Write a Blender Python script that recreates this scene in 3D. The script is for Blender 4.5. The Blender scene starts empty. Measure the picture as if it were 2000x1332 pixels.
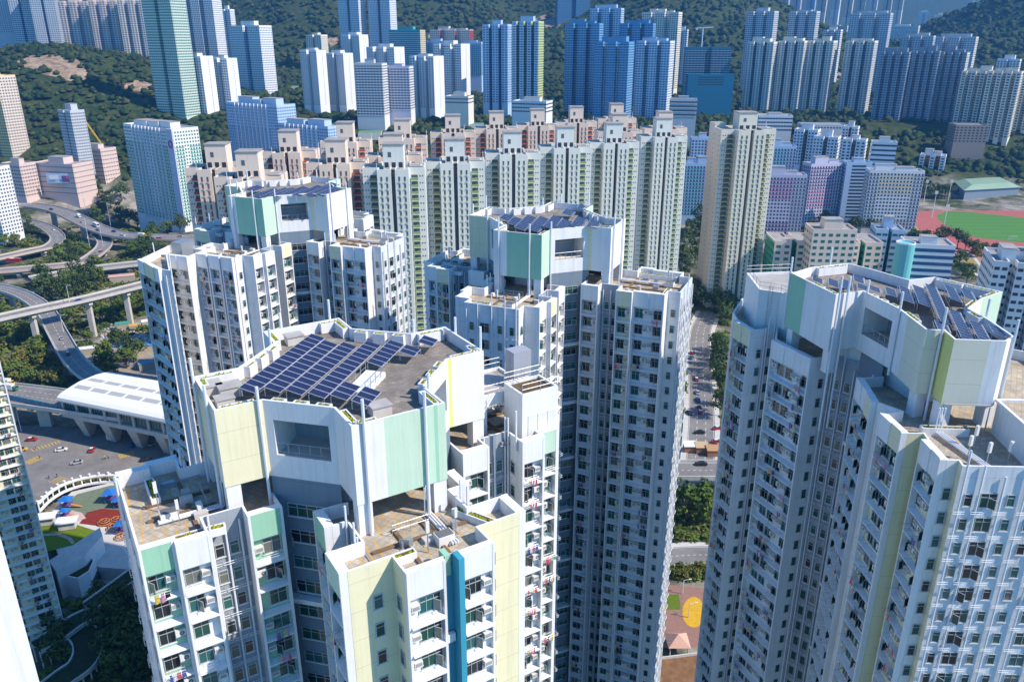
import bpy, math, random
import numpy as np
from mathutils import Vector, Matrix
from mathutils.bvhtree import BVHTree
from mathutils.geometry import tessellate_polygon

random.seed(7)
RNG = np.random.default_rng(11)
SC = bpy.context.scene
COL = SC.collection
R = math.radians

# ------------------------------------------------------------------ camera
CAM_Z, PITCH, FPX = 155.0, R(20.85), 1556.0
cd = bpy.data.cameras.new('camera')
cd.sensor_width = 36.0
cd.lens = 36.0 * FPX / 2000.0
cd.clip_start, cd.clip_end = 1.0, 30000.0
cam = bpy.data.objects.new('camera', cd)
COL.objects.link(cam)
cam.location = (0, 0, CAM_Z)
cam.rotation_euler = (math.pi / 2 - PITCH, 0, 0)
SC.camera = cam

# ------------------------------------------------------------------ sky and sun
SUN_AZ, SUN_EL = R(-17.0), R(44.0)          # azimuth measured from +X towards +Y
w = bpy.data.worlds.new('World')
SC.world = w
w.use_nodes = True
nt = w.node_tree
bg = nt.nodes['Background']
sky = nt.nodes.new('ShaderNodeTexSky')
sky.sky_type = 'NISHITA'
sky.sun_disc = False
sky.sun_elevation = SUN_EL
sky.sun_rotation = math.pi / 2 - SUN_AZ
sky.altitude = 150
sky.air_density, sky.dust_density, sky.ozone_density = 1.3, 0.2, 4.0
tint = nt.nodes.new('ShaderNodeMix')          # added tint: the whole dome a deeper blue, to turn shadows bluer
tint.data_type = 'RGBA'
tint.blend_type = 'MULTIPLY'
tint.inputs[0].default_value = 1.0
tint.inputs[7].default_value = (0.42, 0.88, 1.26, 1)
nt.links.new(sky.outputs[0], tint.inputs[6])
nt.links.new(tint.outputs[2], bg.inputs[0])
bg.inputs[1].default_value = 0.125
sl = bpy.data.lights.new('sun', 'SUN')
sl.energy = 5.0
sl.angle = R(0.53)
sl.color = (1.0, 0.89, 0.76)
sun = bpy.data.objects.new('sun', sl)
COL.objects.link(sun)
sd = Vector((math.cos(SUN_AZ) * math.cos(SUN_EL), math.sin(SUN_AZ) * math.cos(SUN_EL), math.sin(SUN_EL)))
sun.rotation_euler = sd.to_track_quat('Z', 'Y').to_euler()
sun.location = (400, -100, 500)
vs = SC.view_settings
vs.view_transform = 'Standard'
vs.look = 'None'
vs.exposure = 0.34
vs.gamma = 1.0
vs.use_curve_mapping = False
SC.render.engine = 'CYCLES'
cy = SC.cycles
cy.max_bounces, cy.diffuse_bounces, cy.glossy_bounces = 4, 2, 1
cy.transmission_bounces, cy.volume_bounces, cy.transparent_max_bounces = 2, 0, 4
cy.volume_step_rate = 5.0
cy.use_denoising = True
try:
    cy.denoiser = 'OPENIMAGEDENOISE'
except Exception:
    pass

# ------------------------------------------------------------------ view geometry helpers (place things on known heights)
def at(x, y, z=0.0):
    """point of height z seen at photo pixel (x, y)"""
    u, v = (x - 1000) / FPX, (y - 666) / FPX
    d = math.cos(PITCH) - v * math.sin(PITCH)
    dn = math.sin(PITCH) + v * math.cos(PITCH)
    t = (CAM_Z - z) / dn
    return Vector((u * t, d * t, z))

def zat(y, D):
    """height at distance D for photo row y"""
    return CAM_Z - D * math.tan(PITCH + math.atan((y - 666) / FPX))

def xat(x, D, z):
    Z = D * math.cos(PITCH) + (CAM_Z - z) * math.sin(PITCH)
    return (x - 1000) / FPX * Z

def proj(p):
    h = CAM_Z - p[2]
    Z = p[1] * math.cos(PITCH) + h * math.sin(PITCH)
    if Z < 1:
        return None
    Y = h * math.cos(PITCH) - p[1] * math.sin(PITCH)
    return 1000 + FPX * p[0] / Z, 666 + FPX * Y / Z, Z

# ------------------------------------------------------------------ materials
MATS = {}
def _new(name):
    m = bpy.data.materials.new(name)
    m.use_nodes = True
    n = m.node_tree.nodes
    b = n['Principled BSDF']
    MATS[name] = m
    return m, m.node_tree, b

def _mix(t, fac, a, b, mode='MIX'):
    x = t.nodes.new('ShaderNodeMix')
    x.data_type = 'RGBA'
    x.blend_type = mode
    for sock, val in ((x.inputs[0], fac), (x.inputs[6], a), (x.inputs[7], b)):
        if isinstance(val, (int, float)):
            sock.default_value = val
        elif isinstance(val, tuple):
            sock.default_value = (*val[:3], 1)
        else:
            t.links.new(val, sock)
    return x.outputs[2]

def _math(t, op, a, b=0.0, c=None):
    x = t.nodes.new('ShaderNodeMath')
    x.operation = op
    for i, val in enumerate((a, b, c)):
        if val is None:
            continue
        if isinstance(val, (int, float)):
            x.inputs[i].default_value = val
        else:
            t.links.new(val, x.inputs[i])
    return x.outputs[0]

def _noise(t, co, scale, detail=3.0, rough=0.6, stretch=None):
    n = t.nodes.new('ShaderNodeTexNoise')
    n.inputs['Scale'].default_value = scale
    n.inputs['Detail'].default_value = detail
    n.inputs['Roughness'].default_value = rough
    if stretch:
        mp = t.nodes.new('ShaderNodeMapping')
        mp.inputs['Scale'].default_value = stretch
        t.links.new(co, mp.inputs[0])
        co = mp.outputs[0]
    t.links.new(co, n.inputs['Vector'])
    return n.outputs['Fac']

def _ramp(t, fac, lo, hi):
    r = t.nodes.new('ShaderNodeMapRange')
    r.inputs[1].default_value = lo
    r.inputs[2].default_value = hi
    t.links.new(fac, r.inputs[0])
    return r.outputs[0]

def _geo(t):
    return t.nodes.new('ShaderNodeNewGeometry').outputs['Position']

def paint(name, c, rough=0.65, dirt=0.16, joint=None, tile=None):
    """painted wall: faint blotches, rain streaks, optional floor joints / tile joints"""
    m, t, b = _new(name)
    co = _geo(t)
    blot = _ramp(t, _noise(t, co, 0.35, 4), 0.35, 0.75)
    streak = _ramp(t, _noise(t, co, 1.0, 4, 0.65, (1.6, 1.6, 0.06)), 0.5, 0.8)
    fine = _ramp(t, _noise(t, co, 1.0, 5, 0.7, (4.5, 4.5, 0.22)), 0.52, 0.78)
    d = tuple(v * 0.72 for v in c)
    col = _mix(t, _math(t, 'MULTIPLY', blot, dirt), c, d)
    col = _mix(t, _math(t, 'MULTIPLY', streak, dirt * 1.6), col, tuple(v * q for v, q in zip(c, (0.62, 0.58, 0.52))))
    col = _mix(t, _math(t, 'MULTIPLY', fine, dirt * 1.3), col, tuple(v * q for v, q in zip(c, (0.50, 0.48, 0.45))))
    if joint or tile:
        sp = t.nodes.new('ShaderNodeSeparateXYZ')
        t.links.new(co, sp.inputs[0])
        z = _math(t, 'FRACT', _math(t, 'DIVIDE', sp.outputs[2], joint or tile))
        lin = _math(t, 'LESS_THAN', z, 0.03 if joint else 0.06)
        if tile:
            h = _math(t, 'FRACT', _math(t, 'DIVIDE', _math(t, 'ADD', sp.outputs[0], _math(t, 'MULTIPLY', sp.outputs[1], 0.73)), tile))
            lin = _math(t, 'MAXIMUM', lin, _math(t, 'LESS_THAN', h, 0.06))
        col = _mix(t, _math(t, 'MULTIPLY', lin, 0.35), col, tuple(v * 0.55 for v in c))
    t.links.new(col, b.inputs['Base Color'])
    b.inputs['Roughness'].default_value = rough
    b.inputs['Specular IOR Level'].default_value = 0.25
    return m

def plain(name, c, rough=0.5, metal=0.0, spec=0.5, var=0.0, scale=2.0):
    m, t, b = _new(name)
    if var:
        co = _geo(t)
        f = _ramp(t, _noise(t, co, scale, 5, 0.65), 0.3, 0.7)
        col = _mix(t, f, tuple(v * (1 - var) for v in c), tuple(min(1, v * (1 + var)) for v in c))
        t.links.new(col, b.inputs['Base Color'])
    else:
        b.inputs['Base Color'].default_value = (*c, 1)
    b.inputs['Roughness'].default_value = rough
    b.inputs['Metallic'].default_value = metal
    b.inputs['Specular IOR Level'].default_value = spec
    return m

def objvar(name, c1, c2, rough=0.8, scale=0.6, trans=0.0, amp=1.0):
    """colour that changes from one object to the next and over each one (foliage, clothes)"""
    m, t, b = _new(name)
    oi = t.nodes.new('ShaderNodeObjectInfo')
    f = _ramp(t, _noise(t, _geo(t), scale, 3, 0.6), 0.3, 0.7)
    f = _math(t, 'ADD', _math(t, 'MULTIPLY', f, 0.6), _math(t, 'MULTIPLY', oi.outputs['Random'], 0.4 * amp))
    t.links.new(_mix(t, f, c1, c2), b.inputs['Base Color'])
    b.inputs['Roughness'].default_value = rough
    b.inputs['Specular IOR Level'].default_value = 0.2
    return m

WHITE = paint('white_paint', (0.80, 0.81, 0.81), dirt=0.34, joint=2.75)
WHITE2 = paint('white_smooth', (0.82, 0.82, 0.82), dirt=0.26)
TILEW = paint('white_tiled', (0.70, 0.75, 0.80), dirt=0.4, joint=2.75)
MINT = paint('mint_paint', (0.33, 0.60, 0.43), dirt=0.2)
MINTL = paint('pale_mint_paint', (0.54, 0.71, 0.56), dirt=0.2)
YELL = paint('cream_yellow_paint', (0.80, 0.76, 0.52), dirt=0.2, joint=2.75)
YELS = paint('strong_yellow_paint', (0.74, 0.72, 0.26), dirt=0.12)
BEIG = paint('beige_paint', (0.74, 0.72, 0.58), dirt=0.14, joint=2.75)
TEAL = paint('teal_paint', (0.05, 0.32, 0.45), dirt=0.10)
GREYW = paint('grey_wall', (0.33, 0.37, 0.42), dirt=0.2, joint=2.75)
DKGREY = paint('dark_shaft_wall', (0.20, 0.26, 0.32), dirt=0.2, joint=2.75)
GLASSES = [plain('glass_green', (0.015, 0.075, 0.06), 0.08, 0, 0.8), plain('glass_dark', (0.02, 0.03, 0.035), 0.1, 0, 0.7),
           plain('glass_teal', (0.02, 0.12, 0.12), 0.1, 0, 0.8), plain('glass_curtain', (0.16, 0.17, 0.15), 0.2, 0, 0.5)]
FRAME = plain('aluminium', (0.55, 0.58, 0.60), 0.45, 0.3)
METAL = plain('galvanised_metal', (0.42, 0.44, 0.46), 0.45, 0.6)
PIPE = plain('white_pipe', (0.72, 0.75, 0.79), 0.4)
ACM = plain('appliance_white', (0.74, 0.73, 0.69), 0.5)
ACD = plain('appliance_grille', (0.14, 0.14, 0.14), 0.6)
DARK = plain('dark_opening', (0.03, 0.035, 0.045), 0.8)
CONC = plain('concrete', (0.42, 0.40, 0.37), 0.85, 0, 0.2, 0.18, 0.5)
CONCL = plain('pale_concrete', (0.55, 0.53, 0.49), 0.85, 0, 0.2, 0.12, 0.3)
PLANT = plain('planter_moss', (0.26, 0.29, 0.015), 0.9, 0, 0.1, 0.5, 6.0)
SOIL = plain('planter_soil', (0.13, 0.09, 0.05), 0.95, 0, 0.1, 0.4, 3.0)

def roof_deck(name, c1, c2, line, amount):
    m, t, b = _new(name)
    co = _geo(t)
    big = _ramp(t, _noise(t, co, 0.5, 5, 0.7), 0.35, 0.68)
    br = t.nodes.new('ShaderNodeTexBrick')
    mp = t.nodes.new('ShaderNodeMapping')
    mp.inputs['Rotation'].default_value = (0, 0, R(31.5))
    t.links.new(co, mp.inputs[0])
    t.links.new(mp.outputs[0], br.inputs['Vector'])
    br.inputs['Scale'].default_value = 1.0
    br.inputs['Brick Width'].default_value = 0.6
    br.inputs['Row Height'].default_value = 0.6
    br.inputs['Mortar Size'].default_value = 0.02
    br.offset = 0.0
    br.inputs['Color1'].default_value = (*c1, 1)
    br.inputs['Color2'].default_value = (*tuple(v * 0.74 for v in c1), 1)
    br.inputs['Mortar'].default_value = (*tuple(v * 0.4 for v in c1), 1)
    col = _mix(t, big, br.outputs['Color'], c2)
    wv = t.nodes.new('ShaderNodeTexWave')
    mp2 = t.nodes.new('ShaderNodeMapping')
    mp2.inputs['Rotation'].default_value = (0, 0, R(-26))
    t.links.new(co, mp2.inputs[0])
    t.links.new(mp2.outputs[0], wv.inputs['Vector'])
    wv.inputs['Scale'].default_value = 0.36
    wv.inputs['Distortion'].default_value = 0.5
    ln = _math(t, 'GREATER_THAN', wv.outputs['Fac'], 0.95)
    br2 = _math(t, 'GREATER_THAN', _noise(t, co, 1.2, 2), 0.47)
    f = _math(t, 'MULTIPLY', _math(t, 'MULTIPLY', ln, br2), amount)
    t.links.new(_mix(t, f, col, line), b.inputs['Base Color'])
    b.inputs['Roughness'].default_value = 0.9
    b.inputs['Specular IOR Level'].default_value = 0.15
    return m

DECK = roof_deck('roof_tiles', (0.62, 0.55, 0.44), (0.29, 0.25, 0.20), (0.62, 0.33, 0.03), 0.85)
DECK2 = roof_deck('roof_gravel', (0.36, 0.32, 0.27), (0.17, 0.15, 0.13), (0.3, 0.25, 0.2), 0.2)

def solar_mat():
    m, t, b = _new('solar_cells')
    tc = t.nodes.new('ShaderNodeTexCoord')
    br = t.nodes.new('ShaderNodeTexBrick')
    t.links.new(tc.outputs['Object'], br.inputs['Vector'])
    br.offset = 0.0
    br.inputs['Scale'].default_value = 1.0
    br.inputs['Brick Width'].default_value = 0.165
    br.inputs['Row Height'].default_value = 0.165
    br.inputs['Mortar Size'].default_value = 0.006
    br.inputs['Color1'].default_value = (0.006, 0.012, 0.055, 1)
    br.inputs['Color2'].default_value = (0.010, 0.019, 0.075, 1)
    br.inputs['Mortar'].default_value = (0.11, 0.13, 0.20, 1)
    t.links.new(br.outputs['Color'], b.inputs['Base Color'])
    b.inputs['Roughness'].default_value = 0.3
    b.inputs['Specular IOR Level'].default_value = 0.15
    return m
SOLAR = solar_mat()
SOLARF = plain('solar_frame', (0.66, 0.68, 0.70), 0.4, 0.3)

# ------------------------------------------------------------------ mesh builder
class MB:
    def __init__(s):
        s.v, s.f, s.m, s.mats = [], [], [], []
    def mi(s, mat):
        if mat not in s.mats:
            s.mats.append(mat)
        return s.mats.index(mat)
    def poly(s, pts, mat):
        i = len(s.v)
        s.v.extend([tuple(p) for p in pts])
        s.f.append(tuple(range(i, i + len(pts))))
        s.m.append(s.mi(mat))
    def raw(s, vs_, fs, mat):
        i = len(s.v)
        s.v.extend([tuple(p) for p in vs_])
        k = s.mi(mat)
        for f in fs:
            s.f.append(tuple(i + j for j in f))
            s.m.append(k)
    def box(s, c, size, mat, rz=0.0, M=None):
        x, y, z = (q / 2 for q in size)
        co, si = math.cos(rz), math.sin(rz)
        P = []
        for dx, dy, dz in ((-x, -y, -z), (x, -y, -z), (x, y, -z), (-x, y, -z), (-x, -y, z), (x, -y, z), (x, y, z), (-x, y, z)):
            p = Vector((c[0] + dx * co - dy * si, c[1] + dx * si + dy * co, c[2] + dz))
            P.append(M @ p if M else p)
        s.raw(P, ((0, 3, 2, 1), (4, 5, 6, 7), (0, 1, 5, 4), (1, 2, 6, 5), (2, 3, 7, 6), (3, 0, 4, 7)), mat)
    def beam(s, a, b, wd, ht, mat):
        """box from a to b (2D direction), width wd, vertical size ht centred on the axis"""
        a, b = Vector(a), Vector(b)
        d = b - a
        L = d.length
        if L < 1e-6:
            return
        d = d / L
        up = Vector((0, 0, 1))
        sd_ = d.cross(up)
        if sd_.length < 1e-4:
            sd_ = Vector((1, 0, 0))
        sd_.normalize()
        up = sd_.cross(d)
        P = []
        for q in (a, b):
            for i, j in ((-1, -1), (1, -1), (1, 1), (-1, 1)):
                P.append(q + sd_ * (i * wd / 2) + up * (j * ht / 2))
        s.raw(P, ((3, 2, 1, 0), (4, 5, 6, 7), (0, 1, 5, 4), (1, 2, 6, 5), (2, 3, 7, 6), (3, 0, 4, 7)), mat)
    def tube(s, path, r, mat, n=6):
        path = [Vector(p) for p in path]
        rings = []
        for i, p in enumerate(path):
            d = (path[min(i + 1, len(path) - 1)] - path[max(i - 1, 0)]).normalized()
            a = d.cross(Vector((0, 0, 1)))
            if a.length < 0.1:
                a = d.cross(Vector((1, 0, 0)))
            a.normalize()
            b = d.cross(a)
            rr = r[i] if isinstance(r, (list, tuple)) else r
            rings.append([p + (a * math.cos(2 * math.pi * k / n) + b * math.sin(2 * math.pi * k / n)) * rr for k in range(n)])
        vs_ = [q for ring in rings for q in ring]
        fs = []
        for i in range(len(path) - 1):
            for k in range(n):
                fs.append((i * n + k, i * n + (k + 1) % n, (i + 1) * n + (k + 1) % n, (i + 1) * n + k))
        fs.append(tuple(range(n - 1, -1, -1)))
        fs.append(tuple(len(vs_) - n + k for k in range(n)))
        s.raw(vs_, fs, mat)
    def prism(s, pts, z0, z1, mat, top=None, bottom=False):
        """walls of a closed outline (2D, counter-clockwise) with a cap"""
        n = len(pts)
        for i in range(n):
            a, b = pts[i], pts[(i + 1) % n]
            m_ = mat[i] if isinstance(mat, list) else mat
            s.poly([(a[0], a[1], z0), (b[0], b[1], z0), (b[0], b[1], z1), (a[0], a[1], z1)], m_)
        if top:
            s.cap(pts, z1, top)
        if bottom:
            s.cap(pts, z0, bottom, True)
    def cap(s, pts, z, mat, flip=False):
        v = [Vector((p[0], p[1], z)) for p in pts]
        tris = tessellate_polygon([v])
        out = []
        for t in tris:
            a, b, c = (v[i] for i in t)
            if ((b - a).cross(c - a).z < 0) != flip:
                t = (t[0], t[2], t[1])
            out.append(tuple(t))
        s.raw(v, out, mat)
    def ring(s, pts, z0, z1, th, mat, capm=None):
        """parapet standing on the outline, its inner face th inside"""
        q = inset(pts, th)
        n = len(pts)
        for i in range(n):
            j = (i + 1) % n
            m_ = mat[i] if isinstance(mat, list) else mat
            a, b, c, d = pts[i], pts[j], q[j], q[i]
            s.poly([(*a, z0), (*b, z0), (*b, z1), (*a, z1)], m_)
            s.poly([(*a, z1), (*b, z1), (*c, z1), (*d, z1)], capm or m_)
            s.poly([(*c, z0), (*d, z0), (*d, z1), (*c, z1)], capm or m_)
    def mesh(s, name):
        me = bpy.data.meshes.new(name)
        me.from_pydata(s.v, [], s.f)
        for m_ in s.mats:
            me.materials.append(m_)
        me.polygons.foreach_set('material_index', s.m)
        me.update()
        return me
    def build(s, name, parent=None, loc=(0, 0, 0)):
        o = bpy.data.objects.new(name, s.mesh(name))
        COL.objects.link(o)
        if parent:
            o.parent = parent
            if loc == (0, 0, 0):
                o.location = -parent.location      # built in world coordinates
        if loc != (0, 0, 0):
            o.location = loc
        return o

def inset(pts, th):
    n = len(pts)
    out = []
    for i in range(n):
        p0, p1, p2 = Vector(pts[i - 1]), Vector(pts[i]), Vector(pts[(i + 1) % n])
        d1, d2 = (p1 - p0).normalized(), (p2 - p1).normalized()
        n1, n2 = Vector((-d1.y, d1.x)), Vector((-d2.y, d2.x))
        b = n1 + n2
        if b.length < 1e-3:
            out.append(tuple(p1 + n1 * th))
            continue
        b.normalize()
        k = th / max(0.35, b.dot(n1))
        out.append(tuple(p1 + b * k))
    return out

def area2(pts):
    return sum(pts[i][0] * pts[(i + 1) % len(pts)][1] - pts[(i + 1) % len(pts)][0] * pts[i][1] for i in range(len(pts)))

def tag(o, label=None, cat=None, group=None, kind=None):
    if label: o['label'] = label
    if cat: o['category'] = cat
    if group: o['group'] = group
    if kind: o['kind'] = kind
    return o

def thing(name, label, cat, loc=(0, 0, 0), group=None, rz=0.0):
    o = bpy.data.objects.new(name, None)
    o.empty_display_size = 0.5
    COL.objects.link(o)
    o.location = loc
    o.rotation_euler = (0, 0, rz)
    return tag(o, label, cat, group)

def child(name, me, parent, mat=None):
    o = bpy.data.objects.new(name, me)
    COL.objects.link(o)
    o.parent = parent
    if mat is not None:
        o.matrix_local = mat
    return o

def copy_tree(o, parent=None):
    c = o.copy()
    COL.objects.link(c)
    if parent:
        c.parent = parent
    for ch in o.children:
        copy_tree(ch, c)
    return c

def joined(name, me, mats, parent=None):
    """many placed copies of a mesh joined into one stuff mesh"""
    nv = len(me.vertices)
    v = np.empty(nv * 3)
    me.vertices.foreach_get('co', v)
    v = np.c_[v.reshape(-1, 3), np.ones(nv)]
    ls = np.array([p.loop_total for p in me.polygons])
    li = np.empty(len(me.loops), dtype=np.int64)
    me.loops.foreach_get('vertex_index', li)
    mi = np.empty(len(me.polygons), dtype=np.int64)
    me.polygons.foreach_get('material_index', mi)
    k = len(mats)
    A = np.array([[list(r_) for r_ in m_] for m_ in mats])
    V = np.einsum('kij,nj->kni', A, v)[:, :, :3].reshape(-1, 3)
    LI = (li[None, :] + (np.arange(k) * nv)[:, None]).reshape(-1)
    LS = np.tile(ls, k)
    out = bpy.data.meshes.new(name)
    out.vertices.add(len(V))
    out.vertices.foreach_set('co', V.reshape(-1))
    out.loops.add(len(LI))
    out.loops.foreach_set('vertex_index', LI)
    out.polygons.add(len(LS))
    out.polygons.foreach_set('loop_start', np.concatenate([[0], np.cumsum(LS)[:-1]]))
    for m_ in me.materials:
        out.materials.append(m_)
    out.polygons.foreach_set('material_index', np.tile(mi, k))
    out.update(calc_edges=True)
    o = bpy.data.objects.new(name, out)
    COL.objects.link(o)
    if parent:
        o.parent = parent
        o.location = -parent.location
    return o

# ------------------------------------------------------------------ facade pieces shared by the near towers
CHAN = plain('drain_channel', (.20, .13, .08), .9, 0, .1, .3, 2)
FL = 2.75                      # storey height
def window_mesh(wd, ht, n, glass, op=None, simple=False):
    b, gl_ = MB(), MB()
    y0, y1 = -0.01, -0.09
    if simple:
        b.poly([(-wd / 2, y0 - .02, -ht / 2), (wd / 2, y0 - .02, -ht / 2), (wd / 2, y0 - .02, ht / 2), (-wd / 2, y0 - .02, ht / 2)], glass)
        for i in range(n + 1):
            x = -wd / 2 + wd * i / n
            b.box((x, -0.05, 0), (0.07, 0.08, ht), FRAME)
        return b.mesh('window')
    fr = 0.06
    for x in (-wd / 2 + fr / 2, wd / 2 - fr / 2):
        b.box((x, (y0 + y1) / 2, 0), (fr, y0 - y1, ht), FRAME)
    for z in (-ht / 2 + fr / 2, ht / 2 - fr / 2):
        b.box((0, (y0 + y1) / 2 - .002, z), (wd - 2 * fr, y0 - y1, fr), FRAME)
    b.box((0, -0.06, -ht / 2 - 0.05), (wd + 0.16, 0.12, 0.07), WHITE2)      # sill
    for i in range(1, n):
        b.box((-wd / 2 + wd * i / n, (y0 + y1) / 2, 0), (fr * .8, y0 - y1 - .01, ht - 2 * fr), FRAME)
    b.box((0, (y0 + y1) / 2, ht * 0.2), (wd - 2 * fr, y0 - y1 - .02, fr * .7), FRAME)
    for i in range(n):
        x0, x1 = -wd / 2 + wd * i / n + .02, -wd / 2 + wd * (i + 1) / n - .02
        g = glass if not (op == i) else GLASSES[1]
        for dst in (b, gl_):
            dst.poly([(x0, -.035, -ht / 2 + .04), (x1, -.035, -ht / 2 + .04), (x1, -.035, ht / 2 - .04), (x0, -.035, ht / 2 - .04)], g)
        b.glass = getattr(b, 'glass', []) + [len(b.f) - 1]
        if op == i:                                                        # a sash standing open
            a = R(50)
            q = Vector((math.cos(a), -math.sin(a), 0)) * (x1 - x0) * .9
            p = Vector((x0, -.1, -ht / 2 + .05))
            u = Vector((0, 0, ht * .66))
            e = q.normalized().cross(Vector((0, 0, 1))) * .015
            b.poly([p - e, p + q - e, p + q + u - e, p + u - e], glass)
            for s0, s1 in ((p, p + q), (p + u, p + q + u), (p, p + u), (p + q, p + q + u)):
                b.beam(s0, s1, .05, .05, FRAME)
    full = b.mesh('window')
    fr_ = MB()
    fr_.v, fr_.mats = b.v, b.mats
    fr_.f = [f for i, f in enumerate(b.f) if i not in b.glass]
    fr_.m = [m_ for i, m_ in enumerate(b.m) if i not in b.glass]
    SPLIT[full.name] = (fr_.mesh('window'), gl_.mesh('pane'))
    return full

SPLIT = {}
WIN = {}
for key, (wd, ht, n) in {'w2': (1.6, 1.62, 2), 'w3': (2.3, 1.6, 3), 'wn': (0.8, 1.35, 1), 'lv': (3.8, 1.35, 4)}.items():
    WIN[key] = [window_mesh(wd, ht, n, g, op) for g in GLASSES[:3] for op in (None, 0 if n > 1 else None, n - 1 if n > 1 else None)]
    WIN[key].append(window_mesh(wd, ht, n, GLASSES[3]))
    WIN[key + 's'] = window_mesh(wd, ht, n, GLASSES[1] if key == 'lv' else GLASSES[0], simple=True)

def ac_mesh(kind):
    b = MB()
    if kind == 0:          # window unit
        b.box((0, -0.24, 0), (0.72, 0.48, 0.46), ACM)
        b.box((0, -0.485, 0), (0.58, 0.02, 0.32), ACD)
        for k in range(4):
            b.box((0, -0.497, -0.12 + k * 0.08), (0.58, 0.01, 0.02), ACM)
        b.box((0, -0.22, -0.28), (0.8, 0.5, 0.06), WHITE2)
    else:                  # split unit with round fan
        b.box((0, -0.25, 0), (0.85, 0.34, 0.62), ACM)
        n = 10
        b.poly([(0.1 + 0.22 * math.cos(2 * math.pi * i / n), -0.425, 0.22 * math.sin(2 * math.pi * i / n)) for i in range(n)], ACD)
        b.poly([(0.1 + 0.06 * math.cos(2 * math.pi * i / n), -0.43, 0.06 * math.sin(2 * math.pi * i / n)) for i in range(n)], ACM)
        b.box((0, -0.22, -0.36), (0.9, 0.46, 0.06), METAL)
    return b.mesh('air_conditioner')
ACS = [ac_mesh(0), ac_mesh(0), ac_mesh(1)]

def ledge_mesh():
    b = MB()
    P = [(0, 0.03), (0, -0.16), (-0.72, -0.26), (-0.72, -0.15)]
    V = [(x, y, z) for x in (-.5, .5) for y, z in P]
    b.raw(V, ((0, 1, 2, 3), (7, 6, 5, 4), (0, 3, 7, 4), (3, 2, 6, 7), (2, 1, 5, 6)), WHITE2)
    return b.mesh('ledge')
LEDGE = ledge_mesh()

def rack_mesh():
    b = MB()
    for x in (-.7, .7):
        b.tube([(x, 0, 0), (x, -1.25, .05)], .02, METAL, 4)
    for y in (-.5, -.85, -1.2):
        b.tube([(-.8, y, .04), (.8, y, .04)], .016, METAL, 4)
    return b.mesh('drying_rack')
RACK = rack_mesh()

def bracket_mesh():
    b = MB()
    for z in (-.12, .12):
        b.tube([(-.55, -.08, z), (-.55, -.45, z), (.55, -.45, z), (.55, -.08, z)], .03, PIPE, 4)
    return b.mesh('pipe_bracket')
BRACKET = bracket_mesh()

CLOTH = [plain('cloth_%d' % i, c, 0.9, 0, 0.1) for i, c in enumerate([(.55, .10, .12), (.06, .10, .35), (.02, .02, .025), (.62, .62, .66), (.55, .25, .42), (.10, .35, .30), (.60, .45, .08), (.18, .12, .30)])]
def laundry_mesh(seed):
    r_ = random.Random(seed)
    b = MB()
    b.tube([(-.75, -.95, .06), (.75, -.95, .06)], .02, METAL, 4)
    x = -.68
    while x < .6:
        wd = r_.uniform(.18, .42)
        h = r_.uniform(.45, 1.0)
        m_ = r_.choice(CLOTH)
        y = -.95 + r_.uniform(-.03, .03)
        nx = 4
        V, F = [], []
        for j in range(4):
            for i in range(nx + 1):
                fx, fz = i / nx, j / 3
                wav = .05 * math.sin(fx * 6 + seed + j) * fz
                V.append((x + wd * (fx - .5) * (1 + .15 * fz) + wd / 2, y + wav, .05 - h * fz * (1 - .05 * math.sin(fx * 3))))
        for j in range(3):
            for i in range(nx):
                a = j * (nx + 1) + i
                F.append((a, a + 1, a + nx + 2, a + nx + 1))
        b.raw(V, F, m_)
        x += wd * 1.1 + r_.uniform(0, .12)
    return b.mesh('hanging_laundry')
LAUNDRY = [laundry_mesh(i) for i in range(8)]

def edge_frame(p0, p1):
    a, b = Vector((p0[0], p0[1], 0)), Vector((p1[0], p1[1], 0))
    d = (b - a)
    L = d.length
    d /= L
    return a, d, Vector((d.y, -d.x, 0)), L         # start, along, outward, length

def frame_mat(pos, d, sx=1.0):
    inn = Vector((-d.y, d.x, 0))
    return Matrix(((d.x * sx, inn.x, 0, pos.x), (d.y * sx, inn.y, 0, pos.y), (0, 0, 1, pos.z), (0, 0, 0, 1)))

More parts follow.
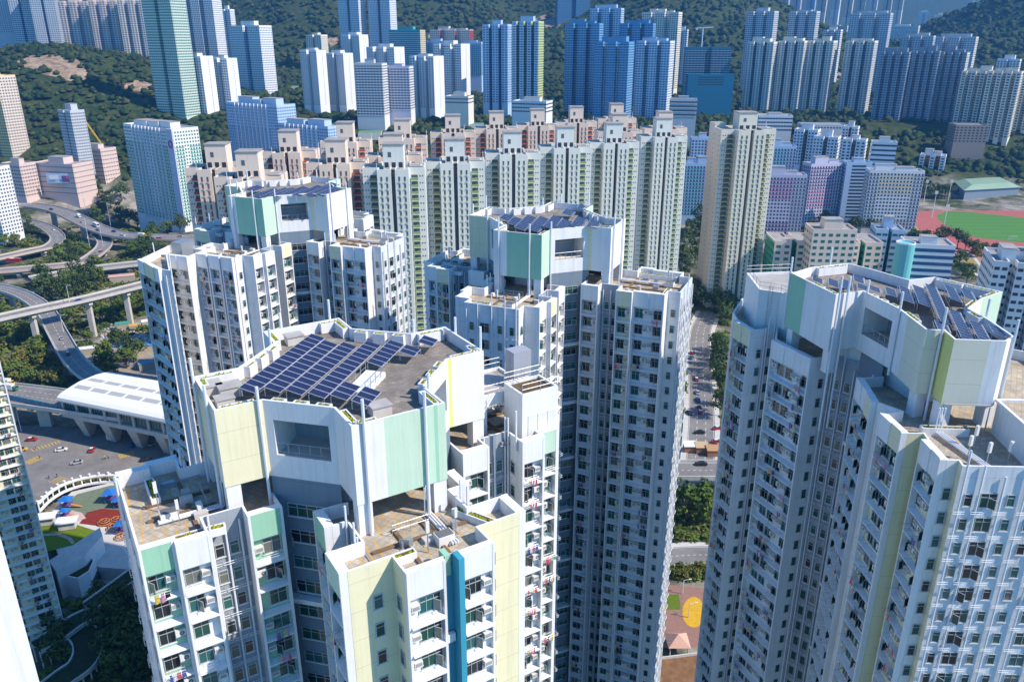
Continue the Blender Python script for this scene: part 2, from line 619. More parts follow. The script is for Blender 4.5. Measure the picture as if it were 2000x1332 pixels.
TOWERS = []
class Tower:
    def __init__(s, name, label, centre, zt, seed, laundry, cat='tower block'):
        s.root = thing(name, label, cat, (centre[0], centre[1], 0))
        s.c, s.zt = centre, zt
        s.slots = []
        s.wall = MB()
        s.rnd = random.Random(seed)
        s.laundry = laundry
        s.wash = []
        s.extra = []
        TOWERS.append(s)
    def part(s, mb, name):
        if mb.f:
            return mb.build(name, s.root)
    def slot(s, kind, var, M, size):
        s.slots.append((kind, var, M, size))
    def quad(s, p0, p1, z0, z1, mat):
        s.wall.poly([(p0[0], p0[1], z0), (p1[0], p1[1], z0), (p1[0], p1[1], z1), (p0[0], p0[1], z1)], mat)
    # a stack of windows with ledges between two fins
    def bay(s, p0, p1, col, n=1, fin=(True, True), win='w2', dep=.68, par=None, wash=.2):
        a, d, o, L = edge_frame(p0, p1)
        zt = s.zt
        s.quad(p0, p1, 0, zt, col)
        for k, e in enumerate(fin):
            if e:
                b = MB()
                q = a + d * (0.11 if k == 0 else L - 0.11)
                b.beam(q + o * .02 + Vector((0, 0, (zt + .04) / 2)), q + o * dep + Vector((0, 0, (zt + .04) / 2)), .22, zt + .04, WHITE2)
                s.part(b, 'fin')
        b = MB()
        x0, x1 = (.22 if fin[0] else .0), (L - .22 if fin[1] else L)
        for i in range(n):
            u0, u1 = x0 + (x1 - x0) * i / n, x0 + (x1 - x0) * (i + 1) / n
            m_ = par[i] if isinstance(par, (list, tuple)) else (par or col)
            pd = dep - .03 - (.12 if i % 2 else 0)
            A, B = a + d * u0, a + d * u1
            b.prism([(A + o * pd)[:2], (B + o * pd)[:2], (B + o * .01)[:2], (A + o * .01)[:2]], zt - 2.55, zt + .02, m_, WHITE2, m_)
        s.part(b, 'parapet')
        wcol = (x1 - x0) / n
        nf = int((zt - 2.6) // FL)
        flip = s.rnd.random() < .5
        for i in range(n):
            for f in range(nf):
                zc = zt - 2.6 - 1.15 - f * FL
                cx = x0 + wcol * (i + .5)
                sg = 1 if (i % 2 == 0) else -1
                if flip:
                    sg = -sg
                ww = 1.6 if win == 'w2' else 2.3
                sx = min(1.06, (wcol - .98) / ww)
                P = a + d * (cx - sg * (wcol / 2 - ww * sx / 2 - .12)) + o * .01 + Vector((0, 0, zc))
                s.slot('window', win, frame_mat(P, d, sx), ww)
                Q = a + d * (cx + sg * (wcol / 2 - .45)) + o * .01 + Vector((0, 0, zc + .3 + s.rnd.uniform(-.25, .1)))
                if s.rnd.random() < .93:
                    s.slot('air_conditioner', s.rnd.randrange(3), frame_mat(Q, d), .8)
                Lp = a + d * cx + o * .01 + Vector((0, 0, zc - 1.25))
                s.slot('ledge', 0, frame_mat(Lp, d, wcol), wcol)
                rk = s.rnd.random()
                if rk < wash + .25:
                    K = a + d * (cx - sg * .2) + o * .1 + Vector((0, 0, zc - .55))
                    s.slot('drying_rack', 0, frame_mat(K, d, .9), 1.4)
                    if rk < wash:
                        s.wash.append(frame_mat(K, d, .9))
    # plain wall with columns of windows and drainpipes
    def flat(s, p0, p1, col, wins=(), pipes=(), brk=False, split=None, z0=0.0):
        a, d, o, L = edge_frame(p0, p1)
        if split:
            cur = 0.0
            for fr, m_ in split:
                A, B = a + d * cur * L, a + d * fr * L
                s.quad(A, B, z0, s.zt, m_)
                cur = fr
        else:
            s.quad(p0, p1, z0, s.zt, col)
        nf = int((s.zt - 2.0) // FL)
        for fr, kind in wins:
            for f in range(nf):
                P = a + d * fr * L + o * .01 + Vector((0, 0, s.zt - 3.7 - f * FL))
                s.slot('window', kind, frame_mat(P, d), .8)
        for fr in pipes:
            b = MB()
            P = a + d * fr * L + o * .2
            b.tube([P + Vector((0, 0, 1)), P + Vector((0, 0, s.zt - 1.2)), P + Vector((0, 0, s.zt + s.rnd.choice((-1, .2, 1.8))))], .1, PIPE, 6)
            s.part(b, 'drainpipe')
            if brk:
                for f in range(nf):
                    s.slot('pipe_bracket', 0, frame_mat(a + d * fr * L + o * .02 + Vector((0, 0, s.zt - 4.9 - f * FL)), d), 1.0)
    def shaft(s, p0, p1, ztop, wins=True, every=4):
        a, d, o, L = edge_frame(p0, p1)
        s.quad(p0, p1, 0, ztop, DKGREY)
        nf = int((ztop - 3) // FL)
        for f in range(nf):
            z = ztop - 3.2 - f * FL
            if wins:
                s.slot('window', 'lv', frame_mat(a + d * L * .48 + o * .01 + Vector((0, 0, z)), d), 3.6)
            if f % every == every - 1:
                b = MB()
                b.beam(a + d * .3 + o * .35 + Vector((0, 0, z - 1.3)), a + d * (L - .3) + o * .35 + Vector((0, 0, z - 1.3)), .8, .5, WHITE2)
                s.part(b, 'slab_band')
    def opening(s, mb, p0, p1, z0, z1, x0, x1, o0, o1, dep, mat, inner):
        """wall with a deep rectangular opening"""
        a, d, o, L = edge_frame(p0, p1)
        def q(u0, u1, v0, v1, m_, off=0.0):
            A, B = a + d * u0 - o * off, a + d * u1 - o * off
            mb.poly([(A.x, A.y, v0), (B.x, B.y, v0), (B.x, B.y, v1), (A.x, A.y, v1)], m_)
        q(0, x0, z0, z1, mat)
        q(x1, L, z0, z1, mat)
        q(x0, x1, z0, o0, mat)
        q(x0, x1, o1, z1, mat)
        q(x0, x1, o0, o1, inner, dep)
        for u, v in ((x0, 0), (x1, 1)):
            A, B = a + d * u, a + d * u - o * dep
            if v == 0:
                A, B = B, A
                mb.poly([(B.x, B.y, o0), (A.x, A.y, o0), (A.x, A.y, o1), (B.x, B.y, o1)], mat)
            else:
                mb.poly([(B.x, B.y, o0), (A.x, A.y, o0), (A.x, A.y, o1), (B.x, B.y, o1)], mat)
        A, B = a + d * x0, a + d * x1
        for z in (o0, o1):
            mb.poly([(A.x, A.y, z), (B.x, B.y, z), (B.x - o.x * dep, B.y - o.y * dep, z), (A.x - o.x * dep, A.y - o.y * dep, z)], CONCL)
        r_ = MB()
        for k in range(6):
            P = a + d * (x0 + (x1 - x0) * k / 5) - o * .25
            r_.tube([(P.x, P.y, o0 + .01), (P.x, P.y, o0 + 1.15)], .05, METAL, 5)
        A, B = A - o * .25, B - o * .25
        r_.tube([(A.x, A.y, o0 + 1.1), (B.x, B.y, o0 + 1.1)], .04, METAL, 5)
        r_.tube([(A.x, A.y, o0 + .25), (B.x, B.y, o0 + .25)], .03, METAL, 5)
        s.part(r_, 'railing')
        b = MB()
        b.beam(a + d * (x0 + .3) - o * (dep - .3) + Vector((0, 0, o0 + 2.2)), a + d * (x1 - .3) - o * (dep - .3) + Vector((0, 0, o0 + 2.2)), .3, .25, METAL)
        s.part(b, 'duct')
    def planter(s, p0, p1, off, wd, z0, ht, moss=True, soil=False):
        """box planter along the inside of an edge"""
        a, d, o, L = edge_frame(p0, p1)
        A, B = a + d * .15 - o * off, a + d * (L - .15) - o * off
        i0, i1 = A - o * wd, B - o * wd
        pts = [A[:2], B[:2], i1[:2], i0[:2]]
        b = MB()
        b.prism(pts, z0, z0 + ht - .12, WHITE2, bottom=WHITE2)
        b.ring(pts, z0 + ht - .12, z0 + ht, .12, WHITE2)
        q = inset(pts, .12)
        b.cap(q, z0 + ht - .1, SOIL)
        o_ = s.part(b, 'planter')
        if moss:
            g = MB()
            q = inset(pts, .14)
            P0, P1, P2, P3 = (Vector((*t, 0)) for t in q)
            n = max(3, int((P1 - P0).length / .22))
            for k in range(n):
                f = (k + s.rnd.random()) / n
                c = (P0.lerp(P1, f)).lerp(P3.lerp(P2, f), s.rnd.uniform(.15, .85))
                r_ = s.rnd.uniform(.12, .24)
                h = s.rnd.uniform(.1, .32)
                z = z0 + ht - .1
                V = [(c.x + r_ * math.cos(t), c.y + r_ * math.sin(t), z) for t in (0, 1.26, 2.5, 3.8, 5.0)] + [(c.x + r_ * .2, c.y, z + h)]
                g.raw(V, ((0, 1, 5), (1, 2, 5), (2, 3, 5), (3, 4, 5), (4, 0, 5)), PLANT)
            gg = g.build('planting', o_)
            gg.location = (0, 0, 0)
    def vent(s, x, y, z0, z1, r=.14):
        b = MB()
        b.tube([(x, y, z0), (x, y, z1)], r, PIPE, 7)
        s.part(b, 'vent_pipe')

# the crown over the crossing of the wings
def crown(T, pts, cols, zb, ztp, openings, legs, moss, vents, z_roof):
    """pts ccw outline; cols colour for each edge; openings: edges with a balcony; moss: (edge, from, to) planter runs"""
    w = MB()
    n = len(pts)
    for i in range(n):
        a, b = pts[i], pts[(i + 1) % n]
        L = math.hypot(b[0] - a[0], b[1] - a[1])
        if i in openings:
            T.opening(w, a, b, zb, ztp, L * .12, L * .9, zb + 2.2, zb + 5.6, 3.6, cols[i], GREYW)  # grey-blue back wall: the recess's shade is put into its colour
        elif isinstance(cols[i], list):
            c0 = 0.0
            for fr, m_ in cols[i]:
                A, B = [a[k] + (b[k] - a[k]) * c0 for k in (0, 1)], [a[k] + (b[k] - a[k]) * fr for k in (0, 1)]
                w.poly([(*A, zb), (*B, zb), (*B, ztp), (*A, ztp)], m_)
                c0 = fr
        else:
            w.poly([(*a, zb), (*b, zb), (*b, ztp), (*a, ztp)], cols[i])
    q = inset(pts, .22)
    for i in range(n):
        j = (i + 1) % n
        a, b, c, d = pts[i], pts[j], q[j], q[i]
        w.poly([(*a, ztp), (*b, ztp), (*c, ztp), (*d, ztp)], WHITE2)
        w.poly([(*c, ztp - 1.3), (*d, ztp - 1.3), (*d, ztp), (*c, ztp)], WHITE2)
    w.cap(pts, zb, CONCL, True)
    T.part(w, 'crown_wall')
    dk = MB()
    dk.cap(q, ztp - 1.25, DECK2)
    T.part(dk, 'roof_deck')
    for e, f0, f1, off in moss:
        a, b = pts[e], pts[(e + 1) % n]
        A = [a[k] + (b[k] - a[k]) * f0 for k in (0, 1)]
        B = [a[k] + (b[k] - a[k]) * f1 for k in (0, 1)]
        T.planter(A, B, off, .62, ztp - 1.2, 1.12)
    for lx, ly, sz in legs:
        b = MB()
        b.box((lx, ly, (z_roof + zb) / 2), (sz, sz, zb - z_roof - .02), WHITE2, T.rot)
        T.part(b, 'pillar')
    for vx, vy, z0, z1 in vents:
        T.vent(vx, vy, z0, z1)

def cross_tower(name, label, centre, theta, wings, crown_cols, seed, zt=116.8, laundry=''):
    T = Tower(name, label, centre, zt, seed, laundry)
    T.rot = theta
    T.deckrot = theta
    outline, spec = [], []
    cx, cy_ = centre
    tips = []
    for k in range(4):
        ph = theta - math.pi / 2 + k * math.pi / 2
        du, dv = (math.cos(ph), math.sin(ph)), (-math.sin(ph), math.cos(ph))
        W = wings[k]
        ue = W.get('ue', 22.4)
        b1, b2, b3, en = W['bay1'], W['bay2'], W['bay3'], W['end']
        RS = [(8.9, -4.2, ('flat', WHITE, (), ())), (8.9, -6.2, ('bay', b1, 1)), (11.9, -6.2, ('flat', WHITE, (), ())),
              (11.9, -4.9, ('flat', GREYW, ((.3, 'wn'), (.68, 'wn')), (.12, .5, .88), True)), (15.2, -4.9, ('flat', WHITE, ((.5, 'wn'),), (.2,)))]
        if W['kind'] == 'A':
            seg = RS + [(15.2, -7.3, ('bay', b2, 1)), (18.4, -7.3, ('flat', YELL, ((.62, 'wn'),), ())), (18.4, -3.6, ('flat', YELL, ((.5, 'wn'),), ())),
                        (20.6, -3.6, ('end', en)), (20.6, 4.2, ('flat', YELL, ((.5, 'wn'),), ())), (18.4, 4.2, ('flat', YELL, ((.3, 'wn'),), ())),
                        (18.4, 8.2, ('bay', b2, 1)), (15.2, 8.2, ('flat', WHITE, (), ()))]
        else:
            n3 = 2 if ue > 23.5 else 1
            endspec = ('flat', TILEW if en is WHITE else en, ((.14, 'wn'), (.38, 'w2'), (.66, 'wn'), (.88, 'wn')), (.05, .26, .52, .76, .96), True)
            if W.get('bays'):
                endspec = ('ebay', WHITE2, 3)
            if ue < 21:
                seg = RS + [(15.2, -7.2, ('bay', b2, 1)), (17.9, -7.2, ('flat', WHITE, (), ())), (17.9, -6.6, ('bay', b3, 1)), (ue, -6.6, endspec),
                            (ue, 6.6, ('bay', b3, 1)), (17.9, 6.6, ('flat', WHITE, (), ())), (17.9, 7.2, ('bay', b2, 1)), (15.2, 7.2, ('flat', WHITE, ((.5, 'wn'),), (.2,)))]
            else:
                seg = RS + [(15.2, -7.2, ('bay', b2, 1)), (17.9, -7.2, ('flat', WHITE, (), ())), (17.9, -6.5, ('bay', b3, n3)), (ue - 2, -6.5, ('flat', en, (), ())),
                            (ue - 2, -4.6, ('flat', en, ((.5, 'wn'),), ())), (ue, -4.6, endspec),
                            (ue, 4.6, ('flat', en, ((.5, 'wn'),), ())), (ue - 2, 4.6, ('flat', en, (), ())), (ue - 2, 6.5, ('bay', b3, n3)), (17.9, 6.5, ('flat', WHITE, (), ())),
                            (17.9, 7.2, ('bay', b2, 1)), (15.2, 7.2, ('flat', WHITE, ((.5, 'wn'),), (.2,)))]
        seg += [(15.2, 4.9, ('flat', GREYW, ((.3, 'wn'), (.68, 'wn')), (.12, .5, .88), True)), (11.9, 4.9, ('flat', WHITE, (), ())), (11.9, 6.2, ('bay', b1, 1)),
                (8.9, 6.2, ('flat', WHITE, (), ())), (8.9, 4.2, ('shaft',))]
        for u, v, sp_ in seg:
            outline.append((cx + du[0] * u + dv[0] * v, cy_ + du[1] * u + dv[1] * v))
            spec.append(sp_)
        tips.append((du, dv))
    n = len(outline)
    for i in range(n):
        p0, p1, sp_ = outline[i], outline[(i + 1) % n], spec[i]
        if sp_[0] == 'flat':
            T.flat(p0, p1, sp_[1], sp_[2], sp_[3], len(sp_) > 4)
        elif sp_[0] == 'bay':
            T.bay(p0, p1, sp_[1], sp_[2])
        elif sp_[0] == 'ebay':
            a, d, o, L = edge_frame(p0, p1)
            for j in range(3):
                A, C = a + d * L * (j + .06) / 3, a + d * L * (j + .94) / 3
                T.bay(tuple(A[:2]), tuple(C[:2]), sp_[1], 1)
                T.quad(C, a + d * L * (j + 1.06 if j < 2 else 1.0 * 3) / 3, 0, zt, WHITE2)
                if j == 0:
                    T.quad(a, A, 0, zt, WHITE2)
        elif sp_[0] == 'shaft':
            T.shaft(p0, p1, 118.6)
        elif sp_[0] == 'end':
            a, d, o, L = edge_frame(p0, p1)
            g0, g1 = a + d * 3.35, a + d * 4.75
            T.bay(p0, tuple(g0[:2]), WHITE2, 1, win='w3', dep=.5, wash=.0)
            T.bay(tuple(g1[:2]), p1, WHITE2, 1, win='w3', dep=.5, wash=.0)
            T.quad(g0, g1, 0, zt - .9, TEAL)
            b = MB()
            q = g1 - d * .35
            b.beam(q + o * .02 + Vector((0, 0, zt / 2 + .1)), q + o * 1.2 + Vector((0, 0, zt / 2 + .1)), .5, zt + .2, TEAL)
            T.part(b, 'teal_fin')
            b = MB()
            b.beam(g0 - o * .5 + d * .15 + Vector((0, 0, zt - .9)), g1 - o * .5 - d * .75 + Vector((0, 0, zt - .9)), 1.1, 1.9, MINT)
            T.part(b, 'gap_box')
            for f in range(2, 40, 3):
                b = MB()
                z = zt - 2.2 - f * FL
                b.beam(g0 + o * .3 + Vector((0, 0, z)), g1 - d * .7 + o * .3 + Vector((0, 0, z)), .35, .8, WHITE2)
                if z > 2:
                    T.part(b, 'tie_beam')
    zr = zt - 1.3
    dk = MB()
    dk.cap(inset(outline, .2), zr, DECK)
    T.part(dk, 'wing_roof')
    q = inset(outline, .2)
    pr = MB()
    for i in range(n):
        if spec[i][0] == 'shaft':
            T.part(pr, 'parapet_coping')
            pr = MB()
            continue
        j = (i + 1) % n
        a, b, c, d = outline[i], outline[j], q[j], q[i]
        pr.poly([(*a, zt), (*b, zt), (*c, zt), (*d, zt)], WHITE2)
        pr.poly([(*c, zr - .1), (*d, zr - .1), (*d, zt), (*c, zt)], WHITE2)
    # crown
    cp, cc, legs, vents, moss, opn = [], [], [], [], [], []
    for k, (du, dv) in enumerate(tips):
        P = lambda u, v: (cx + du[0] * u + dv[0] * v, cy_ + du[1] * u + dv[1] * v)
        i0 = len(cp)
        cp += [P(8.9, -4.2), P(12.9, -4.2), P(12.9, 4.2), P(8.9, 4.2)]
        cc += crown_cols[k]
        legs += [(*P(12.2, -3.5), 1.25), (*P(12.2, 3.5), 1.25)]
        moss += [(i0, .1, .9, .25), (i0 + 1, .04, .3, .25), (i0 + 2, .1, .9, .25), (i0 + 3, .06, .30, .25), (i0 + 3, .37, .62, .25), (i0 + 3, .69, .94, .25)]
        vents += [(*P(13.1, -3.2), 112, 128.2), (*P(13.1, 2.2), 114, 127.6), (*P(9.3, 4.4), 114, 127.4)]
        opn.append(i0 + 3)
        # roof furniture on the wing: planters, upstand beams, pipes, antenna
        uo = 18.2 if wings[k]['kind'] == 'A' else wings[k].get('ue', 22.4) - 2.2
        T.planter(P(uo, -5.6), P(uo, -1.2), .0, .8, zr, .75, True)
        T.planter(P(13.5, 6.4 if wings[k]['kind'] == 'B' else 4.6), P(uo - .5, 6.2 if wings[k]['kind'] == 'B' else 6.6), -.8, .8, zr, .7, True)
        b = MB()
        for v0 in (-1.4, 1.2):
            A, B = P(13.4, v0), P(uo + (1.5 if wings[k]['kind'] == 'A' else .8), v0)
            b.beam((*A, zr + .12), (*B, zr + .12), .34, .16, CHAN)
        A, B = P(15.6, -4.2), P(15.6, 4.5)
        b.beam((*A, zr + .115), (*B, zr + .115), .34, .16, CHAN)
        T.part(b, 'roof_drain_channel')
        b = MB()
        for v0 in (1.9, 2.15, 2.4):
            A, B, C = P(12.9, v0), P(uo, v0), P(12.9, v0)
            b.tube([(*C, zr + 3), (*A, zr + .35), (*B, zr + .35)], .09, PIPE, 5)
        T.part(b, 'roof_pipe')
        b = MB()
        A = P(uo - .4, -.2)
        b.tube([(*A, zr), (*A, zr + 3.2)], .05, METAL, 5)
        b.box((A[0], A[1], zr + 2.5), (.3, .22, 1.1), ACM, theta)
        A = P(uo - 1.6, 3.0)
        b.tube([(*A, zr), (*A, zr + 2.6)], .04, METAL, 5)
        b.box((A[0], A[1], zr + 2.1), (.26, .2, .9), ACM, theta)
        T.part(b, 'antenna')
        b = MB()
        A = P(uo - 1.0, 1.6)
        b.box((A[0], A[1], zr + .45), (1.5, 1.1, .9), ACM, theta)
        b.box((A[0], A[1], zr + .93), (1.3, .9, .08), ACD, theta)
        T.part(b, 'roof_unit')
        for j in range(5):
            b = MB()
            A = P(T.rnd.uniform(13.8, uo - .6), T.rnd.uniform(-5.4, 5.2))
            sz = (T.rnd.uniform(.4, 1.2), T.rnd.uniform(.4, 1.0), T.rnd.uniform(.3, .9))
            b.box((A[0], A[1], zr + sz[2] / 2 + .05), sz, T.rnd.choice((ACM, CONCL, METAL, CONC)), theta)
            b.box((A[0], A[1], zr + .03), (sz[0] + .3, sz[1] + .3, .06), CONC, theta)
            T.part(b, 'roof_unit')
        for j in range(2):
            b = MB()
            v0 = T.rnd.uniform(-5, 5)
            A, B, C = P(13.6, v0), P(uo - 1, v0), P(uo - 1, v0 + T.rnd.uniform(-2, 2))
            b.tube([(*A, zr + .2), (*B, zr + .2), (*C, zr + .2)], .05, METAL, 5)
            T.part(b, 'cable_run')
        b = MB()
        A, B = P(14.2, -1.8), P(14.2, 1.6)
        for t in (0, .5, 1):
            x, y = A[0] + (B[0] - A[0]) * t, A[1] + (B[1] - A[1]) * t
            b.tube([(x, y, zr), (x, y, zr + 1.1)], .03, METAL, 4)
        for z in (.6, 1.1):
            b.tube([(*A, zr + z), (*B, zr + z)], .03, METAL, 4)
        T.part(b, 'railing')
    crown(T, cp, cc, 118.6, 126.0, opn, legs, moss, vents, zr)
    core = MB()
    cpts = [(cx + 7.6 * math.cos(theta + a), cy_ + 7.6 * math.sin(theta + a)) for a in np.linspace(0, 2 * math.pi, 9)[:-1] + math.pi / 8]
    core.prism([tuple(p) for p in cpts], zr, 118.58, WHITE2)
    T.part(core, 'lift_core')
    T.outline = outline
    return T

W_ = WHITE2
def wing(kind, b1, b2, b3, end, ue=22.4, bays=False):
    return dict(kind=kind, bay1=b1, bay2=b2, bay3=b3, end=end, ue=ue, bays=bays)
# crown colours for each arm: right side, end, left side, diagonal to the next arm
T1 = cross_tower('apartment_tower', 'nearest white, mint and cream tower block with a big solar roof', (-16.0, 70.2), R(31.5),
    [wing('A', MINT, MINTL, W_, W_), wing('B', W_, W_, MINTL, WHITE, 22.0), wing('B', W_, YELL, W_, WHITE), wing('B', MINT, W_, MINT, WHITE, 20.6)],
    [[W_, [(.33, W_), (.87, MINTL), (.91, MINT), (1., MINTL)], MINTL, W_], [[(.1, YELS), (1., W_)], [(.05, YELL), (1., W_)], W_, W_], [W_, MINT, W_, MINTL], [YELL, [(.85, YELL), (1., W_)], YELL, W_]],
    1, laundry='the nearest solar-roofed tower')
T2 = cross_tower('apartment_tower', 'white tower block with solar roof standing at the back left of the three lookalike towers', (-46.7, 166.0), R(-23.6),
    [wing('B', YELL, W_, W_, WHITE, 22.4, True), wing('B', W_, YELL, W_, WHITE, 25.0), wing('B', W_, W_, W_, WHITE), wing('B', W_, YELL, YELL, WHITE, 22)],
    [[W_, [(.22, W_), (1., MINT)], MINTL, W_], [[(.2, YELL), (1., W_)], W_, W_, W_], [MINTL, MINT, W_, W_], [W_, YELL, YELL, W_]],
    2, laundry='the back left solar-roofed tower')
T3 = cross_tower('apartment_tower', 'white tower block with solar roof between the nearest tower and the pale green row', (6.0, 136.4), R(-23.6),
    [wing('B', W_, YELL, W_, WHITE, 23.0), wing('B', W_, YELL, W_, WHITE, 25.0), wing('B', W_, W_, W_, WHITE), wing('B', W_, YELL, W_, WHITE, 22)],
    [[W_, [(.28, W_), (1., MINT)], MINTL, W_], [[(.2, YELL), (1., W_)], W_, W_, W_], [MINTL, MINT, W_, W_], [W_, YELL, YELL, W_]],
    3, laundry='the middle solar-roofed tower')

# ------------------------------------------------------------------ the right tower (its own, less regular plan)
def right_tower():
    zt = 116.8
    T = Tower('apartment_tower', 'shaded white and cream tower block with solar roof at the right edge', (48.0, 91.0), zt, 4, 'the right-hand shaded tower')
    T.rot = R(14)
    P = [((32.8, 112.2), ('flat', WHITE2, (), (.5,))), ((32.6, 109.0), ('bay', YELL, 2, (YELL, YELL))), ((33.9, 104.6), ('flat', WHITE, ((.3, 'wn'), (.75, 'wn')), (.5, .62, .9))),
         ((37.2, 105.6), ('flat', WHITE, (), ())), ((35.7, 100.9), ('bay', WHITE2, 3)), ((38.6, 94.1), ('flat', WHITE, ((.5, 'wn'),), (.8,))),
         ((41.2, 95.0), ('flat', GREYW, ((.3, 'wn'), (.7, 'wn')), (.1, .5, .9), True)), ((43.6, 92.4), ('shaft',)), ((44.6, 88.3), ('flat', GREYW, (), (.4,))),
         ((42.1, 87.9), ('bay', YELL, 3, (W_, W_, YELL))), ((41.0, 81.0), ('flat', WHITE, (), ())), ((42.6, 78.9), ('flat', WHITE, (), ())),
         ((40.7, 78.3), ('bay', YELL, 2, (W_, YELL))), ((40.9, 73.5), ('flat', YELL, (), ())), ((42.5, 73.5), ('flat', YELS, (), ())), ((42.3, 72.2), ('bay', YELL, 2, (W_, W_))),
         ((42.1, 67.9), ('flat', WHITE2, ((.5, 'wn'),), ())), ((43.2, 67.9), ('flat', YELL, (), ())),
         ((43.0, 66.8), ('flat', TILEW, ((.1, 'wn'), (.26, 'w2'), (.44, 'wn'), (.62, 'wn'), (.84, 'w2')), (.03, .17, .35, .53, .73, .95), True)),
         ((55.0, 66.4), ('flat', WHITE, (), ())), ((56.0, 80.0), ('flat', WHITE, (), ())), ((61.0, 80.5), ('bay', MINTL, 2)), ((67.0, 84.0), ('bay', MINTL, 2)),
         ((67.5, 96.0), ('flat', WHITE, (), ())), ((60.0, 102.0), ('flat', WHITE, (), ())), ((58.0, 115.0), ('flat', WHITE, (), ())), ((44.0, 121.0), ('flat', WHITE, (), ())),
         ((36.0, 119.0), ('flat', WHITE, (), ()))]
    pts = [p for p, _ in P]
    n = len(pts)
    for i in range(n):
        sp_ = P[i][1]
        p0, p1 = pts[i], pts[(i + 1) % n]
        if sp_[0] == 'flat':
            T.flat(p0, p1, sp_[1], sp_[2], sp_[3], len(sp_) > 4)
        elif sp_[0] == 'bay':
            T.bay(p0, p1, sp_[1], sp_[2], par=sp_[3] if len(sp_) > 3 else None, wash=.3)
        else:
            T.shaft(p0, p1, 118.6, False)
    zr = zt - 1.3
    q = inset(pts, .2)
    dk = MB()
    dk.cap(q, zr, DECK)
    T.part(dk, 'wing_roof')
    pr = MB()
    for i in range(n):
        j = (i + 1) % n
        a, b, c, d = pts[i], pts[j], q[j], q[i]
        pr.poly([(*a, zt), (*b, zt), (*c, zt), (*d, zt)], WHITE2)
        pr.poly([(*c, zr - .1), (*d, zr - .1), (*d, zt), (*c, zt)], WHITE2)
    T.part(pr, 'parapet_coping')
    cp = [(36.8, 101.3), (39.1, 91.8), (43.0, 93.3), (44.3, 86.6), (44.0, 79.4), (45.8, 79.4), (45.5, 76.6), (50.6, 76.1), (52.2, 77.5), (52.6, 83.0),
          (52.4, 86.6), (56.0, 90.3), (59.9, 93.0), (54.8, 99.5), (50.9, 98.2), (48.5, 102.8), (46.3, 106.2), (40.4, 104.2)]
    cc = [[(.36, MINT), (1., WHITE2)], WHITE2, WHITE2, [(.35, WHITE2), (1., BEIG)], BEIG, YELS, [(.7, BEIG), (1., WHITE2)], WHITE2, WHITE2, WHITE2, WHITE2, MINTL, MINTL, WHITE2, WHITE2, YELL, YELL, MINT]
    legs = [(37.9, 100.6, 1.2), (39.9, 92.9, 1.2), (46.2, 77.5, 1.3), (51.4, 78.3, 1.3), (45.0, 80.5, 1.2)]
    moss = [(0, .45, .68, .2), (0, .72, .96, .2), (2, .12, .32, .2), (2, .4, .6, .2), (2, .68, .9, .2), (3, .1, .6, .2), (11, .1, .9, .2), (12, .05, .5, .2), (12, .52, .95, .2), (16, .1, .9, .2), (9, .1, .8, .2), (10, .2, .8, .2)]
    vents = [(39.4, 91.5, 108, 128.4), (40.6, 92.0, 108, 128.2), (44.1, 85.9, 118, 128.2), (45.5, 79.1, 112, 128.6), (43.2, 92.6, 119, 127.6), (51.9, 77.0, 118, 128), (52.9, 84, 118, 128), (36.9, 101.8, 118, 128), (43.4, 105.4, 124, 128.4)]
    crown(T, cp, cc, 118.6, 126.0, [2], legs, moss, vents, zr)
    core = MB()
    core.prism([(41, 96), (45, 92), (46.5, 84), (51, 84), (53, 91), (52, 97), (46, 101)], zr, 118.58, WHITE2)
    T.part(core, 'lift_core')
    # raised plant room on the back wing
    b = MB()
    blk = [(34.9, 107.6), (37.5, 106.2), (38.6, 103.9), (45, 106.5), (42.5, 117), (35.4, 116)]
    b.prism(blk, zr, 121.5, WHITE2, CONC)
    b.ring(blk, 121.5, 121.8, .3, WHITE2)
    T.part(b, 'plant_room')
    b = MB()
    for i in range(len(blk)):
        a_, c_ = Vector((*blk[i], 0)), Vector((*blk[(i + 1) % len(blk)], 0))
        k = max(2, int((c_ - a_).length / 1.8))
        for t in range(k):
            p = a_.lerp(c_, t / k)
            b.tube([(p.x, p.y, 121.8), (p.x, p.y, 122.9)], .03, METAL, 4)
        for z in (122.35, 122.9):
            b.tube([(a_.x, a_.y, z), (c_.x, c_.y, z)], .03, METAL, 4)
    T.part(b, 'railing')
    b = MB()
    for x in (36.0, 36.5):
        b.tube([(x, 106.75, zr), (x, 106.75, 122.6)], .035, METAL, 4)
    for k in range(14):
        b.tube([(36.0, 106.75, zr + .3 + k * .42), (36.5, 106.75, zr + .3 + k * .42)], .02, METAL, 4)
    T.part(b, 'ladder')
    # front roof: planters, plant room at the right edge, pipes, antennas
    T.planter((43.4, 76.4), (48.5, 76.0), -.9, .8, zr, .9)
    b = MB()
    b.prism([(50.4, 67.4), (54.6, 67.2), (55.2, 76), (51.2, 76.2)], zr, zr + 3.6, WHITE2, DECK)
    b.ring([(50.2, 67.2), (54.8, 67.0), (55.4, 76.2), (51.0, 76.4)], zr + 3.6, zr + 3.9, .3, WHITE2)
    T.part(b, 'plant_room')
    for k, (x0, y0, x1, y1) in enumerate([(44.9, 75.6, 46.2, 67.6), (45.2, 75.6, 46.5, 67.6), (45.5, 75.6, 46.8, 67.6)]):
        b = MB()
        b.tube([(x0, y0, zr + 3.2), (x0, y0, zr + .4), (x1, y1, zr + .4)], .1, PIPE, 6)
        T.part(b, 'roof_pipe')
    for x, y in ((45.6, 70.4), (46.7, 69.0), (48.9, 69.2), (47.4, 72.6)):
        b = MB()
        b.tube([(x, y, zr), (x, y, zr + 2.6)], .05, METAL, 5)
        b.box((x, y, zr + 2.1), (.34, .25, 1.1), ACM, .4)
        T.part(b, 'antenna')
    b = MB()
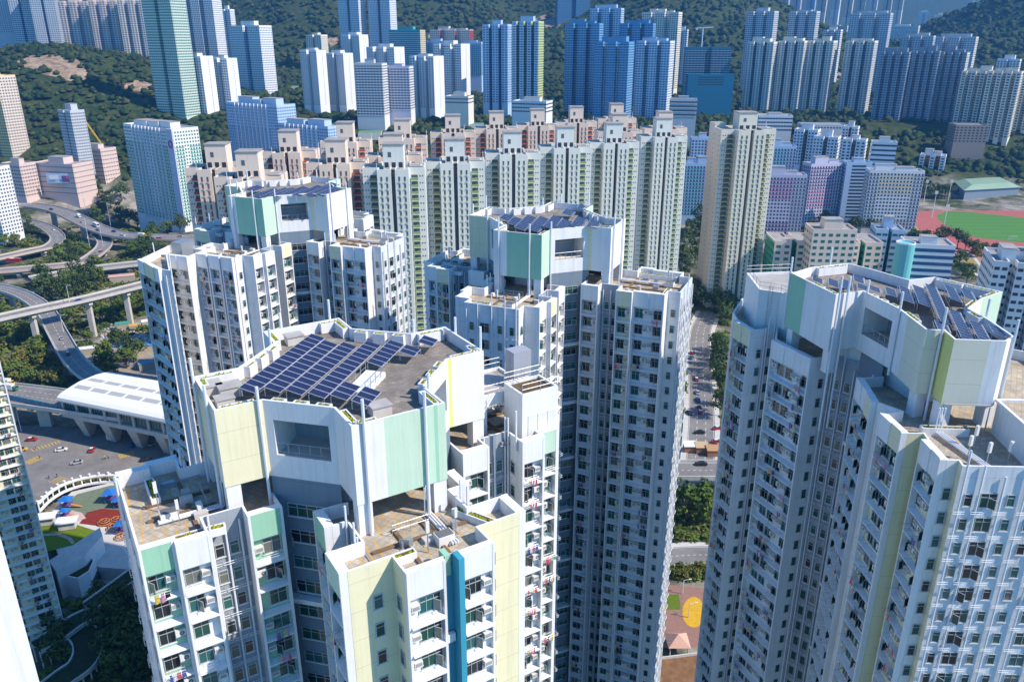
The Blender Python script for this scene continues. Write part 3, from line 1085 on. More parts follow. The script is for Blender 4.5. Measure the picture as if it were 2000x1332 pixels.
    b.tube([(45.6, 76.2, zr + .5), (45.6, 76.2, zr + 3.4), (50.3, 75.85, zr + 3.4), (50.3, 75.85, zr + .5)], .08, METAL, 6)
    T.part(b, 'roof_pipe')
    T.outline = pts
    return T
T4 = right_tower()

# ------------------------------------------------------------------ towers cut by the left edge
def side_tower(label, pts, specs, zt, seed, laundry):
    T = Tower('apartment_tower', label, pts[0], zt, seed, laundry)
    T.rot = 0.3
    n = len(pts)
    for i in range(n):
        sp_ = specs[i]
        p0, p1 = pts[i], pts[(i + 1) % n]
        if sp_[0] == 'bay':
            T.bay(p0, p1, sp_[1], sp_[2], wash=.12)
        else:
            T.flat(p0, p1, sp_[1], sp_[2], sp_[3])
    b = MB()
    b.cap(inset(pts, .2), zt - 1.2, DECK)
    T.part(b, 'roof_deck')
    T.outline = pts
    return T
T5 = side_tower('cream tower block leaning in at the left edge beside the road junction', [(-157, 152.5), (-141.5, 164.2), (-135.6, 168.4), (-134.4, 169.2), (-123.3, 177.4), (-143, 206), (-172, 190)],
    [('bay', YELL, 4), ('bay', YELL, 2), ('flat', YELS, (), (.5,)), ('bay', YELL, 4), ('flat', WHITE, (), ()), ('flat', WHITE, (), ()), ('flat', WHITE, (), ())], 112.0, 5, 'the cream tower at the left edge')
T6 = side_tower('white tower corner with mint bays in the bottom left corner', [(-57.2, 32.0), (-45.4, 39.4), (-40.9, 42.3), (-36.9, 45.1), (-35.1, 46.3), (-41.9, 55.2), (-64.6, 44)],
    [('bay', MINT, 4), ('bay', MINT, 1), ('bay', MINT, 1), ('flat', WHITE2, (), ()), ('flat', WHITE2, (), ()), ('flat', WHITE2, (), ()), ('flat', WHITE2, (), ())], 126.0, 6, 'the tower in the bottom left corner')

# extra front block of the back left tower
def front_block():
    T = T2
    P = [(-68.6, 143.0), (-61.7, 135.7), (-59.9, 134.9), (-65.2, 146.6), (-60.3, 144.6), (-59.7, 147.6), (-58.0, 152), (-67.5, 153)]
    T.bay(P[0], P[1], YELL, 4, par=(W_, YELL, YELL, W_))
    T.flat(P[1], P[2], WHITE, (), (.5,))
    T.flat(P[2], P[3], WHITE, ((.3, 'wn'), (.6, 'wn')), (.45,))
    T.bay(P[3], P[4], W_, 2)
    for i in (4, 5, 6):
        T.flat(P[i], P[i + 1], WHITE)
    T.flat(P[7], P[0], WHITE, ((.3, 'wn'), (.7, 'wn')), (.5,))
    q = inset(P, .25)
    b = MB()
    b.cap(q, T.zt - 1.3, DECK)
    T.part(b, 'wing_roof')
    b = MB()
    for i in range(len(P)):
        j = (i + 1) % len(P)
        b.poly([(*P[i], T.zt), (*P[j], T.zt), (*q[j], T.zt), (*q[i], T.zt)], WHITE2)
        b.poly([(*q[j], T.zt - 1.4), (*q[i], T.zt - 1.4), (*q[i], T.zt), (*q[j], T.zt)], WHITE2)
    T.part(b, 'parapet_coping')
    b = MB()
    b.box((-63.2, 149.6, T.zt + .2), (2.6, 3.4, 3.0), METAL, T.rot)
    T.part(b, 'plant_room')
    T.extra.append(P)
front_block()

# plant rooms on the right wing of the nearest tower
def machine_rooms():
    T = T1
    th = T.rot
    du, dv = (math.cos(th), math.sin(th)), (-math.sin(th), math.cos(th))
    P = lambda u, v: (T.c[0] + du[0] * u + dv[0] * v, T.c[1] + du[1] * u + dv[1] * v)
    zr = T.zt - 1.3
    def block(u0, u1, v0, v1, z0, z1, name, top=CONC, mat=WHITE2):
        b = MB()
        pts = [P(u0, v0), P(u1, v0), P(u1, v1), P(u0, v1)]
        b.prism(pts, z0, z1, mat, top, CONCL)
        b.ring(pts, z1, z1 + .3, .25, mat)
        T.part(b, name)
        return pts
    def rail(pts, z):
        b = MB()
        for i in range(4):
            a_, c_ = Vector((*pts[i], 0)), Vector((*pts[(i + 1) % 4], 0))
            k = max(2, int((c_ - a_).length / 1.5))
            for t in range(k):
                p = a_.lerp(c_, t / k)
                b.tube([(p.x, p.y, z), (p.x, p.y, z + 1.1)], .03, METAL, 4)
            for zz in (.55, 1.1):
                b.tube([(a_.x, a_.y, z + zz), (c_.x, c_.y, z + zz)], .03, METAL, 4)
        T.part(b, 'railing')
    p = block(13.6, 19.5, -2.2, 4.0, zr + 3.2, zr + 4.2, 'water_tank_slab')
    rail(p, zr + 4.5)
    for u, v in ((14, -1.8), (19, -1.8), (14, 3.6), (19, 3.6)):
        b = MB()
        x, y = P(u, v)
        b.box((x, y, zr + 1.58), (.7, .7, 3.14), WHITE2, th)
        T.part(b, 'pillar')
    p = block(16.2, 20.6, -6.2, -2.6, zr, zr + 5.4, 'plant_room', SOIL)
    rail(p, zr + 5.7)
    b = MB()
    for k in range(3):
        A, B = P(16.9 + k * 1.2, -6.22), P(17.95 + k * 1.2, -6.22)
        b.beam((*A, zr + 1.9), (*B, zr + 1.9), .06, 2.6, ACM)
    T.part(b, 'louvre_door')
    b = MB()
    x, y = P(19.2, -.6)
    b.box((x, y, zr + 6.4), (2.2, 1.7, 3.6), paint('grey_cladding', (.36, .38, .43), tile=.5), th)
    T.part(b, 'cooling_box')
    b = MB()
    x, y = P(21.2, -4.0)
    b.tube([(x, y, zr), (x, y, zr + 3.4)], .07, METAL, 5)
    b.box((x, y, zr + 3.0), (1.0, .3, 1.2), ACM, th + .5)
    T.part(b, 'floodlight')
    for u, v in ((15.0, -6.9), (20.2, 2.0)):
        x, y = P(u, v)
        T.vent(x, y, zr, zr + 4.5, .12)
machine_rooms()

# ------------------------------------------------------------------ emit the facade pieces: the ones the photo shows largest as parts, the rest joined
bv, bf = [], []
for T, OL in [(T, T.outline) for T in TOWERS] + [(T, e) for T in TOWERS for e in T.extra]:
    n = len(OL)
    for i in range(n):
        a, b = OL[i], OL[(i + 1) % n]
        k = len(bv)
        bv += [(*a, 0), (*b, 0), (*b, T.zt), (*a, T.zt)]
        bf.append((k, k + 1, k + 2, k + 3))
    k = len(bv)
    q = [Vector((*p, T.zt)) for p in OL]
    bv += [tuple(p) for p in q]
    bf += [tuple(k + i for i in t) for t in tessellate_polygon([q])]
BVH = BVHTree.FromPolygons(bv, bf)
CAMP = Vector((0, 0, CAM_Z))
def apparent(M, size):
    p = M.translation
    out = Vector((-M[0][1], -M[1][1], 0))
    e = CAMP - p
    dist = e.length
    c = out.dot(e.normalized())
    if c < .05:
        return 0
    pr = proj(p)
    if pr is None or not (-30 < pr[0] < 2030 and -30 < pr[1] < 1362):
        return 0
    hit = BVH.ray_cast(CAMP, (p + out * .4 - CAMP).normalized(), dist - .9)
    if hit[0] is not None:
        return 0
    return size * FPX / pr[2] * math.sqrt(c)

LIMIT = {'window': 290, 'air_conditioner': 260, 'ledge': 260, 'drying_rack': 90, 'pipe_bracket': 90}
NLAUNDRY = 0
for T in TOWERS:
    kinds = {}
    for s_ in T.slots:
        kinds.setdefault(s_[0], []).append((apparent(s_[2], s_[3]), s_))
    inv = Matrix.Translation(-T.root.location)
    T.part(T.wall, 'wall')
    for kind, lst in kinds.items():
        lst.sort(key=lambda t: -t[0])
        top = [t for t in lst[:LIMIT[kind]] if t[0] > 5.0]
        rest = [t[1] for t in lst[len(top):]]
        for _, (k_, var, M, sz) in top:
            me = (T.rnd.choice(WIN[var]) if kind == 'window' else ACS[var] if kind == 'air_conditioner' else LEDGE if kind == 'ledge' else RACK if kind == 'drying_rack' else BRACKET)
            if kind == 'window' and _ > 17 and me.name in SPLIT:
                o_ = child(kind, SPLIT[me.name][0], T.root, inv @ M)
                child('pane', SPLIT[me.name][1], o_)
            else:
                child(kind, me, T.root, inv @ M)
        groups = {}
        for (k_, var, M, sz) in rest:
            if kind in ('drying_rack', 'pipe_bracket') and M.translation.z < 40:
                continue
            me = (WIN[var + 's'] if kind == 'window' else ACS[0] if kind == 'air_conditioner' else LEDGE if kind == 'ledge' else RACK if kind == 'drying_rack' else BRACKET)
            groups.setdefault(me.name, (me, []))[1].append(M)
        for me, ml in groups.values():
            o_ = joined({'window': 'window_bank', 'air_conditioner': 'air_conditioner_bank', 'ledge': 'ledge_bank', 'drying_rack': 'rack_bank', 'pipe_bracket': 'bracket_bank'}[kind], me, ml, T.root)
            o_['kind'] = 'stuff'
    vis = sorted(((apparent(M, 1.4), i) for i, M in enumerate(T.wash)), reverse=True)
    for a_, i in vis[:44]:
        if a_ < 7:
            continue
        o = bpy.data.objects.new('hanging_laundry', T.rnd.choice(LAUNDRY))
        COL.objects.link(o)
        o.matrix_world = T.wash[i]
        tag(o, 'clothes drying on a pole outside a window of ' + T.laundry, 'laundry', 'laundry drying on ' + T.laundry)
        NLAUNDRY += 1

# ------------------------------------------------------------------ solar panels
def panel_mesh():
    b = MB()
    wd, ln = 1.62, .98
    b.box((0, 0, 0), (wd, ln, .04), SOLARF)
    b.poly([(-wd / 2 + .04, -ln / 2 + .035, .024), (wd / 2 - .04, -ln / 2 + .035, .024), (wd / 2 - .04, ln / 2 - .035, .024), (-wd / 2 + .04, ln / 2 - .035, .024)], SOLAR)
    return b.mesh('panel')
PANEL = panel_mesh()
NARR = {}
ORD = ['first', 'second', 'third', 'fourth', 'fifth', 'sixth', 'seventh', 'eighth', 'ninth', 'tenth', 'eleventh', 'twelfth']
def solar_row(x, y, n, which, label, ang=77.0, z=125.75, tilt=14.0, wd=1.0, dr=1):
    p = at(x, y, z)
    rz = R(ang - 90)
    root = thing('solar_panel_row', label, 'solar panels', (p.x, p.y, z - .8), which, rz)
    for k in range(n):
        M = Matrix.Translation((.82, (k * 1.01 + .5) * dr, .95)) @ Matrix.Rotation(R(tilt), 4, 'Y') @ Matrix.Diagonal((wd, 1, 1, 1))
        child('panel', PANEL, root, M)
    b = MB()
    for xx, zz in ((.1, 1.0), (1.55, .82)):
        b.beam((xx, 0, zz - .08), (xx, n * 1.01 * dr, zz - .08), .06, .06, SOLARF)
        for k in range(0, n + 1, 2):
            b.tube([(xx, (k * 1.01) * dr, .3), (xx, (k * 1.01) * dr, zz - .08)], .03, METAL, 4)
    o = bpy.data.objects.new('mounting_frame', b.mesh('mounting_frame'))
    COL.objects.link(o)
    o.parent = root
G1 = 'solar rows on the nearest tower'
for i, (x, y, n) in enumerate([(466, 764, 14), (515, 763, 12), (557, 768, 12), (601, 774, 13), (644, 778, 3), (685, 789, 3), (716, 713, 6), (779, 693, 2), (815, 674, 2)]):
    solar_row(x, y, n, G1, ['longest leftmost row of solar panels on the nearest roof', 'second long row of solar panels from the left on the nearest roof', 'third long row of solar panels from the left on the nearest roof',
        'fourth long row of solar panels from the left on the nearest roof', 'short three-panel row behind the mint wall planters on the nearest roof', 'foremost three-panel solar row by the mint wall on the nearest roof',
        'six-panel solar row beside the stair well on the nearest roof', 'two solar panels just right of the six-panel row on the nearest roof', 'lone pair of solar panels at the right corner of the nearest roof'][i])
G3 = 'solar rows on the middle tower'
for i, (x, y, n) in enumerate([(976, 431, 4), (992, 440, 5), (1006, 449, 10), (1032, 452, 10), (1062, 447, 9), (1088, 447, 6), (1116, 444, 7), (1146, 447, 5), (1098, 421, 4), (1128, 410, 4)]):
    solar_row(x, y, n, G3, ORD[i] + ' solar row from the left on the roof of the middle tower' if i < 8 else ['small solar row behind the others on the middle tower roof', 'farthest small solar row at the back of the middle tower roof'][i - 8], tilt=16, wd=1.25)
G2 = 'solar rows on the back left tower'
for i, (x, y, n) in enumerate([(478, 374, 5), (490, 387, 9), (508, 388, 10), (528, 386, 9), (550, 383, 9), (572, 384, 11), (594, 385, 12), (616, 384, 9), (628, 368, 5)]):
    solar_row(x, y, n, G2, ORD[i] + ' solar row from the left on the roof of the back left tower', tilt=15, wd=1.2)
G4 = 'solar rows on the right tower'
for i, (x, y, n) in enumerate([(1583, 552, 2), (1614, 560, 3), (1641, 566, 4), (1664, 552, 3), (1671, 566, 2), (1695, 570, 2), (1727, 578, 3), (1759, 590, 6), (1790, 597, 8), (1832, 632, 15), (1852, 588, 6), (1826, 647, 3), (1872, 664, 10), (1905, 666, 6), (1935, 656, 3), (1880, 585, 4)]):
    solar_row(x, y, n, G4, ['small pair of solar panels nearest the green wall on the right tower', 'three-panel row second from the green wall on the right tower', 'four-panel row third from the green wall on the right tower',
        'panel row behind the four-panel row on the right tower', 'two panels by the first row of planters on the right tower', 'small panel pair above the balcony opening on the right tower', 'three-panel row above the balcony opening on the right tower',
        'six-panel row in the middle of the right tower roof', 'eight-panel row in the middle of the right tower roof', 'longest row of solar panels on the right tower', 'row of panels just beyond the longest row on the right tower',
        'short row by the cream wall on the right tower', 'long front row of panels above the cream wall on the right tower', 'front right row of panels on the right tower', 'small corner row of panels on the right tower', 'farthest panel row by the planting on the right tower'][i], ang=70, tilt=16, wd=.8)

# things standing on the nearest roof
def roof_things():
    zr = 124.75
    for k, (x, y, s_) in enumerate([(411, 770, 1.0), (450, 772, 1.0), (440, 792, .8), (575, 670, .9), (742, 808, .9)]):
        p = at(x, y, zr)
        b = MB()
        b.box((p.x, p.y, zr + .5 * s_), (1.9 * s_, 1.5 * s_, 1.0 * s_), CONCL, R(31.5))
        b.box((p.x, p.y, zr + 1.04 * s_), (2.1 * s_, 1.7 * s_, .12), CONC, R(31.5))
        T1.part(b, 'roof_hatch')
    p = at(715, 755, zr)
    b = MB()
    b.box((p.x, p.y, zr + .3), (5.0, 2.0, .5), WHITE2, R(77))
    T1.part(b, 'stair_well')
    b = MB()
    for sgn in (-1, 1):
        for t in np.linspace(-2.4, 2.4, 5):
            q = Matrix.Rotation(R(77), 3, 'Z') @ Vector((t, sgn * 1.0, 0))
            b.tube([(p.x + q.x, p.y + q.y, zr), (p.x + q.x, p.y + q.y, zr + 1.5)], .03, METAL, 4)
        for z in (.9, 1.5):
            q0, q1 = Matrix.Rotation(R(77), 3, 'Z') @ Vector((-2.4, sgn, 0)), Matrix.Rotation(R(77), 3, 'Z') @ Vector((2.4, sgn, 0))
            b.tube([(p.x + q0.x, p.y + q0.y, zr + z), (p.x + q1.x, p.y + q1.y, zr + z)], .03, METAL, 4)
    T1.part(b, 'railing')
roof_things()

# ------------------------------------------------------------------ terrain
def sstep(a, b, x):
    t = np.clip((x - a) / (b - a), 0, 1)
    return t * t * (3 - 2 * t)
def gz(X, Y):
    X, Y = np.asarray(X, float), np.asarray(Y, float)
    z = sstep(745, 1000, Y) * 60 + sstep(1000, 1300, Y) * 14
    z = z * (1 - .75 * sstep(330, 420, X) * (1 - sstep(760, 1000, Y)))
    z = z + 78 * np.exp(-((X + 620) / 230) ** 2 - ((Y - 1120) / 190) ** 2)
    z = z - 30 * np.exp(-((X + 330) / 90) ** 2 - ((Y - 800) / 90) ** 2)
    wob = 26 * np.sin(X / 130 + 1.3) * np.sin(Y / 170) + 14 * np.sin(X / 61 + Y / 83)
    back = sstep(1280, 2300, Y) * (1 - .88 * sstep(380, 900, X))
    z = z + back * (260 + wob * 2.2)
    z = z + (150 + wob) * np.exp(-((X - 1130) / 330) ** 2 - ((Y - 1800) / 330) ** 2)
    z = z + 420 * sstep(3800, 5200, Y)
    return z

def asphalt_mat():
    m, t, b = _new('asphalt')
    co = _geo(t)
    f = _ramp(t, _noise(t, co, .12, 5, .7), .3, .7)
    g = _noise(t, co, 3.0, 3)
    col = _mix(t, f, (.17, .16, .15), (.29, .27, .25))
    col = _mix(t, _math(t, 'MULTIPLY', g, .3), col, (.07, .07, .07))
    t.links.new(col, b.inputs['Base Color'])
    b.inputs['Roughness'].default_value = .9
    return m
ASPH = asphalt_mat()
ROADW = plain('road_paint_white', (.62, .62, .60), .8)
ROADY = plain('road_paint_yellow', (.55, .36, .05), .8)

def hillpoint(x, y):
    D = 750.0
    while D < 2600:                       # first place along the sight line where the terrain meets it
        z = zat(y, D)
        if z <= float(gz(xat(x, D, z), D)):
            break
        D += 4
    return xat(x, D, zat(y, D)), D
ROCKS = [(*hillpoint(95, 122), 42), (*hillpoint(120, 132), 36), (*hillpoint(268, 168), 26), (*hillpoint(640, 82), 30), (*hillpoint(868, 70), 40), (*hillpoint(1060, 50), 60), (*hillpoint(1640, 150), 40), (*hillpoint(1330, 110), 40), (*hillpoint(1400, 180), 40), (*hillpoint(140, 146), 30)]
def ground_mat():
    m, t, b = _new('ground')
    co = _geo(t)
    n1 = _ramp(t, _noise(t, co, .02, 5, .65), .42, .58)
    n2 = _ramp(t, _noise(t, co, .11, 5, .7), .4, .65)
    green = _mix(t, n2, (.022, .045, .013), (.075, .085, .028))
    pave = _mix(t, n2, (.22, .20, .17), (.42, .37, .30))
    col = _mix(t, n1, green, pave)
    sp = t.nodes.new('ShaderNodeSeparateXYZ')
    t.links.new(co, sp.inputs[0])
    hi = _ramp(t, sp.outputs[2], 4, 20)
    rock = None
    for (rx, ry, rr_) in ROCKS:
        vm = t.nodes.new('ShaderNodeVectorMath')
        vm.operation = 'DISTANCE'
        vm.inputs[1].default_value = (rx, ry, 0)
        fl_ = t.nodes.new('ShaderNodeVectorMath')
        fl_.operation = 'MULTIPLY'
        fl_.inputs[1].default_value = (1, 1, 0)
        t.links.new(co, fl_.inputs[0])
        t.links.new(fl_.outputs[0], vm.inputs[0])
        dd = _math(t, 'ADD', _math(t, 'DIVIDE', vm.outputs['Value'], rr_ * .75), _math(t, 'MULTIPLY', _noise(t, co, .03, 4), .9))
        q = _math(t, 'LESS_THAN', dd, 1.45)
        rock = q if rock is None else _math(t, 'MAXIMUM', rock, q)
    hill = _mix(t, rock, green, _mix(t, n2, (.20, .14, .09), (.46, .35, .24)))
    t.links.new(_mix(t, hi, col, hill), b.inputs['Base Color'])
    b.inputs['Roughness'].default_value = .95
    b.inputs['Specular IOR Level'].default_value = .1
    return m
GROUND = ground_mat()

def ground():
    ys = np.concatenate([np.arange(-500, 700, 60), np.arange(700, 2500, 26), np.arange(2500, 9001, 250)])
    ts = np.linspace(-1, 1, 121)
    V, F = [], []
    X = ts[None, :] * (900 + 1.05 * np.clip(ys, 0, None))[:, None]
    Y = np.repeat(ys[:, None], len(ts), 1)
    Z = gz(X, Y)
    V = np.stack([X, Y, Z], -1).reshape(-1, 3)
    n = len(ts)
    for j in range(len(ys) - 1):
        for i in range(n - 1):
            a = j * n + i
            F.append((a, a + 1, a + n + 1, a + n))
    b = MB()
    b.raw(V.tolist(), F, GROUND)
    o = b.build('ground')
    for p in o.data.polygons:
        p.use_smooth = True
    tag(o, kind='structure')
ground()

def sheet(name, pts, z, mat, label=None, cat=None, kind='structure', parent=None):
    if area2(pts) < 0:
        pts = pts[::-1]
    b = MB()
    b.cap(pts, z, mat)
    o = b.build(name, parent)
    if not parent:
        tag(o, label, cat, None, kind)
    return o
def pix(pl, z=0.0):
    return [tuple(at(x, y, z)[:2]) for x, y in pl]

# ------------------------------------------------------------------ far towers
FW = {'white': paint('far_white', (.80, .81, .82), dirt=.1), 'cream': paint('far_cream', (.80, .74, .62), dirt=.1), 'blue': paint('far_blue', (.12, .32, .56), dirt=.1),
      'lblue': paint('far_pale_blue', (.45, .60, .78), dirt=.1), 'grey': paint('far_grey', (.54, .57, .60), dirt=.12), 'dgrey': paint('far_slate', (.25, .31, .38), dirt=.12),
      'pink': paint('far_pink', (.72, .56, .50), dirt=.1), 'peach': paint('far_peach', (.76, .65, .55), dirt=.12), 'yellow': paint('far_yellow', (.78, .62, .28), dirt=.1),
      'teal': paint('far_teal', (.06, .36, .38), dirt=.1), 'green': paint('far_green', (.06, .34, .22), dirt=.1), 'lgreen': paint('far_pale_green', (.62, .72, .60), dirt=.1),
      'purple': paint('far_purple', (.16, .08, .22), dirt=.1), 'magenta': paint('far_magenta', (.45, .12, .28), dirt=.1), 'red': paint('far_red', (.42, .07, .05), dirt=.1),
      'orange': paint('far_orange', (.62, .27, .08), dirt=.1), 'navy': paint('far_navy', (.07, .17, .30), dirt=.1), 'brown': paint('far_brown', (.30, .25, .22), dirt=.1),
      'lav': paint('far_lavender', (.58, .58, .72), dirt=.1), 'lime': paint('far_lime', (.52, .62, .08), dirt=.1), 'net': paint('far_netting', (.02, .18, .30), dirt=.2), 'white2': WHITE2}
FG = {'d': plain('far_glass', (.035, .055, .085), .15, 0, .6), 'b': plain('far_glass_blue', (.02, .10, .24), .12, 0, .7), 'g': plain('far_glass_green', (.02, .16, .12), .12, 0, .7)}
ROOFC = plain('far_roof', (.33, .32, .31), .9, 0, .1, .2, .2)
FOOT = []

def comb(wd, dp, nl, gap, gd):
    """outline ccw around the origin; nl lobes on the front and back, grooves between them"""
    pts = []
    lw = (wd - gap * (nl - 1)) / nl
    for i in range(nl):
        x0 = -wd / 2 + i * (lw + gap)
        pts += [(x0, -dp / 2), (x0 + lw, -dp / 2)]
        if i < nl - 1:
            pts += [(x0 + lw, -dp / 2 + gd), (x0 + lw + gap, -dp / 2 + gd)]
    pts += [(-p[0], -p[1]) for p in pts]
    return pts

def facades(pts, z0, z1, cen, st, rnd):
    """windows, floor bands and coloured panels for the edges the photo can see"""
    wn, bd = MB(), MB()
    fh = st.get('fh', 2.9)
    nf = int((z1 - z0 - 2) / fh)
    gl, cs = FG[st.get('gl', 'd')], st.get('cs', 2.9)
    n = len(pts)
    for i in range(n):
        a, d, o, L = edge_frame(pts[i], pts[(i + 1) % n])
        mid = a + d * L / 2
        if o.dot(Vector((-cen[0] - mid.x, -cen[1] - mid.y, 0)).normalized()) < -.12 or L < 1.4:
            continue
        side = abs(o.x) > abs(o.y) if not st.get('yaw0') else abs(o.dot(st['front'])) < .7
        nc = max(1, int(L / cs))
        blank = side and st.get('blank')
        ww, wh = L / nc * st.get('wf', .55), st.get('wh', 1.45)
        acc = st.get('acc')
        band = st.get('band')
        for f in range(nf):
            z = z1 - 2.2 - f * fh
            fr = f / max(1, nf)
            if band and not blank:
                zz = z - wh / 2 - .32
                A, B = a, a + d * L
                h, q = .42, o * .32
                bd.poly([(A + q)[:2] + (zz - h,) if False else (A.x + q.x, A.y + q.y, zz - h), (B.x + q.x, B.y + q.y, zz - h), (B.x + q.x, B.y + q.y, zz), (A.x + q.x, A.y + q.y, zz)], FW[band])
                bd.poly([(A.x + q.x, A.y + q.y, zz), (B.x + q.x, B.y + q.y, zz), (B.x, B.y, zz), (A.x, A.y, zz)], FW[band])
            for c in range(nc):
                if blank and c != nc // 2:
                    continue
                u = (c + .5) * L / nc
                w2 = ww * (.5 if blank else 1)
                A, B = a + d * (u - w2 / 2) + o * .05, a + d * (u + w2 / 2) + o * .05
                wn.poly([(A.x, A.y, z - wh / 2), (B.x, B.y, z - wh / 2), (B.x, B.y, z + wh / 2), (A.x, A.y, z + wh / 2)], gl)
                if acc and not blank:
                    m_ = acc(fr, c / max(1, nc - 1) if nc > 1 else .5, i)
                    if m_:
                        A2, B2 = a + d * (u - L / nc * .47) + o * .04, a + d * (u + L / nc * .47) + o * .04
                        bd.poly([(A2.x, A2.y, z - fh / 2 - .2), (B2.x, B2.y, z - fh / 2 - .2), (B2.x, B2.y, z - wh / 2 - .05), (A2.x, A2.y, z - wh / 2 - .05)], FW[m_])
    return wn, bd

def far_tower(label, x0, x1, yt, yb, D, wall='white', lobes=2, yaw=-14, gap=.13, alt=None, dp=None, name='tower_block', cat='tower block', roof=2, group=None, side=None, **st):
    z0, z1 = zat(yb, D), zat(yt, D)
    zm = (z0 + z1) / 2
    Wp = (x1 - x0) / FPX * (D * math.cos(PITCH) + (CAM_Z - zm) * math.sin(PITCH))
    dp = dp or min(24, Wp * .6)
    ya = R(yaw)
    wd = max(5.0, (Wp - dp * abs(math.sin(ya))) / math.cos(ya))
    cxx, cyy = xat((x0 + x1) / 2, D + dp / 2, zm), D + dp / 2
    nfo = max(1, int(round(wd / dp)))
    for k in range(nfo):
        uu = ((k + .5) / nfo - .5) * wd
        FOOT.append((cxx + uu * math.cos(ya), cyy + uu * math.sin(ya), max(dp, wd / nfo) * .66))
    pts = comb(wd, dp, lobes, wd * gap, min(7, dp * .35)) if lobes > 1 else comb(wd, dp, 1, 0, 0)
    co, si = math.cos(ya), math.sin(ya)
    pts = [(x * co - y * si, x * si + y * co) for x, y in pts]
    st['front'] = Vector((si, -co, 0))
    st['yaw0'] = True
    root = thing(name, label, cat, (cxx, cyy, z0), group)
    rnd = random.Random(label)
    n = len(pts)
    cols = []
    for i in range(n):
        a, d, o, L = edge_frame(pts[i], pts[(i + 1) % n])
        sd_ = abs(o.dot(st['front'])) < .7
        right = sd_ and o.x > 0  # painted light: sun side keeps the wall colour, shaded side and grooves take alt
        if right:
            cols.append(FW[side or wall])
        elif alt and ((sd_ and L < wd * .5) or (not sd_ and lobes > 1 and (i // 2) % 2 == 1)):
            cols.append(FW[alt])
        elif side and sd_:
            cols.append(FW[side])
        else:
            cols.append(FW[wall])
    H = z1 - z0
    b = MB()
    b.prism(pts, min(-6, float(gz(cxx, cyy)) - z0 - 6), H, cols, ROOFC)
    b.ring(pts, H, H + 1.1, .4, FW[wall])
    child('wall', b.mesh('wall'), root)
    wn, bd = facades(pts, 0, H, (cxx, cyy), st, rnd)
    if wn.f:
        child('window_bank', wn.mesh('window_bank'), root)['kind'] = 'stuff'
    if bd.f:
        child('floor_band', bd.mesh('floor_band'), root)['kind'] = 'stuff'
    for k in range(roof):
        b = MB()
        u = (k + .5) / roof - .5
        hx, hy, hz = wd * rnd.uniform(.16, .26) / max(1, roof * .6), dp * rnd.uniform(.3, .5), rnd.uniform(3, 7)
        px_, py_ = u * wd * .7, rnd.uniform(-.1, .1) * dp
        b.box((px_ * co - py_ * si, px_ * si + py_ * co, H + hz / 2), (hx * 2, hy, hz), FW[wall], ya)
        b.box((px_ * co - py_ * si, px_ * si + py_ * co, H + hz + .15), (hx * 2 + .5, hy + .5, .3), ROOFC, ya)
        child('roof_house', b.mesh('roof_house'), root)
    return root

B = far_tower
GA = 'towers on the far hillside'
# upper left
B('pale tower peeping between the pink trio and the green glass tower', 276, 312, 10, 118, 1420, 'lav', 2, -14, roof=1)
B('white slab rising behind the four-finned estate slabs', 436, 462, 20, 120, 1420, 'white', 2, -16, roof=1)
B('cream slab behind the tall white estate tower', 600, 640, 70, 110, 1300, 'cream', 2, -20, roof=1)
B('white slab tucked behind the three-finned estate tower', 868, 912, 96, 150, 1240, 'white', 2, -22, roof=1)
B('low white clinic block below the lime-striped tower', 1000, 1080, 200, 226, 930, 'white', 1, -20, roof=1, fh=4, wf=.9, name='low_block', cat='building')
B('low cream market hall left of the lime-striped tower', 870, 925, 190, 214, 960, 'cream', 1, -16, roof=1, fh=4, wf=.8, name='low_block', cat='building')
B('pale blue tower between the blue group and the netted block', 1318, 1342, 60, 160, 1380, 'white', 2, -20, roof=1)
B('white tower squeezed between the cream trio and the lone cream tower', 1600, 1640, 60, 170, 1400, 'white', 3, -30, roof=1)
B('low grey depot under the rail viaduct', 1560, 1650, 246, 262, 860, 'grey', 1, -6, roof=0, fh=4, name='low_block', cat='building')
B('sliver of blue glass tower at the top left corner', -20, 24, -30, 70, 1350, 'grey', 1, 14, gl='b', band='white', side='blue', roof=1)
B('blue-edged residential tower second from the top left corner', 24, 68, -30, 84, 1330, 'grey', 2, 14, alt='blue', gl='b', band='white', roof=1)
B('blue-edged residential tower above the bare rock slope', 68, 118, -30, 108, 1310, 'grey', 2, 14, alt='blue', gl='b', band='white', roof=1)
B('pink and white tower, left of three joined at the top left', 128, 186, 4, 114, 1230, 'pink', 3, 6, gap=.18, alt='lav', band='white', roof=1)
B('pink and white tower, middle of three joined at the top left', 187, 241, 2, 121, 1220, 'pink', 3, 6, gap=.18, alt='lav', band='white', roof=1)
B('pink and white tower, right of three joined at the top left', 242, 296, 0, 122, 1210, 'peach', 3, 6, gap=.18, alt='lav', band='white', roof=1)
B('slim green glass tower with white floor edges on the left', 292, 374, -40, 232, 960, 'lgreen', 2, -22, gl='g', band='white', alt='green', cs=2.6, wf=.75, roof=1)
B('white and yellow towers behind the green glass tower', 352, 436, -20, 113, 1260, 'white', 3, -14, alt='lav', roof=1)
B('white estate slab with four fins left of the blue striped tower', 366, 422, 112, 237, 980, 'white', 2, -24, gap=.22, blank=True, roof=1)
B('white estate slab right behind its four-finned neighbour on the left', 420, 468, 116, 230, 1000, 'white', 2, -24, gap=.2, blank=True, roof=1)
B('tall pale tower with a blue centre stripe on the left', 458, 538, 52, 197, 1140, 'white', 2, -26, gap=.16, alt='blue', gl='b', roof=1)
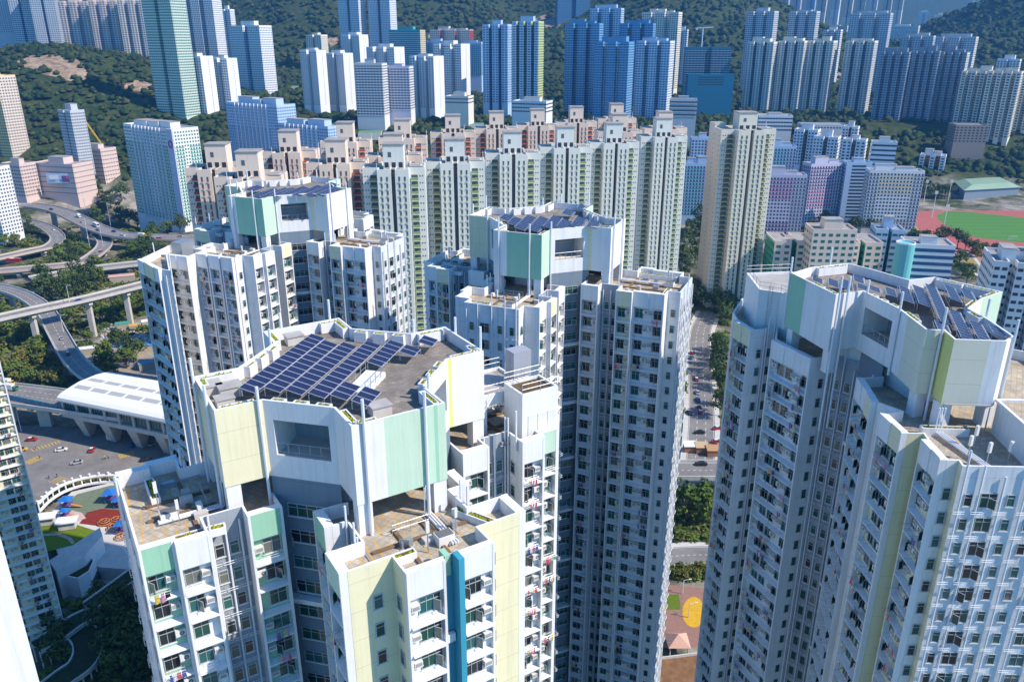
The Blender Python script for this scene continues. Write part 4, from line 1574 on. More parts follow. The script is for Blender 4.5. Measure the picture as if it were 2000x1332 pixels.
# slabs in the middle left
def fins(root, n, wd, dp, H, yaw):
    b = MB()
    co, si = math.cos(yaw), math.sin(yaw)
    for k in range(n):
        x, y = -wd / 2 + wd * (k + .5) / n, -dp / 2 - .6
        b.box((x * co - y * si, x * si + y * co, H / 2 + 1), (.7, 1.4, H), FW['white'], yaw)
    child('facade_fin', b.mesh('facade_fin'), root)['kind'] = 'stuff'
r_ = B('long white slab with green bands and vertical fins above the flyovers', 240, 412, 250, 432, 715, 'white', 1, -38, gl='g', dp=26, roof=3, cs=2.6,
       acc=lambda f, c, i: 'green' if (f > .12 and (c < .38 or c > .62 or f > .9)) else None)
fins(r_, 9, 52, 26, zat(250, 715) - zat(432, 715), R(-38))
H_ = zat(250, 715) - zat(432, 715)
lp = MB()
lp.box((38, -13.4, H_ / 2), (9, .8, H_ + 2), FW['lav'])
o = child('end_panel', lp.mesh('end_panel'), r_)
o.rotation_euler = (0, 0, R(-38))
lp = MB()
n = 20
ring_ = [(38 + 2.6 * math.cos(2 * math.pi * i / n), -13.9, H_ * .86 + 2.6 * math.sin(2 * math.pi * i / n)) for i in range(n + 1)]
lp.tube(ring_, .75, FW['magenta'], 6)
for k in range(4):
    zc = H_ * (.74 - k * .075)
    for dx, dz, w_, h_ in ((0, .9, 2.6, .3), (0, 0, 2.2, .3), (0, -.9, 2.8, .3), (-.6, 0, .3, 2.4), (.7, .1, .3, 2.0)):
        lp.box((38 + dx, -13.85, zc + dz), (w_, .1, h_), FW['white'])
o = child('wall_sign', lp.mesh('wall_sign'), r_)
o.rotation_euler = (0, 0, R(-38))
r_ = B('blue slab block with white vertical fins behind the green slab', 440, 590, 205, 345, 840, 'lblue', 1, -34, gl='b', dp=24, roof=3, acc=lambda f, c, i: 'blue' if f > .25 and c < .85 else None)
fins(r_, 9, 54, 24, zat(205, 840) - zat(345, 840), R(-34))
r_ = B('lower blue and cream slab with white fins beside the blue slab', 535, 682, 246, 350, 800, 'lblue', 1, -34, gl='b', dp=22, roof=2, acc=lambda f, c, i: 'peach' if f > .3 and .3 < c < .7 else ('blue' if f > .3 else None))
fins(r_, 8, 50, 22, zat(246, 800) - zat(350, 800), R(-34))
B('thin grey tower rising from the pink podium on the left', 129, 178, 218, 375, 815, 'grey', 2, -30, gap=.12, roof=1, cs=2.4)
B('pink podium with a billboard roof below the thin grey tower', 74, 182, 322, 392, 790, 'pink', 1, -16, roof=1, dp=26, fh=5, wh=1.0, name='shopping_centre', cat='building')
B('pale pink low building joined to the podium on the left', 150, 232, 292, 372, 840, 'pink', 1, -22, roof=1, dp=20, fh=4, wh=1.1, name='low_block', cat='building')
B('cream yellow tower with red edge at the left border', -30, 42, 150, 322, 860, 'yellow', 2, -18, gap=.1, side='peach', roof=1)
B('squat pink block under the cream yellow tower', 14, 72, 322, 392, 780, 'pink', 1, -20, roof=1, dp=18, fh=3.4)
B('weathered white block at the left border over the ramps', -40, 28, 330, 470, 628, 'white', 1, -20, roof=1, dp=18, cs=2.4)
# centre
B('white estate tower, left one of the group under the hill', 591, 640, 100, 212, 1040, 'white', 2, -26, gap=.2, blank=True, roof=1)
B('white estate tower just right of the leftmost estate tower', 640, 692, 106, 210, 1060, 'white', 2, -26, gap=.2, blank=True, roof=1)
B('dark blue and white high-rise pair, left tower, below the hill', 664, 716, -30, 150, 1480, 'white', 2, -20, alt='navy', gl='b', roof=1)
B('dark blue and white high-rise pair, right tower, below the hill', 722, 776, -30, 160, 1470, 'white', 2, -20, alt='navy', gl='b', roof=1)
B('tall white estate tower behind the balcony slabs', 672, 722, 70, 190, 1130, 'white', 2, -26, gap=.2, blank=True, roof=1)
B('white estate tower between the balcony slabs and blue high-rises', 718, 792, 94, 192, 1090, 'white', 3, -26, gap=.14, blank=True, roof=1)
B('grey balcony slab, left of two, beside the trees', 697, 757, 126, 229, 950, 'grey', 1, -8, band='white', side='white2', roof=1, cs=3.4, wf=.7)
B('grey balcony slab, right of two, beside the trees', 753, 808, 132, 222, 970, 'lav', 1, -8, band='white', side='white2', roof=1, cs=3.4, wf=.7)
B('teal and yellow slab on the hill foot, higher one', 763, 832, 60, 160, 1330, 'teal', 1, -14, side='yellow', band='white', gl='b', roof=1)
B('teal and yellow slab on the hill foot, lower one', 830, 878, 82, 150, 1360, 'lblue', 1, -14, side='yellow', band='teal', gl='b', roof=1)
B('white estate tower with three fins right of the balcony slabs', 802, 868, 112, 216, 1010, 'white', 3, -26, gap=.16, blank=True, roof=1)
B('taller white estate tower with three fins left of the lime-striped tower', 848, 919, 88, 202, 1090, 'white', 3, -26, gap=.16, blank=True, roof=1)
B('pale teal slab peeping out left of the lime-striped tower', 905, 946, 84, 150, 1300, 'lblue', 1, -12, side='lblue', band='teal', gl='b', roof=1)
B('red and white school at the foot of the hill', 840, 925, 60, 92, 1420, 'peach', 3, -12, side='red', roof=2, name='school', cat='building')
B('dark blue tower with a lime stripe, left half', 943, 1003, 50, 206, 1040, 'lblue', 3, -18, alt='navy', gl='b', band='lblue', roof=1)
B('dark blue tower with a lime stripe, right half', 1000, 1062, 44, 208, 1045, 'lblue', 4, -18, alt='navy', gl='b', side='lime', band='white', roof=1)
B('hazy dark blue tower at the top behind the blue group', 1084, 1152, -30, 62, 1850, 'navy', 2, 10, gl='b', roof=1)
B('bright blue tower with white top, leftmost of the blue group', 1101, 1176, 48, 242, 1080, 'blue', 3, -18, alt='navy', gl='b', band='lblue', roof=2)
B('blue and white tower behind the leftmost of the blue group', 1150, 1218, 18, 120, 1260, 'lblue', 3, -18, alt='blue', gl='b', band='white', roof=2)
B('white-striped blue tower in front centre of the blue group', 1158, 1236, 84, 250, 1010, 'blue', 3, -24, alt='white', gl='b', band='lblue', roof=2)
B('deep blue tower behind the front right of the blue group', 1206, 1278, 48, 200, 1150, 'blue', 3, -18, alt='navy', gl='b', band='lblue', roof=2)
B('blue tower with white corner, front right of the blue group', 1238, 1314, 82, 248, 1020, 'lblue', 3, -24, alt='blue', gl='b', side='white', band='white', roof=2)
B('cream towers with orange roof houses behind the blue group', 1250, 1328, 26, 176, 1250, 'cream', 3, -24, alt='white', roof=3)
# right
B('unfinished tower wrapped in dark blue netting', 1334, 1424, 94, 172, 1120, 'net', 2, -6, gl='d', band='grey', roof=0, cs=4)
B('low part of the unfinished block in bright blue netting', 1340, 1432, 148, 172, 1060, 'net', 1, -6, roof=0, cs=40)
B('tall cream and blue tower, back left of the right-hand group', 1452, 1513, 24, 170, 1330, 'grey', 3, -33, gl='b', band='white', roof=1)
B('tall cream and blue tower, back centre of the right-hand group', 1534, 1593, 24, 170, 1330, 'grey', 3, -33, gl='b', band='white', roof=1)
B('tall cream and blue tower, back right of the right-hand group', 1652, 1730, 28, 180, 1300, 'grey', 3, -33, gl='b', band='white', roof=2)
B('cream and dark blue tower, left of three joined in front', 1452, 1514, 84, 232, 1100, 'cream', 3, -33, alt='navy', gl='b', band='grey', roof=2)
B('cream and dark blue tower, middle of three joined in front', 1512, 1572, 82, 236, 1095, 'cream', 3, -33, alt='navy', gl='b', band='grey', roof=2)
B('cream and dark blue tower, right of three joined in front', 1566, 1627, 82, 236, 1090, 'cream', 3, -33, alt='teal', gl='b', side='cream', band='grey', roof=2)
B('lone cream and dark blue tower right of the joined three', 1640, 1704, 82, 240, 1080, 'cream', 3, -33, alt='navy', gl='b', side='cream', band='grey', roof=2)
B('slate grey tower, left of the dark three on the right', 1706, 1770, 104, 262, 1010, 'dgrey', 4, -33, gl='b', band='grey', roof=2)
B('slate grey tower, middle of the dark three on the right', 1768, 1826, 102, 264, 1005, 'dgrey', 4, -33, gl='b', band='grey', roof=2)
B('slate grey tower, right of the dark three on the right', 1822, 1880, 104, 264, 1000, 'dgrey', 4, -36, gl='b', side='cream', band='grey', roof=2)
B('slate tower rising behind the dark three, left one', 1752, 1818, 72, 180, 1180, 'grey', 3, -33, gl='b', band='grey', roof=2)
B('slate tower rising behind the dark three, right one', 1816, 1896, 74, 190, 1200, 'grey', 3, -36, gl='b', band='white', side='cream', roof=2)
B('cream tower with notched front next to the slate towers', 1866, 1936, 142, 272, 960, 'cream', 4, -36, roof=2)
B('cream tower second from the right border', 1916, 1986, 142, 274, 930, 'cream', 4, -36, roof=2)
B('taller cream tower behind the right border pair', 1936, 1984, 118, 230, 1120, 'white', 2, -36, roof=1)
B('cream tower cut by the right border', 1978, 2050, 152, 262, 950, 'cream', 3, -36, roof=1)
B('brown scaffolded low block under the cream towers', 1856, 1920, 246, 282, 900, 'brown', 1, -6, roof=0, cs=4, name='low_block', cat='building')
fr_ = random.Random(12)
for k in range(14):
    x = 1425 + k * 25 + fr_.uniform(-4, 4)
    B('hazy tower, %s from the left in the farthest row at the top right' % (ORD[k] if k < 12 else ['thirteenth', 'fourteenth'][k - 12]), x, x + 19, -24 + fr_.uniform(-6, 10), fr_.uniform(22, 40), 2500 + fr_.uniform(-150, 200), fr_.choice(['lblue', 'white', 'cream', 'lav', 'peach']), 2, -30, gap=.16, alt=fr_.choice(['blue', 'grey', None]), roof=1, group='hazy far row')
for k, (x, y0, y1) in enumerate([(1790, 24, 62), (1822, 30, 60), (1850, 34, 62)]):
    B('low hazy block, %s of three before the pale ridge' % ['left', 'middle', 'right'][k], x, x + 24, y0, y1, 2700, ['white', 'cream', 'lav'][k], 2, -24, roof=1)
B('distant cream towers near the top right corner', 1895, 1960, 2, 30, 3300, 'cream', 4, -36, roof=1)
B('distant pale tower in the top right corner', 1958, 2020, -8, 32, 3200, 'lav', 3, -36, roof=1)
B('long pink slab behind the front towers on the right', 1600, 1655, 52, 82, 2000, 'peach', 1, -33, roof=1)
B('pale slab block between the hazy towers on the right', 1728, 1790, 52, 100, 1900, 'white', 1, -33, roof=1)
# coloured estate and neighbours on the right
pk = lambda f, c, i: ('magenta' if f < .33 else 'purple' if f > .72 else None) if c < .75 else 'dgrey'
pu = lambda f, c, i: ('purple' if f < .35 else 'magenta' if f < .7 else None) if c < .7 else 'dgrey'
ye = lambda f, c, i: 'dgrey' if (c < .2 or c > .8) else ('yellow' if f < .33 else 'orange' if f > .78 else None)
te = lambda f, c, i: 'teal' if c < .7 else 'dgrey'
B('white slab with pink and purple window bands behind the cream tower', 1474, 1566, 344, 462, 640, 'lav', 1, -6, dp=14, acc=pk, roof=2, cs=2.6)
B('white slab with purple and magenta window bands in the middle of the estate', 1562, 1644, 322, 440, 690, 'lav', 1, 12, dp=14, acc=pu, roof=2, cs=2.6)
B('grey stair tower linking the purple and yellow slabs', 1640, 1690, 320, 436, 685, 'lblue', 1, -4, dp=14, roof=1, cs=12)
B('slab with yellow and orange window bands next to the sports field', 1686, 1790, 336, 452, 660, 'white', 1, -8, dp=14, acc=ye, roof=2, cs=2.6)
B('teal-banded slab at the back of the coloured estate', 1486, 1548, 288, 380, 730, 'lblue', 1, -6, dp=14, acc=te, roof=2, cs=2.6)
B('grey and green-banded slab left of the cream tower', 1330, 1386, 322, 425, 700, 'lblue', 1, -6, dp=14, acc=te, roof=2, cs=2.6)
B('small blue and orange-banded slab behind the green-banded slab', 1346, 1392, 272, 340, 800, 'lblue', 1, -6, dp=14, acc=lambda f, c, i: 'orange' if c > .5 else None, roof=1)
for k, (xa, xb, ya_, yb_, dd) in enumerate([(1546, 1600, 256, 330, 780), (1584, 1640, 270, 330, 760), (1640, 1692, 275, 340, 740), (1640, 1675, 250, 320, 800)]):
    B('white and brown stepped block, %s of its row beyond the coloured estate' % ['leftmost', 'second', 'rightmost', 'rearmost'][k], xa, xb, ya_, yb_, dd, 'white', 2, -30, gap=.18, alt='brown', roof=1)
B('white building with ribbon windows next to the stepped blocks', 1696, 1748, 280, 340, 720, 'white', 1, -18, fh=4.2, wh=1.6, wf=1.0, roof=1, name='low_block', cat='building')
B('low white and grey building in front of the joined cream towers', 1475, 1545, 228, 262, 900, 'white', 1, -8, roof=1, fh=4, wf=.9, name='low_block', cat='building')
B('curved brown car park block right of the blue group', 1305, 1362, 196, 236, 900, 'grey', 1, -10, roof=1, band='cream', fh=4.5, wf=1.0, wh=1.6, name='car_park', cat='building')
B('white cube-topped building with coloured facade behind the sports hall', 1790, 1846, 306, 360, 880, 'white', 3, -30, gap=.2, alt='orange', roof=2, name='low_block', cat='building')
B('grey podium of the dark slate towers', 1700, 1856, 262, 288, 960, 'grey', 1, -4, roof=0, fh=4.5, dp=20, name='podium', cat='building')
# school and office behind the right tower
B('beige school with teal glass behind the right tower, main wing', 1492, 1700, 476, 640, 440, 'peach', 5, -4, gap=.05, alt='green', gl='g', fh=3.6, wh=1.7, cs=3.6, roof=0, dp=22, name='school', cat='building')
B('beige round-windowed central block of the school', 1566, 1652, 452, 640, 428, 'peach', 1, -4, fh=3.6, gl='g', wh=1.6, cs=3.4, dp=16, roof=1, name='school_hall', cat='building')
B('white and turquoise building with ribbon windows right of the school', 1750, 1846, 482, 620, 430, 'white', 1, -12, fh=3.8, wf=1.0, wh=1.9, gl='b', roof=1, dp=18, name='office_building', cat='building')
B('white low building with turquoise side behind the school', 1690, 1752, 452, 600, 460, 'lblue', 2, -12, fh=3.8, wf=.8, gl='g', alt='teal', roof=1, dp=16, name='office_building', cat='building')
B('white roofscape building at the right border behind the right tower', 1900, 2040, 520, 700, 330, 'white', 3, -20, fh=3.6, wf=.7, roof=3, dp=26, name='office_building', cat='building')

# turquoise round stair tower and curved roof of the office
p = at(1750, 500, 40)
o = thing('stair_tower', 'turquoise round stair tower beside the white office building', 'stair tower', (p.x, 428, 0))
b = MB()
n = 18
pts = [(5 * math.cos(2 * math.pi * i / n), 5 * math.sin(2 * math.pi * i / n)) for i in range(n)]
TURQ = paint('turquoise', (.18, .55, .55), dirt=.1)
b.prism(pts, 0, zat(478, 425), TURQ, TURQ)
child('wall', b.mesh('wall'), o)
b = MB()
b.ring(pts, zat(478, 425), zat(478, 425) + .8, .4, FW['white'])
child('parapet', b.mesh('parapet'), o)

# ------------------------------------------------------------------ rows of cruciform towers
def cruciform(name, label, wall, shade, acc, loc, group):
    H = 105.0
    P = [(-12.4, -6), (-6.2, -6), (-6.2, -11), (-.8, -11), (-.8, -4), (.8, -4), (.8, -11), (6.2, -11), (6.2, -6), (12.4, -6), (12.4, -1), (11, -1), (11, 1), (12.4, 1), (12.4, 6),
         (6.2, 6), (6.2, 11), (-6.2, 11), (-6.2, 6), (-12.4, 6)]
    root = thing(name, label, 'tower block', loc, group, R(4))
    b = MB()
    b.prism(P, -3, H, wall, ROOFC)
    b.ring(P, H, H + 1.4, .5, wall)
    child('wall', b.mesh('wall'), root)
    wn, bal = MB(), MB()
    gl = EGL
    nf = 37
    def win(x, y, z, wd, ht, o, m_=gl, dst=wn):
        if o == 'f':
            dst.poly([(x - wd / 2, y - .04, z - ht / 2), (x + wd / 2, y - .04, z - ht / 2), (x + wd / 2, y - .04, z + ht / 2), (x - wd / 2, y - .04, z + ht / 2)], m_)
        elif o == 'r':
            dst.poly([(x + .04, y - wd / 2, z - ht / 2), (x + .04, y + wd / 2, z - ht / 2), (x + .04, y + wd / 2, z + ht / 2), (x + .04, y - wd / 2, z + ht / 2)], m_)
        else:
            dst.poly([(x - .04, y + wd / 2, z - ht / 2), (x - .04, y - wd / 2, z - ht / 2), (x - .04, y - wd / 2, z + ht / 2), (x - .04, y + wd / 2, z + ht / 2)], m_)
    for f in range(nf):
        z = H - 2.4 - f * 2.75
        for xc in (-3.5, 3.5):
            for dx in (-1.1, 1.1):
                win(xc + dx, -11, z + .2, .75, 1.5, 'f')
                win(xc + dx, -11, z - .85, .75, .6, 'f', acc, bal)
                bal.box((xc + dx, -11.15, z - 1.2), (.95, .3, .12), wall)
        for sx in (-1, 1):
            win(sx * 8.2, -6, z + .25, 2.6, 1.3, 'f')
            bal.box((sx * 8.2, -6.45, z - .75), (2.9, .9, .95), acc)
            bal.box((sx * 8.2, -6.5, z - 1.28), (3.1, 1.1, .12), wall)
            for dx in (2.4, 3.4):
                win(sx * (8.0 + dx), -6, z + .4, .5, .55, 'f')
            for y in (-4, 4):
                win(sx * 12.4, y, z, .6, .7, 'r' if sx > 0 else 'l')
            win(sx * 11, 0, z, 1.2, 1.3, 'r' if sx > 0 else 'l')
            win(sx * 6.2, -9.2, z, .5, .6, 'r' if sx > 0 else 'l')
    child('window_bank', wn.mesh('window_bank'), root)['kind'] = 'stuff'
    child('balcony_bank', bal.mesh('balcony_bank'), root)['kind'] = 'stuff'
    b = MB()
    b.box((0, 0, H + 5), (8.2, 8.2, 10), wall)
    b.box((0, 0, H + 10.2), (8.8, 8.8, .4), ROOFC)
    b.box((-1.5, -4.12, H + 6.2), (1.3, .06, 2.0), gl)
    for sx in (-2.8, 0, 2.8):
        b.box((sx, -4.14, H + 2.2), (1.6, .06, 2.0), DARK)
    child('roof_house', b.mesh('roof_house'), root)
    for x, y in ((-9, 0), (9, 0), (9, 3), (0, -7.6)):
        b = MB()
        b.box((x, y, H + 1.2), (5, 4, .3), ROOFC)
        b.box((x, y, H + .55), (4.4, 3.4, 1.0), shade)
        child('roof_canopy', b.mesh('roof_canopy'), root)
    for x, y in ((-6.2, -10.8), (6.0, -10.8), (12, 5.6)):
        b = MB()
        b.tube([(x, y, H), (x, y, H + 4)], .12, PIPE, 5)
        child('vent_pipe', b.mesh('vent_pipe'), root)
    return root
EGL = plain('estate_glass', (.10, .13, .15), .2, 0, .5)
GRW, GRA = paint('estate_pale_green', (.78, .79, .71), dirt=.14), paint('estate_green', (.24, .33, .15), dirt=.1)
PKW, PKA = paint('estate_peach', (.83, .69, .56), dirt=.14), paint('estate_red', (.45, .10, .06), dirt=.1)
def roofpos(x, y, H=106.4):
    q = at(x, y, H)
    q.y += 9
    q.x = xat(x, q.y, 80)
    return q
protoG = protoP = None
for i, (x, y) in enumerate([(777, 330), (892, 318), (1000, 301), (1100, 289), (1192, 280), (1286, 268)]):
    q = roofpos(x, y)
    lab = 'pale green tower block, %s from the left in the front estate row' % ORD[i]
    if protoG is None:
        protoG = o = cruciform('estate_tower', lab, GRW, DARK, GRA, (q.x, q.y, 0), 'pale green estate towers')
    else:
        o = copy_tree(protoG)
        o.location = (q.x, q.y, 0)
        o['label'] = lab
    FOOT.append((q.x, q.y, 14))
PKL = ['peach tower block behind the left solar roof, farther left one', 'peach tower block right behind the left solar roof, nearer one', 'peach tower block left of the row, in front of the blue slab',
       'peach tower block in front right of the back left solar roof', 'peach tower block behind the one right of the back left solar roof', 'peach tower block directly behind the first pale green tower', 'peach tower block at the left end of the long back row']
PKL += ['peach tower block, %s from the left in the long back row' % ORD[k] for k in range(1, 6)] + ['peach tower block behind the fifth pale green tower', 'peach tower block behind the last pale green tower']
for i, (x, y) in enumerate([(446, 330), (506, 348), (578, 298), (669, 320), (684, 278), (776, 306), (792, 271), (887, 260), (970, 252), (1048, 246), (1122, 240), (1199, 233), (1203, 258), (1290, 252)]):
    q = roofpos(x, y)
    if protoP is None:
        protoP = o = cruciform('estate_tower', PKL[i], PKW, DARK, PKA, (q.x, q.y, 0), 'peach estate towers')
    else:
        o = copy_tree(protoP)
        o.location = (q.x, q.y, 0)
        o['label'] = PKL[i]
    FOOT.append((q.x, q.y, 14))
q = at(1436, 268, 104.4)
o = cruciform('estate_tower', 'tall cream tower block standing alone right of the pale green row', paint('estate_cream', (.74, .72, .60), dirt=.18), DARK, paint('estate_moss', (.20, .22, .08)), (xat(1440, 470, 60), 472, 0), None)
o.scale = (1.28, 1.28, 1.0)
FOOT.append((o.location.x, 472, 18))
q0 = o.location.copy()
b = MB()
b.prism([(-15.5, 6), (-9, 6), (-9, 16), (-15.5, 16)], 0, 108.5, MATS['estate_cream'], ROOFC)
o2 = child('rear_wing', b.mesh('rear_wing'), o)
o2.scale = (1 / 1.28, 1 / 1.28, 1)

# ------------------------------------------------------------------ trees
LEAF = [objvar('leaves_green', (.035, .080, .012), (.16, .21, .035), .8, .5), objvar('leaves_dark', (.022, .052, .014), (.095, .135, .032), .8, .5), objvar('leaves_olive', (.08, .095, .018), (.23, .22, .045), .8, .5)]
BARK = plain('bark', (.10, .075, .055), .9, 0, .1, .3, 3)
def tree_mesh(seed, hgt, rad, leaf, tall=1.0):
    r_ = random.Random(seed)
    t = MB()
    t.tube([(0, 0, -.5), (r_.uniform(-.15, .15), 0, hgt * .3), (r_.uniform(-.3, .3), r_.uniform(-.3, .3), hgt * .62)], [.30, .22, .10], BARK, 6)
    for k in range(5):
        a = k * 1.26 + r_.random()
        t.tube([(0, 0, hgt * .28), (math.cos(a) * rad * .35, math.sin(a) * rad * .35, hgt * .5), (math.cos(a) * rad * .7, math.sin(a) * rad * .7, hgt * .68)], [.13, .09, .04], BARK, 5)
    c = MB()
    cl = []
    for k in range(16):
        a, q = r_.uniform(0, 6.28), math.sqrt(r_.random())
        zz = hgt * (.62 + r_.uniform(-.22, .26) * tall)
        f = 1 - .5 * abs(zz / hgt - .58) / .34
        cl.append((math.cos(a) * rad * q * f, math.sin(a) * rad * q * f, zz, rad * r_.uniform(.26, .46)))
    for x, y, z, rr in cl:
        for j in range(34):
            d = Vector((r_.gauss(0, 1), r_.gauss(0, 1), r_.gauss(0, .8))).normalized()
            p = Vector((x, y, z)) + d * rr * r_.uniform(.55, 1.08)
            nn = (d + Vector((r_.uniform(-.7, .7), r_.uniform(-.7, .7), r_.uniform(-.2, .9)))).normalized()
            u = nn.cross(Vector((.3, .5, .8))).normalized()
            v = nn.cross(u)
            s_ = r_.uniform(.28, .55) * (.8 + rad * .09)
            c.poly([p + u * s_, p + v * s_ * .7, p - u * s_, p - v * s_ * .7], leaf)
    return t.mesh('trunk'), c.mesh('crown')
TREES = [tree_mesh(1, 9, 4.2, LEAF[0]), tree_mesh(2, 11, 4.8, LEAF[1]), tree_mesh(3, 8, 3.8, LEAF[0]), tree_mesh(4, 7, 3.6, LEAF[2]), tree_mesh(5, 12, 4.0, LEAF[1], 1.2), tree_mesh(6, 6, 3.2, LEAF[2])]
TR = random.Random(3)
def tree(x, y, z, label, group, s_=1.0, kinds=(0, 1, 2, 3, 4)):
    tk, cr = TREES[TR.choice(kinds)]
    o = thing('tree', label, 'tree', (x, y, z), group, TR.uniform(0, 6.28))
    q = s_ * TR.uniform(.8, 1.25)
    o.scale = (q, q, q * TR.uniform(.9, 1.15))
    child('trunk', tk, o)
    child('crown', cr, o)
    return o
BLOCK = []          # (polygon) areas kept free of trees
def inside(p, poly):
    c = False
    j = len(poly) - 1
    for i in range(len(poly)):
        if (poly[i][1] > p[1]) != (poly[j][1] > p[1]) and p[0] < (poly[j][0] - poly[i][0]) * (p[1] - poly[i][1]) / (poly[j][1] - poly[i][1]) + poly[i][0]:
            c = not c
        j = i
    return c
TPOS = []
def tree_patch(px_poly, n, label, group, s_=1.0, kinds=(0, 1, 2, 3, 4), gap=4.5):
    xs, ys = [p[0] for p in px_poly], [p[1] for p in px_poly]
    n = int(n * .8 + .5)
    k = tries = 0
    while k < n and tries < n * 30:
        tries += 1
        x, y = TR.uniform(min(xs), max(xs)), TR.uniform(min(ys), max(ys))
        if not inside((x, y), px_poly):
            continue
        p = at(x, y, 0)
        for _ in range(5):
            z = float(gz(p.x, p.y))
            p = at(x, y, z)
        if any(inside((p.x, p.y), b_) for b_ in BLOCK) or any((p.x - f[0]) ** 2 + (p.y - f[1]) ** 2 < f[2] ** 2 for f in FOOT):
            continue
        if any((p.x - t[0]) ** 2 + (p.y - t[1]) ** 2 < (gap * s_) ** 2 for t in TPOS):
            continue
        TPOS.append((p.x, p.y))
        tree(p.x, p.y, float(gz(p.x, p.y)), label, group, s_, kinds)
        k += 1

# ------------------------------------------------------------------ roads and flyovers
def spline(pts, n=8):
    P = [Vector(p) for p in pts]
    P = [P[0] * 2 - P[1]] + P + [P[-1] * 2 - P[-2]]
    out = []
    for i in range(1, len(P) - 2):
        a, b, c, d = P[i - 1:i + 3]
        for k in range(n):
            t = k / n
            out.append(.5 * ((2 * b) + (c - a) * t + (2 * a - 5 * b + 4 * c - d) * t * t + (3 * b - a - 3 * c + d) * t ** 3))
    out.append(P[-2])
    return out
def ribbon(mb, path, l, r, dz, mat):
    V = []
    for i, p in enumerate(path):
        d = (path[min(i + 1, len(path) - 1)] - path[max(i - 1, 0)])
        d.z = 0
        d.normalize()
        s_ = Vector((d.y, -d.x, 0))
        V.append((p + s_ * l + Vector((0, 0, dz)), p + s_ * r + Vector((0, 0, dz))))
    for (a, b), (c, d) in zip(V, V[1:]):
        mb.poly([a, b, d, c], mat)
    return V
def strip_box(mb, path, l, r, z0, z1, mat):
    n = len(path)
    for i in range(n - 1):
        q = []
        for j in (i, i + 1):
            d = path[min(j + 1, n - 1)] - path[max(j - 1, 0)]
            d.z = 0
            d.normalize()
            s_ = Vector((d.y, -d.x, 0))
            q.append((path[j] + s_ * l, path[j] + s_ * r))
        (a, b), (c, d) = q
        up0, up1 = Vector((0, 0, z0)), Vector((0, 0, z1))
        mb.poly([a + up1, b + up1, d + up1, c + up1], mat)
        mb.poly([a + up0, a + up1, c + up1, c + up0], mat)
        mb.poly([b + up0, d + up0, d + up1, b + up1], mat)
        mb.poly([a + up0, c + up0, d + up0, b + up0], mat)
def lanes(root, path, wd, n, dash=3):
    m_ = MB()
    L = 0
    for k in range(1, n):
        off = -wd / 2 + wd * k / n
        for i in range(0, len(path) - 1):
            a, b = path[i], path[i + 1]
            seg = (b - a).length
            q = int(max(1, seg // 6))
            for j in range(q):
                sub = [a.lerp(b, (j + .1) / q), a.lerp(b, (j + .55) / q)]
                ribbon(m_, sub, off - .12, off + .12, .012, ROADW)
    for off in (-wd / 2 + .4, wd / 2 - .4):
        ribbon(m_, path, off - .08, off + .08, .011, ROADW)
    o = m_.build('lane_marking', root)
    o['kind'] = 'stuff'
def flyover(label, pts, wd, cols=(), nl=2, barrier=CONCL, thick=1.6, n=8, par=1.0):
    P = [at(x, y, z) for x, y, z in pts]
    path = spline(P, n)
    root = thing('flyover', label, 'flyover', tuple(P[len(P) // 2]))
    b = MB()
    ribbon(b, path, -wd / 2, wd / 2, 0, ASPH)
    b.build('road_surface', root)
    b = MB()
    strip_box(b, path, -wd / 2 - .3, wd / 2 + .3, -thick * .5, -.02, CONCL)
    strip_box(b, path, -wd * .28, wd * .28, -thick - .6, -thick * .5, CONC)
    b.build('deck', root)
    for s_ in (-1, 1):
        b = MB()
        strip_box(b, path, s_ * (wd / 2 + .3) - .18, s_ * (wd / 2 + .3) + .18, -.6, par, barrier)
        b.build('parapet', root)
    lanes(root, path, wd, nl)
    for f in cols:
        p = path[int(f * (len(path) - 1))]
        q = path[min(len(path) - 1, int(f * (len(path) - 1)) + 1)]
        d = (q - p).normalized() if (q - p).length > 0 else Vector((1, 0, 0))
        b = MB()
        g = float(gz(p.x, p.y))
        b.beam((p.x, p.y, g - .5), (p.x, p.y, p.z - thick - .5), wd * .3, 2.2, CONCL)
        b.build('column', root)
        b = MB()
        s_ = Vector((d.y, -d.x, 0))
        b.beam(p + s_ * wd * .4 - Vector((0, 0, thick + 1.0)), p - s_ * wd * .4 - Vector((0, 0, thick + 1.0)), 2.0, 1.2, CONCL)
        b.build('crosshead', root)
    # keep trees off the deck
    V = ribbon(MB(), path, -wd / 2 - 2.5, wd / 2 + 2.5, 0, ASPH)
    for (a, b_), (c, d) in zip(V, V[1:]):
        BLOCK.append([tuple(a[:2]), tuple(b_[:2]), tuple(d[:2]), tuple(c[:2])])
    return path
def ground_road(pts, wd, nl=2, z=.06, name='road'):
    P = [at(x, y, 0) for x, y in pts]
    path = spline(P, 8)
    path = [Vector((p.x, p.y, float(gz(p.x, p.y)) + z)) for p in path]
    b = MB()
    ribbon(b, path, -wd / 2, wd / 2, 0, ASPH)
    o = tag(b.build(name), kind='structure')
    for s_ in (-1, 1):
        b = MB()
        strip_box(b, path, s_ * (wd / 2 + 1.1) - 1.1, s_ * (wd / 2 + 1.1) + 1.1, -.05, .12, CONCL)
        b.build('pavement', o)
    lanes(o, path, wd, nl)
    V = ribbon(MB(), path, -wd / 2 - 3, wd / 2 + 3, 0, ASPH)
    for (a, b_), (c, d) in zip(V, V[1:]):
        BLOCK.append([tuple(a[:2]), tuple(b_[:2]), tuple(d[:2]), tuple(c[:2])])
    return path

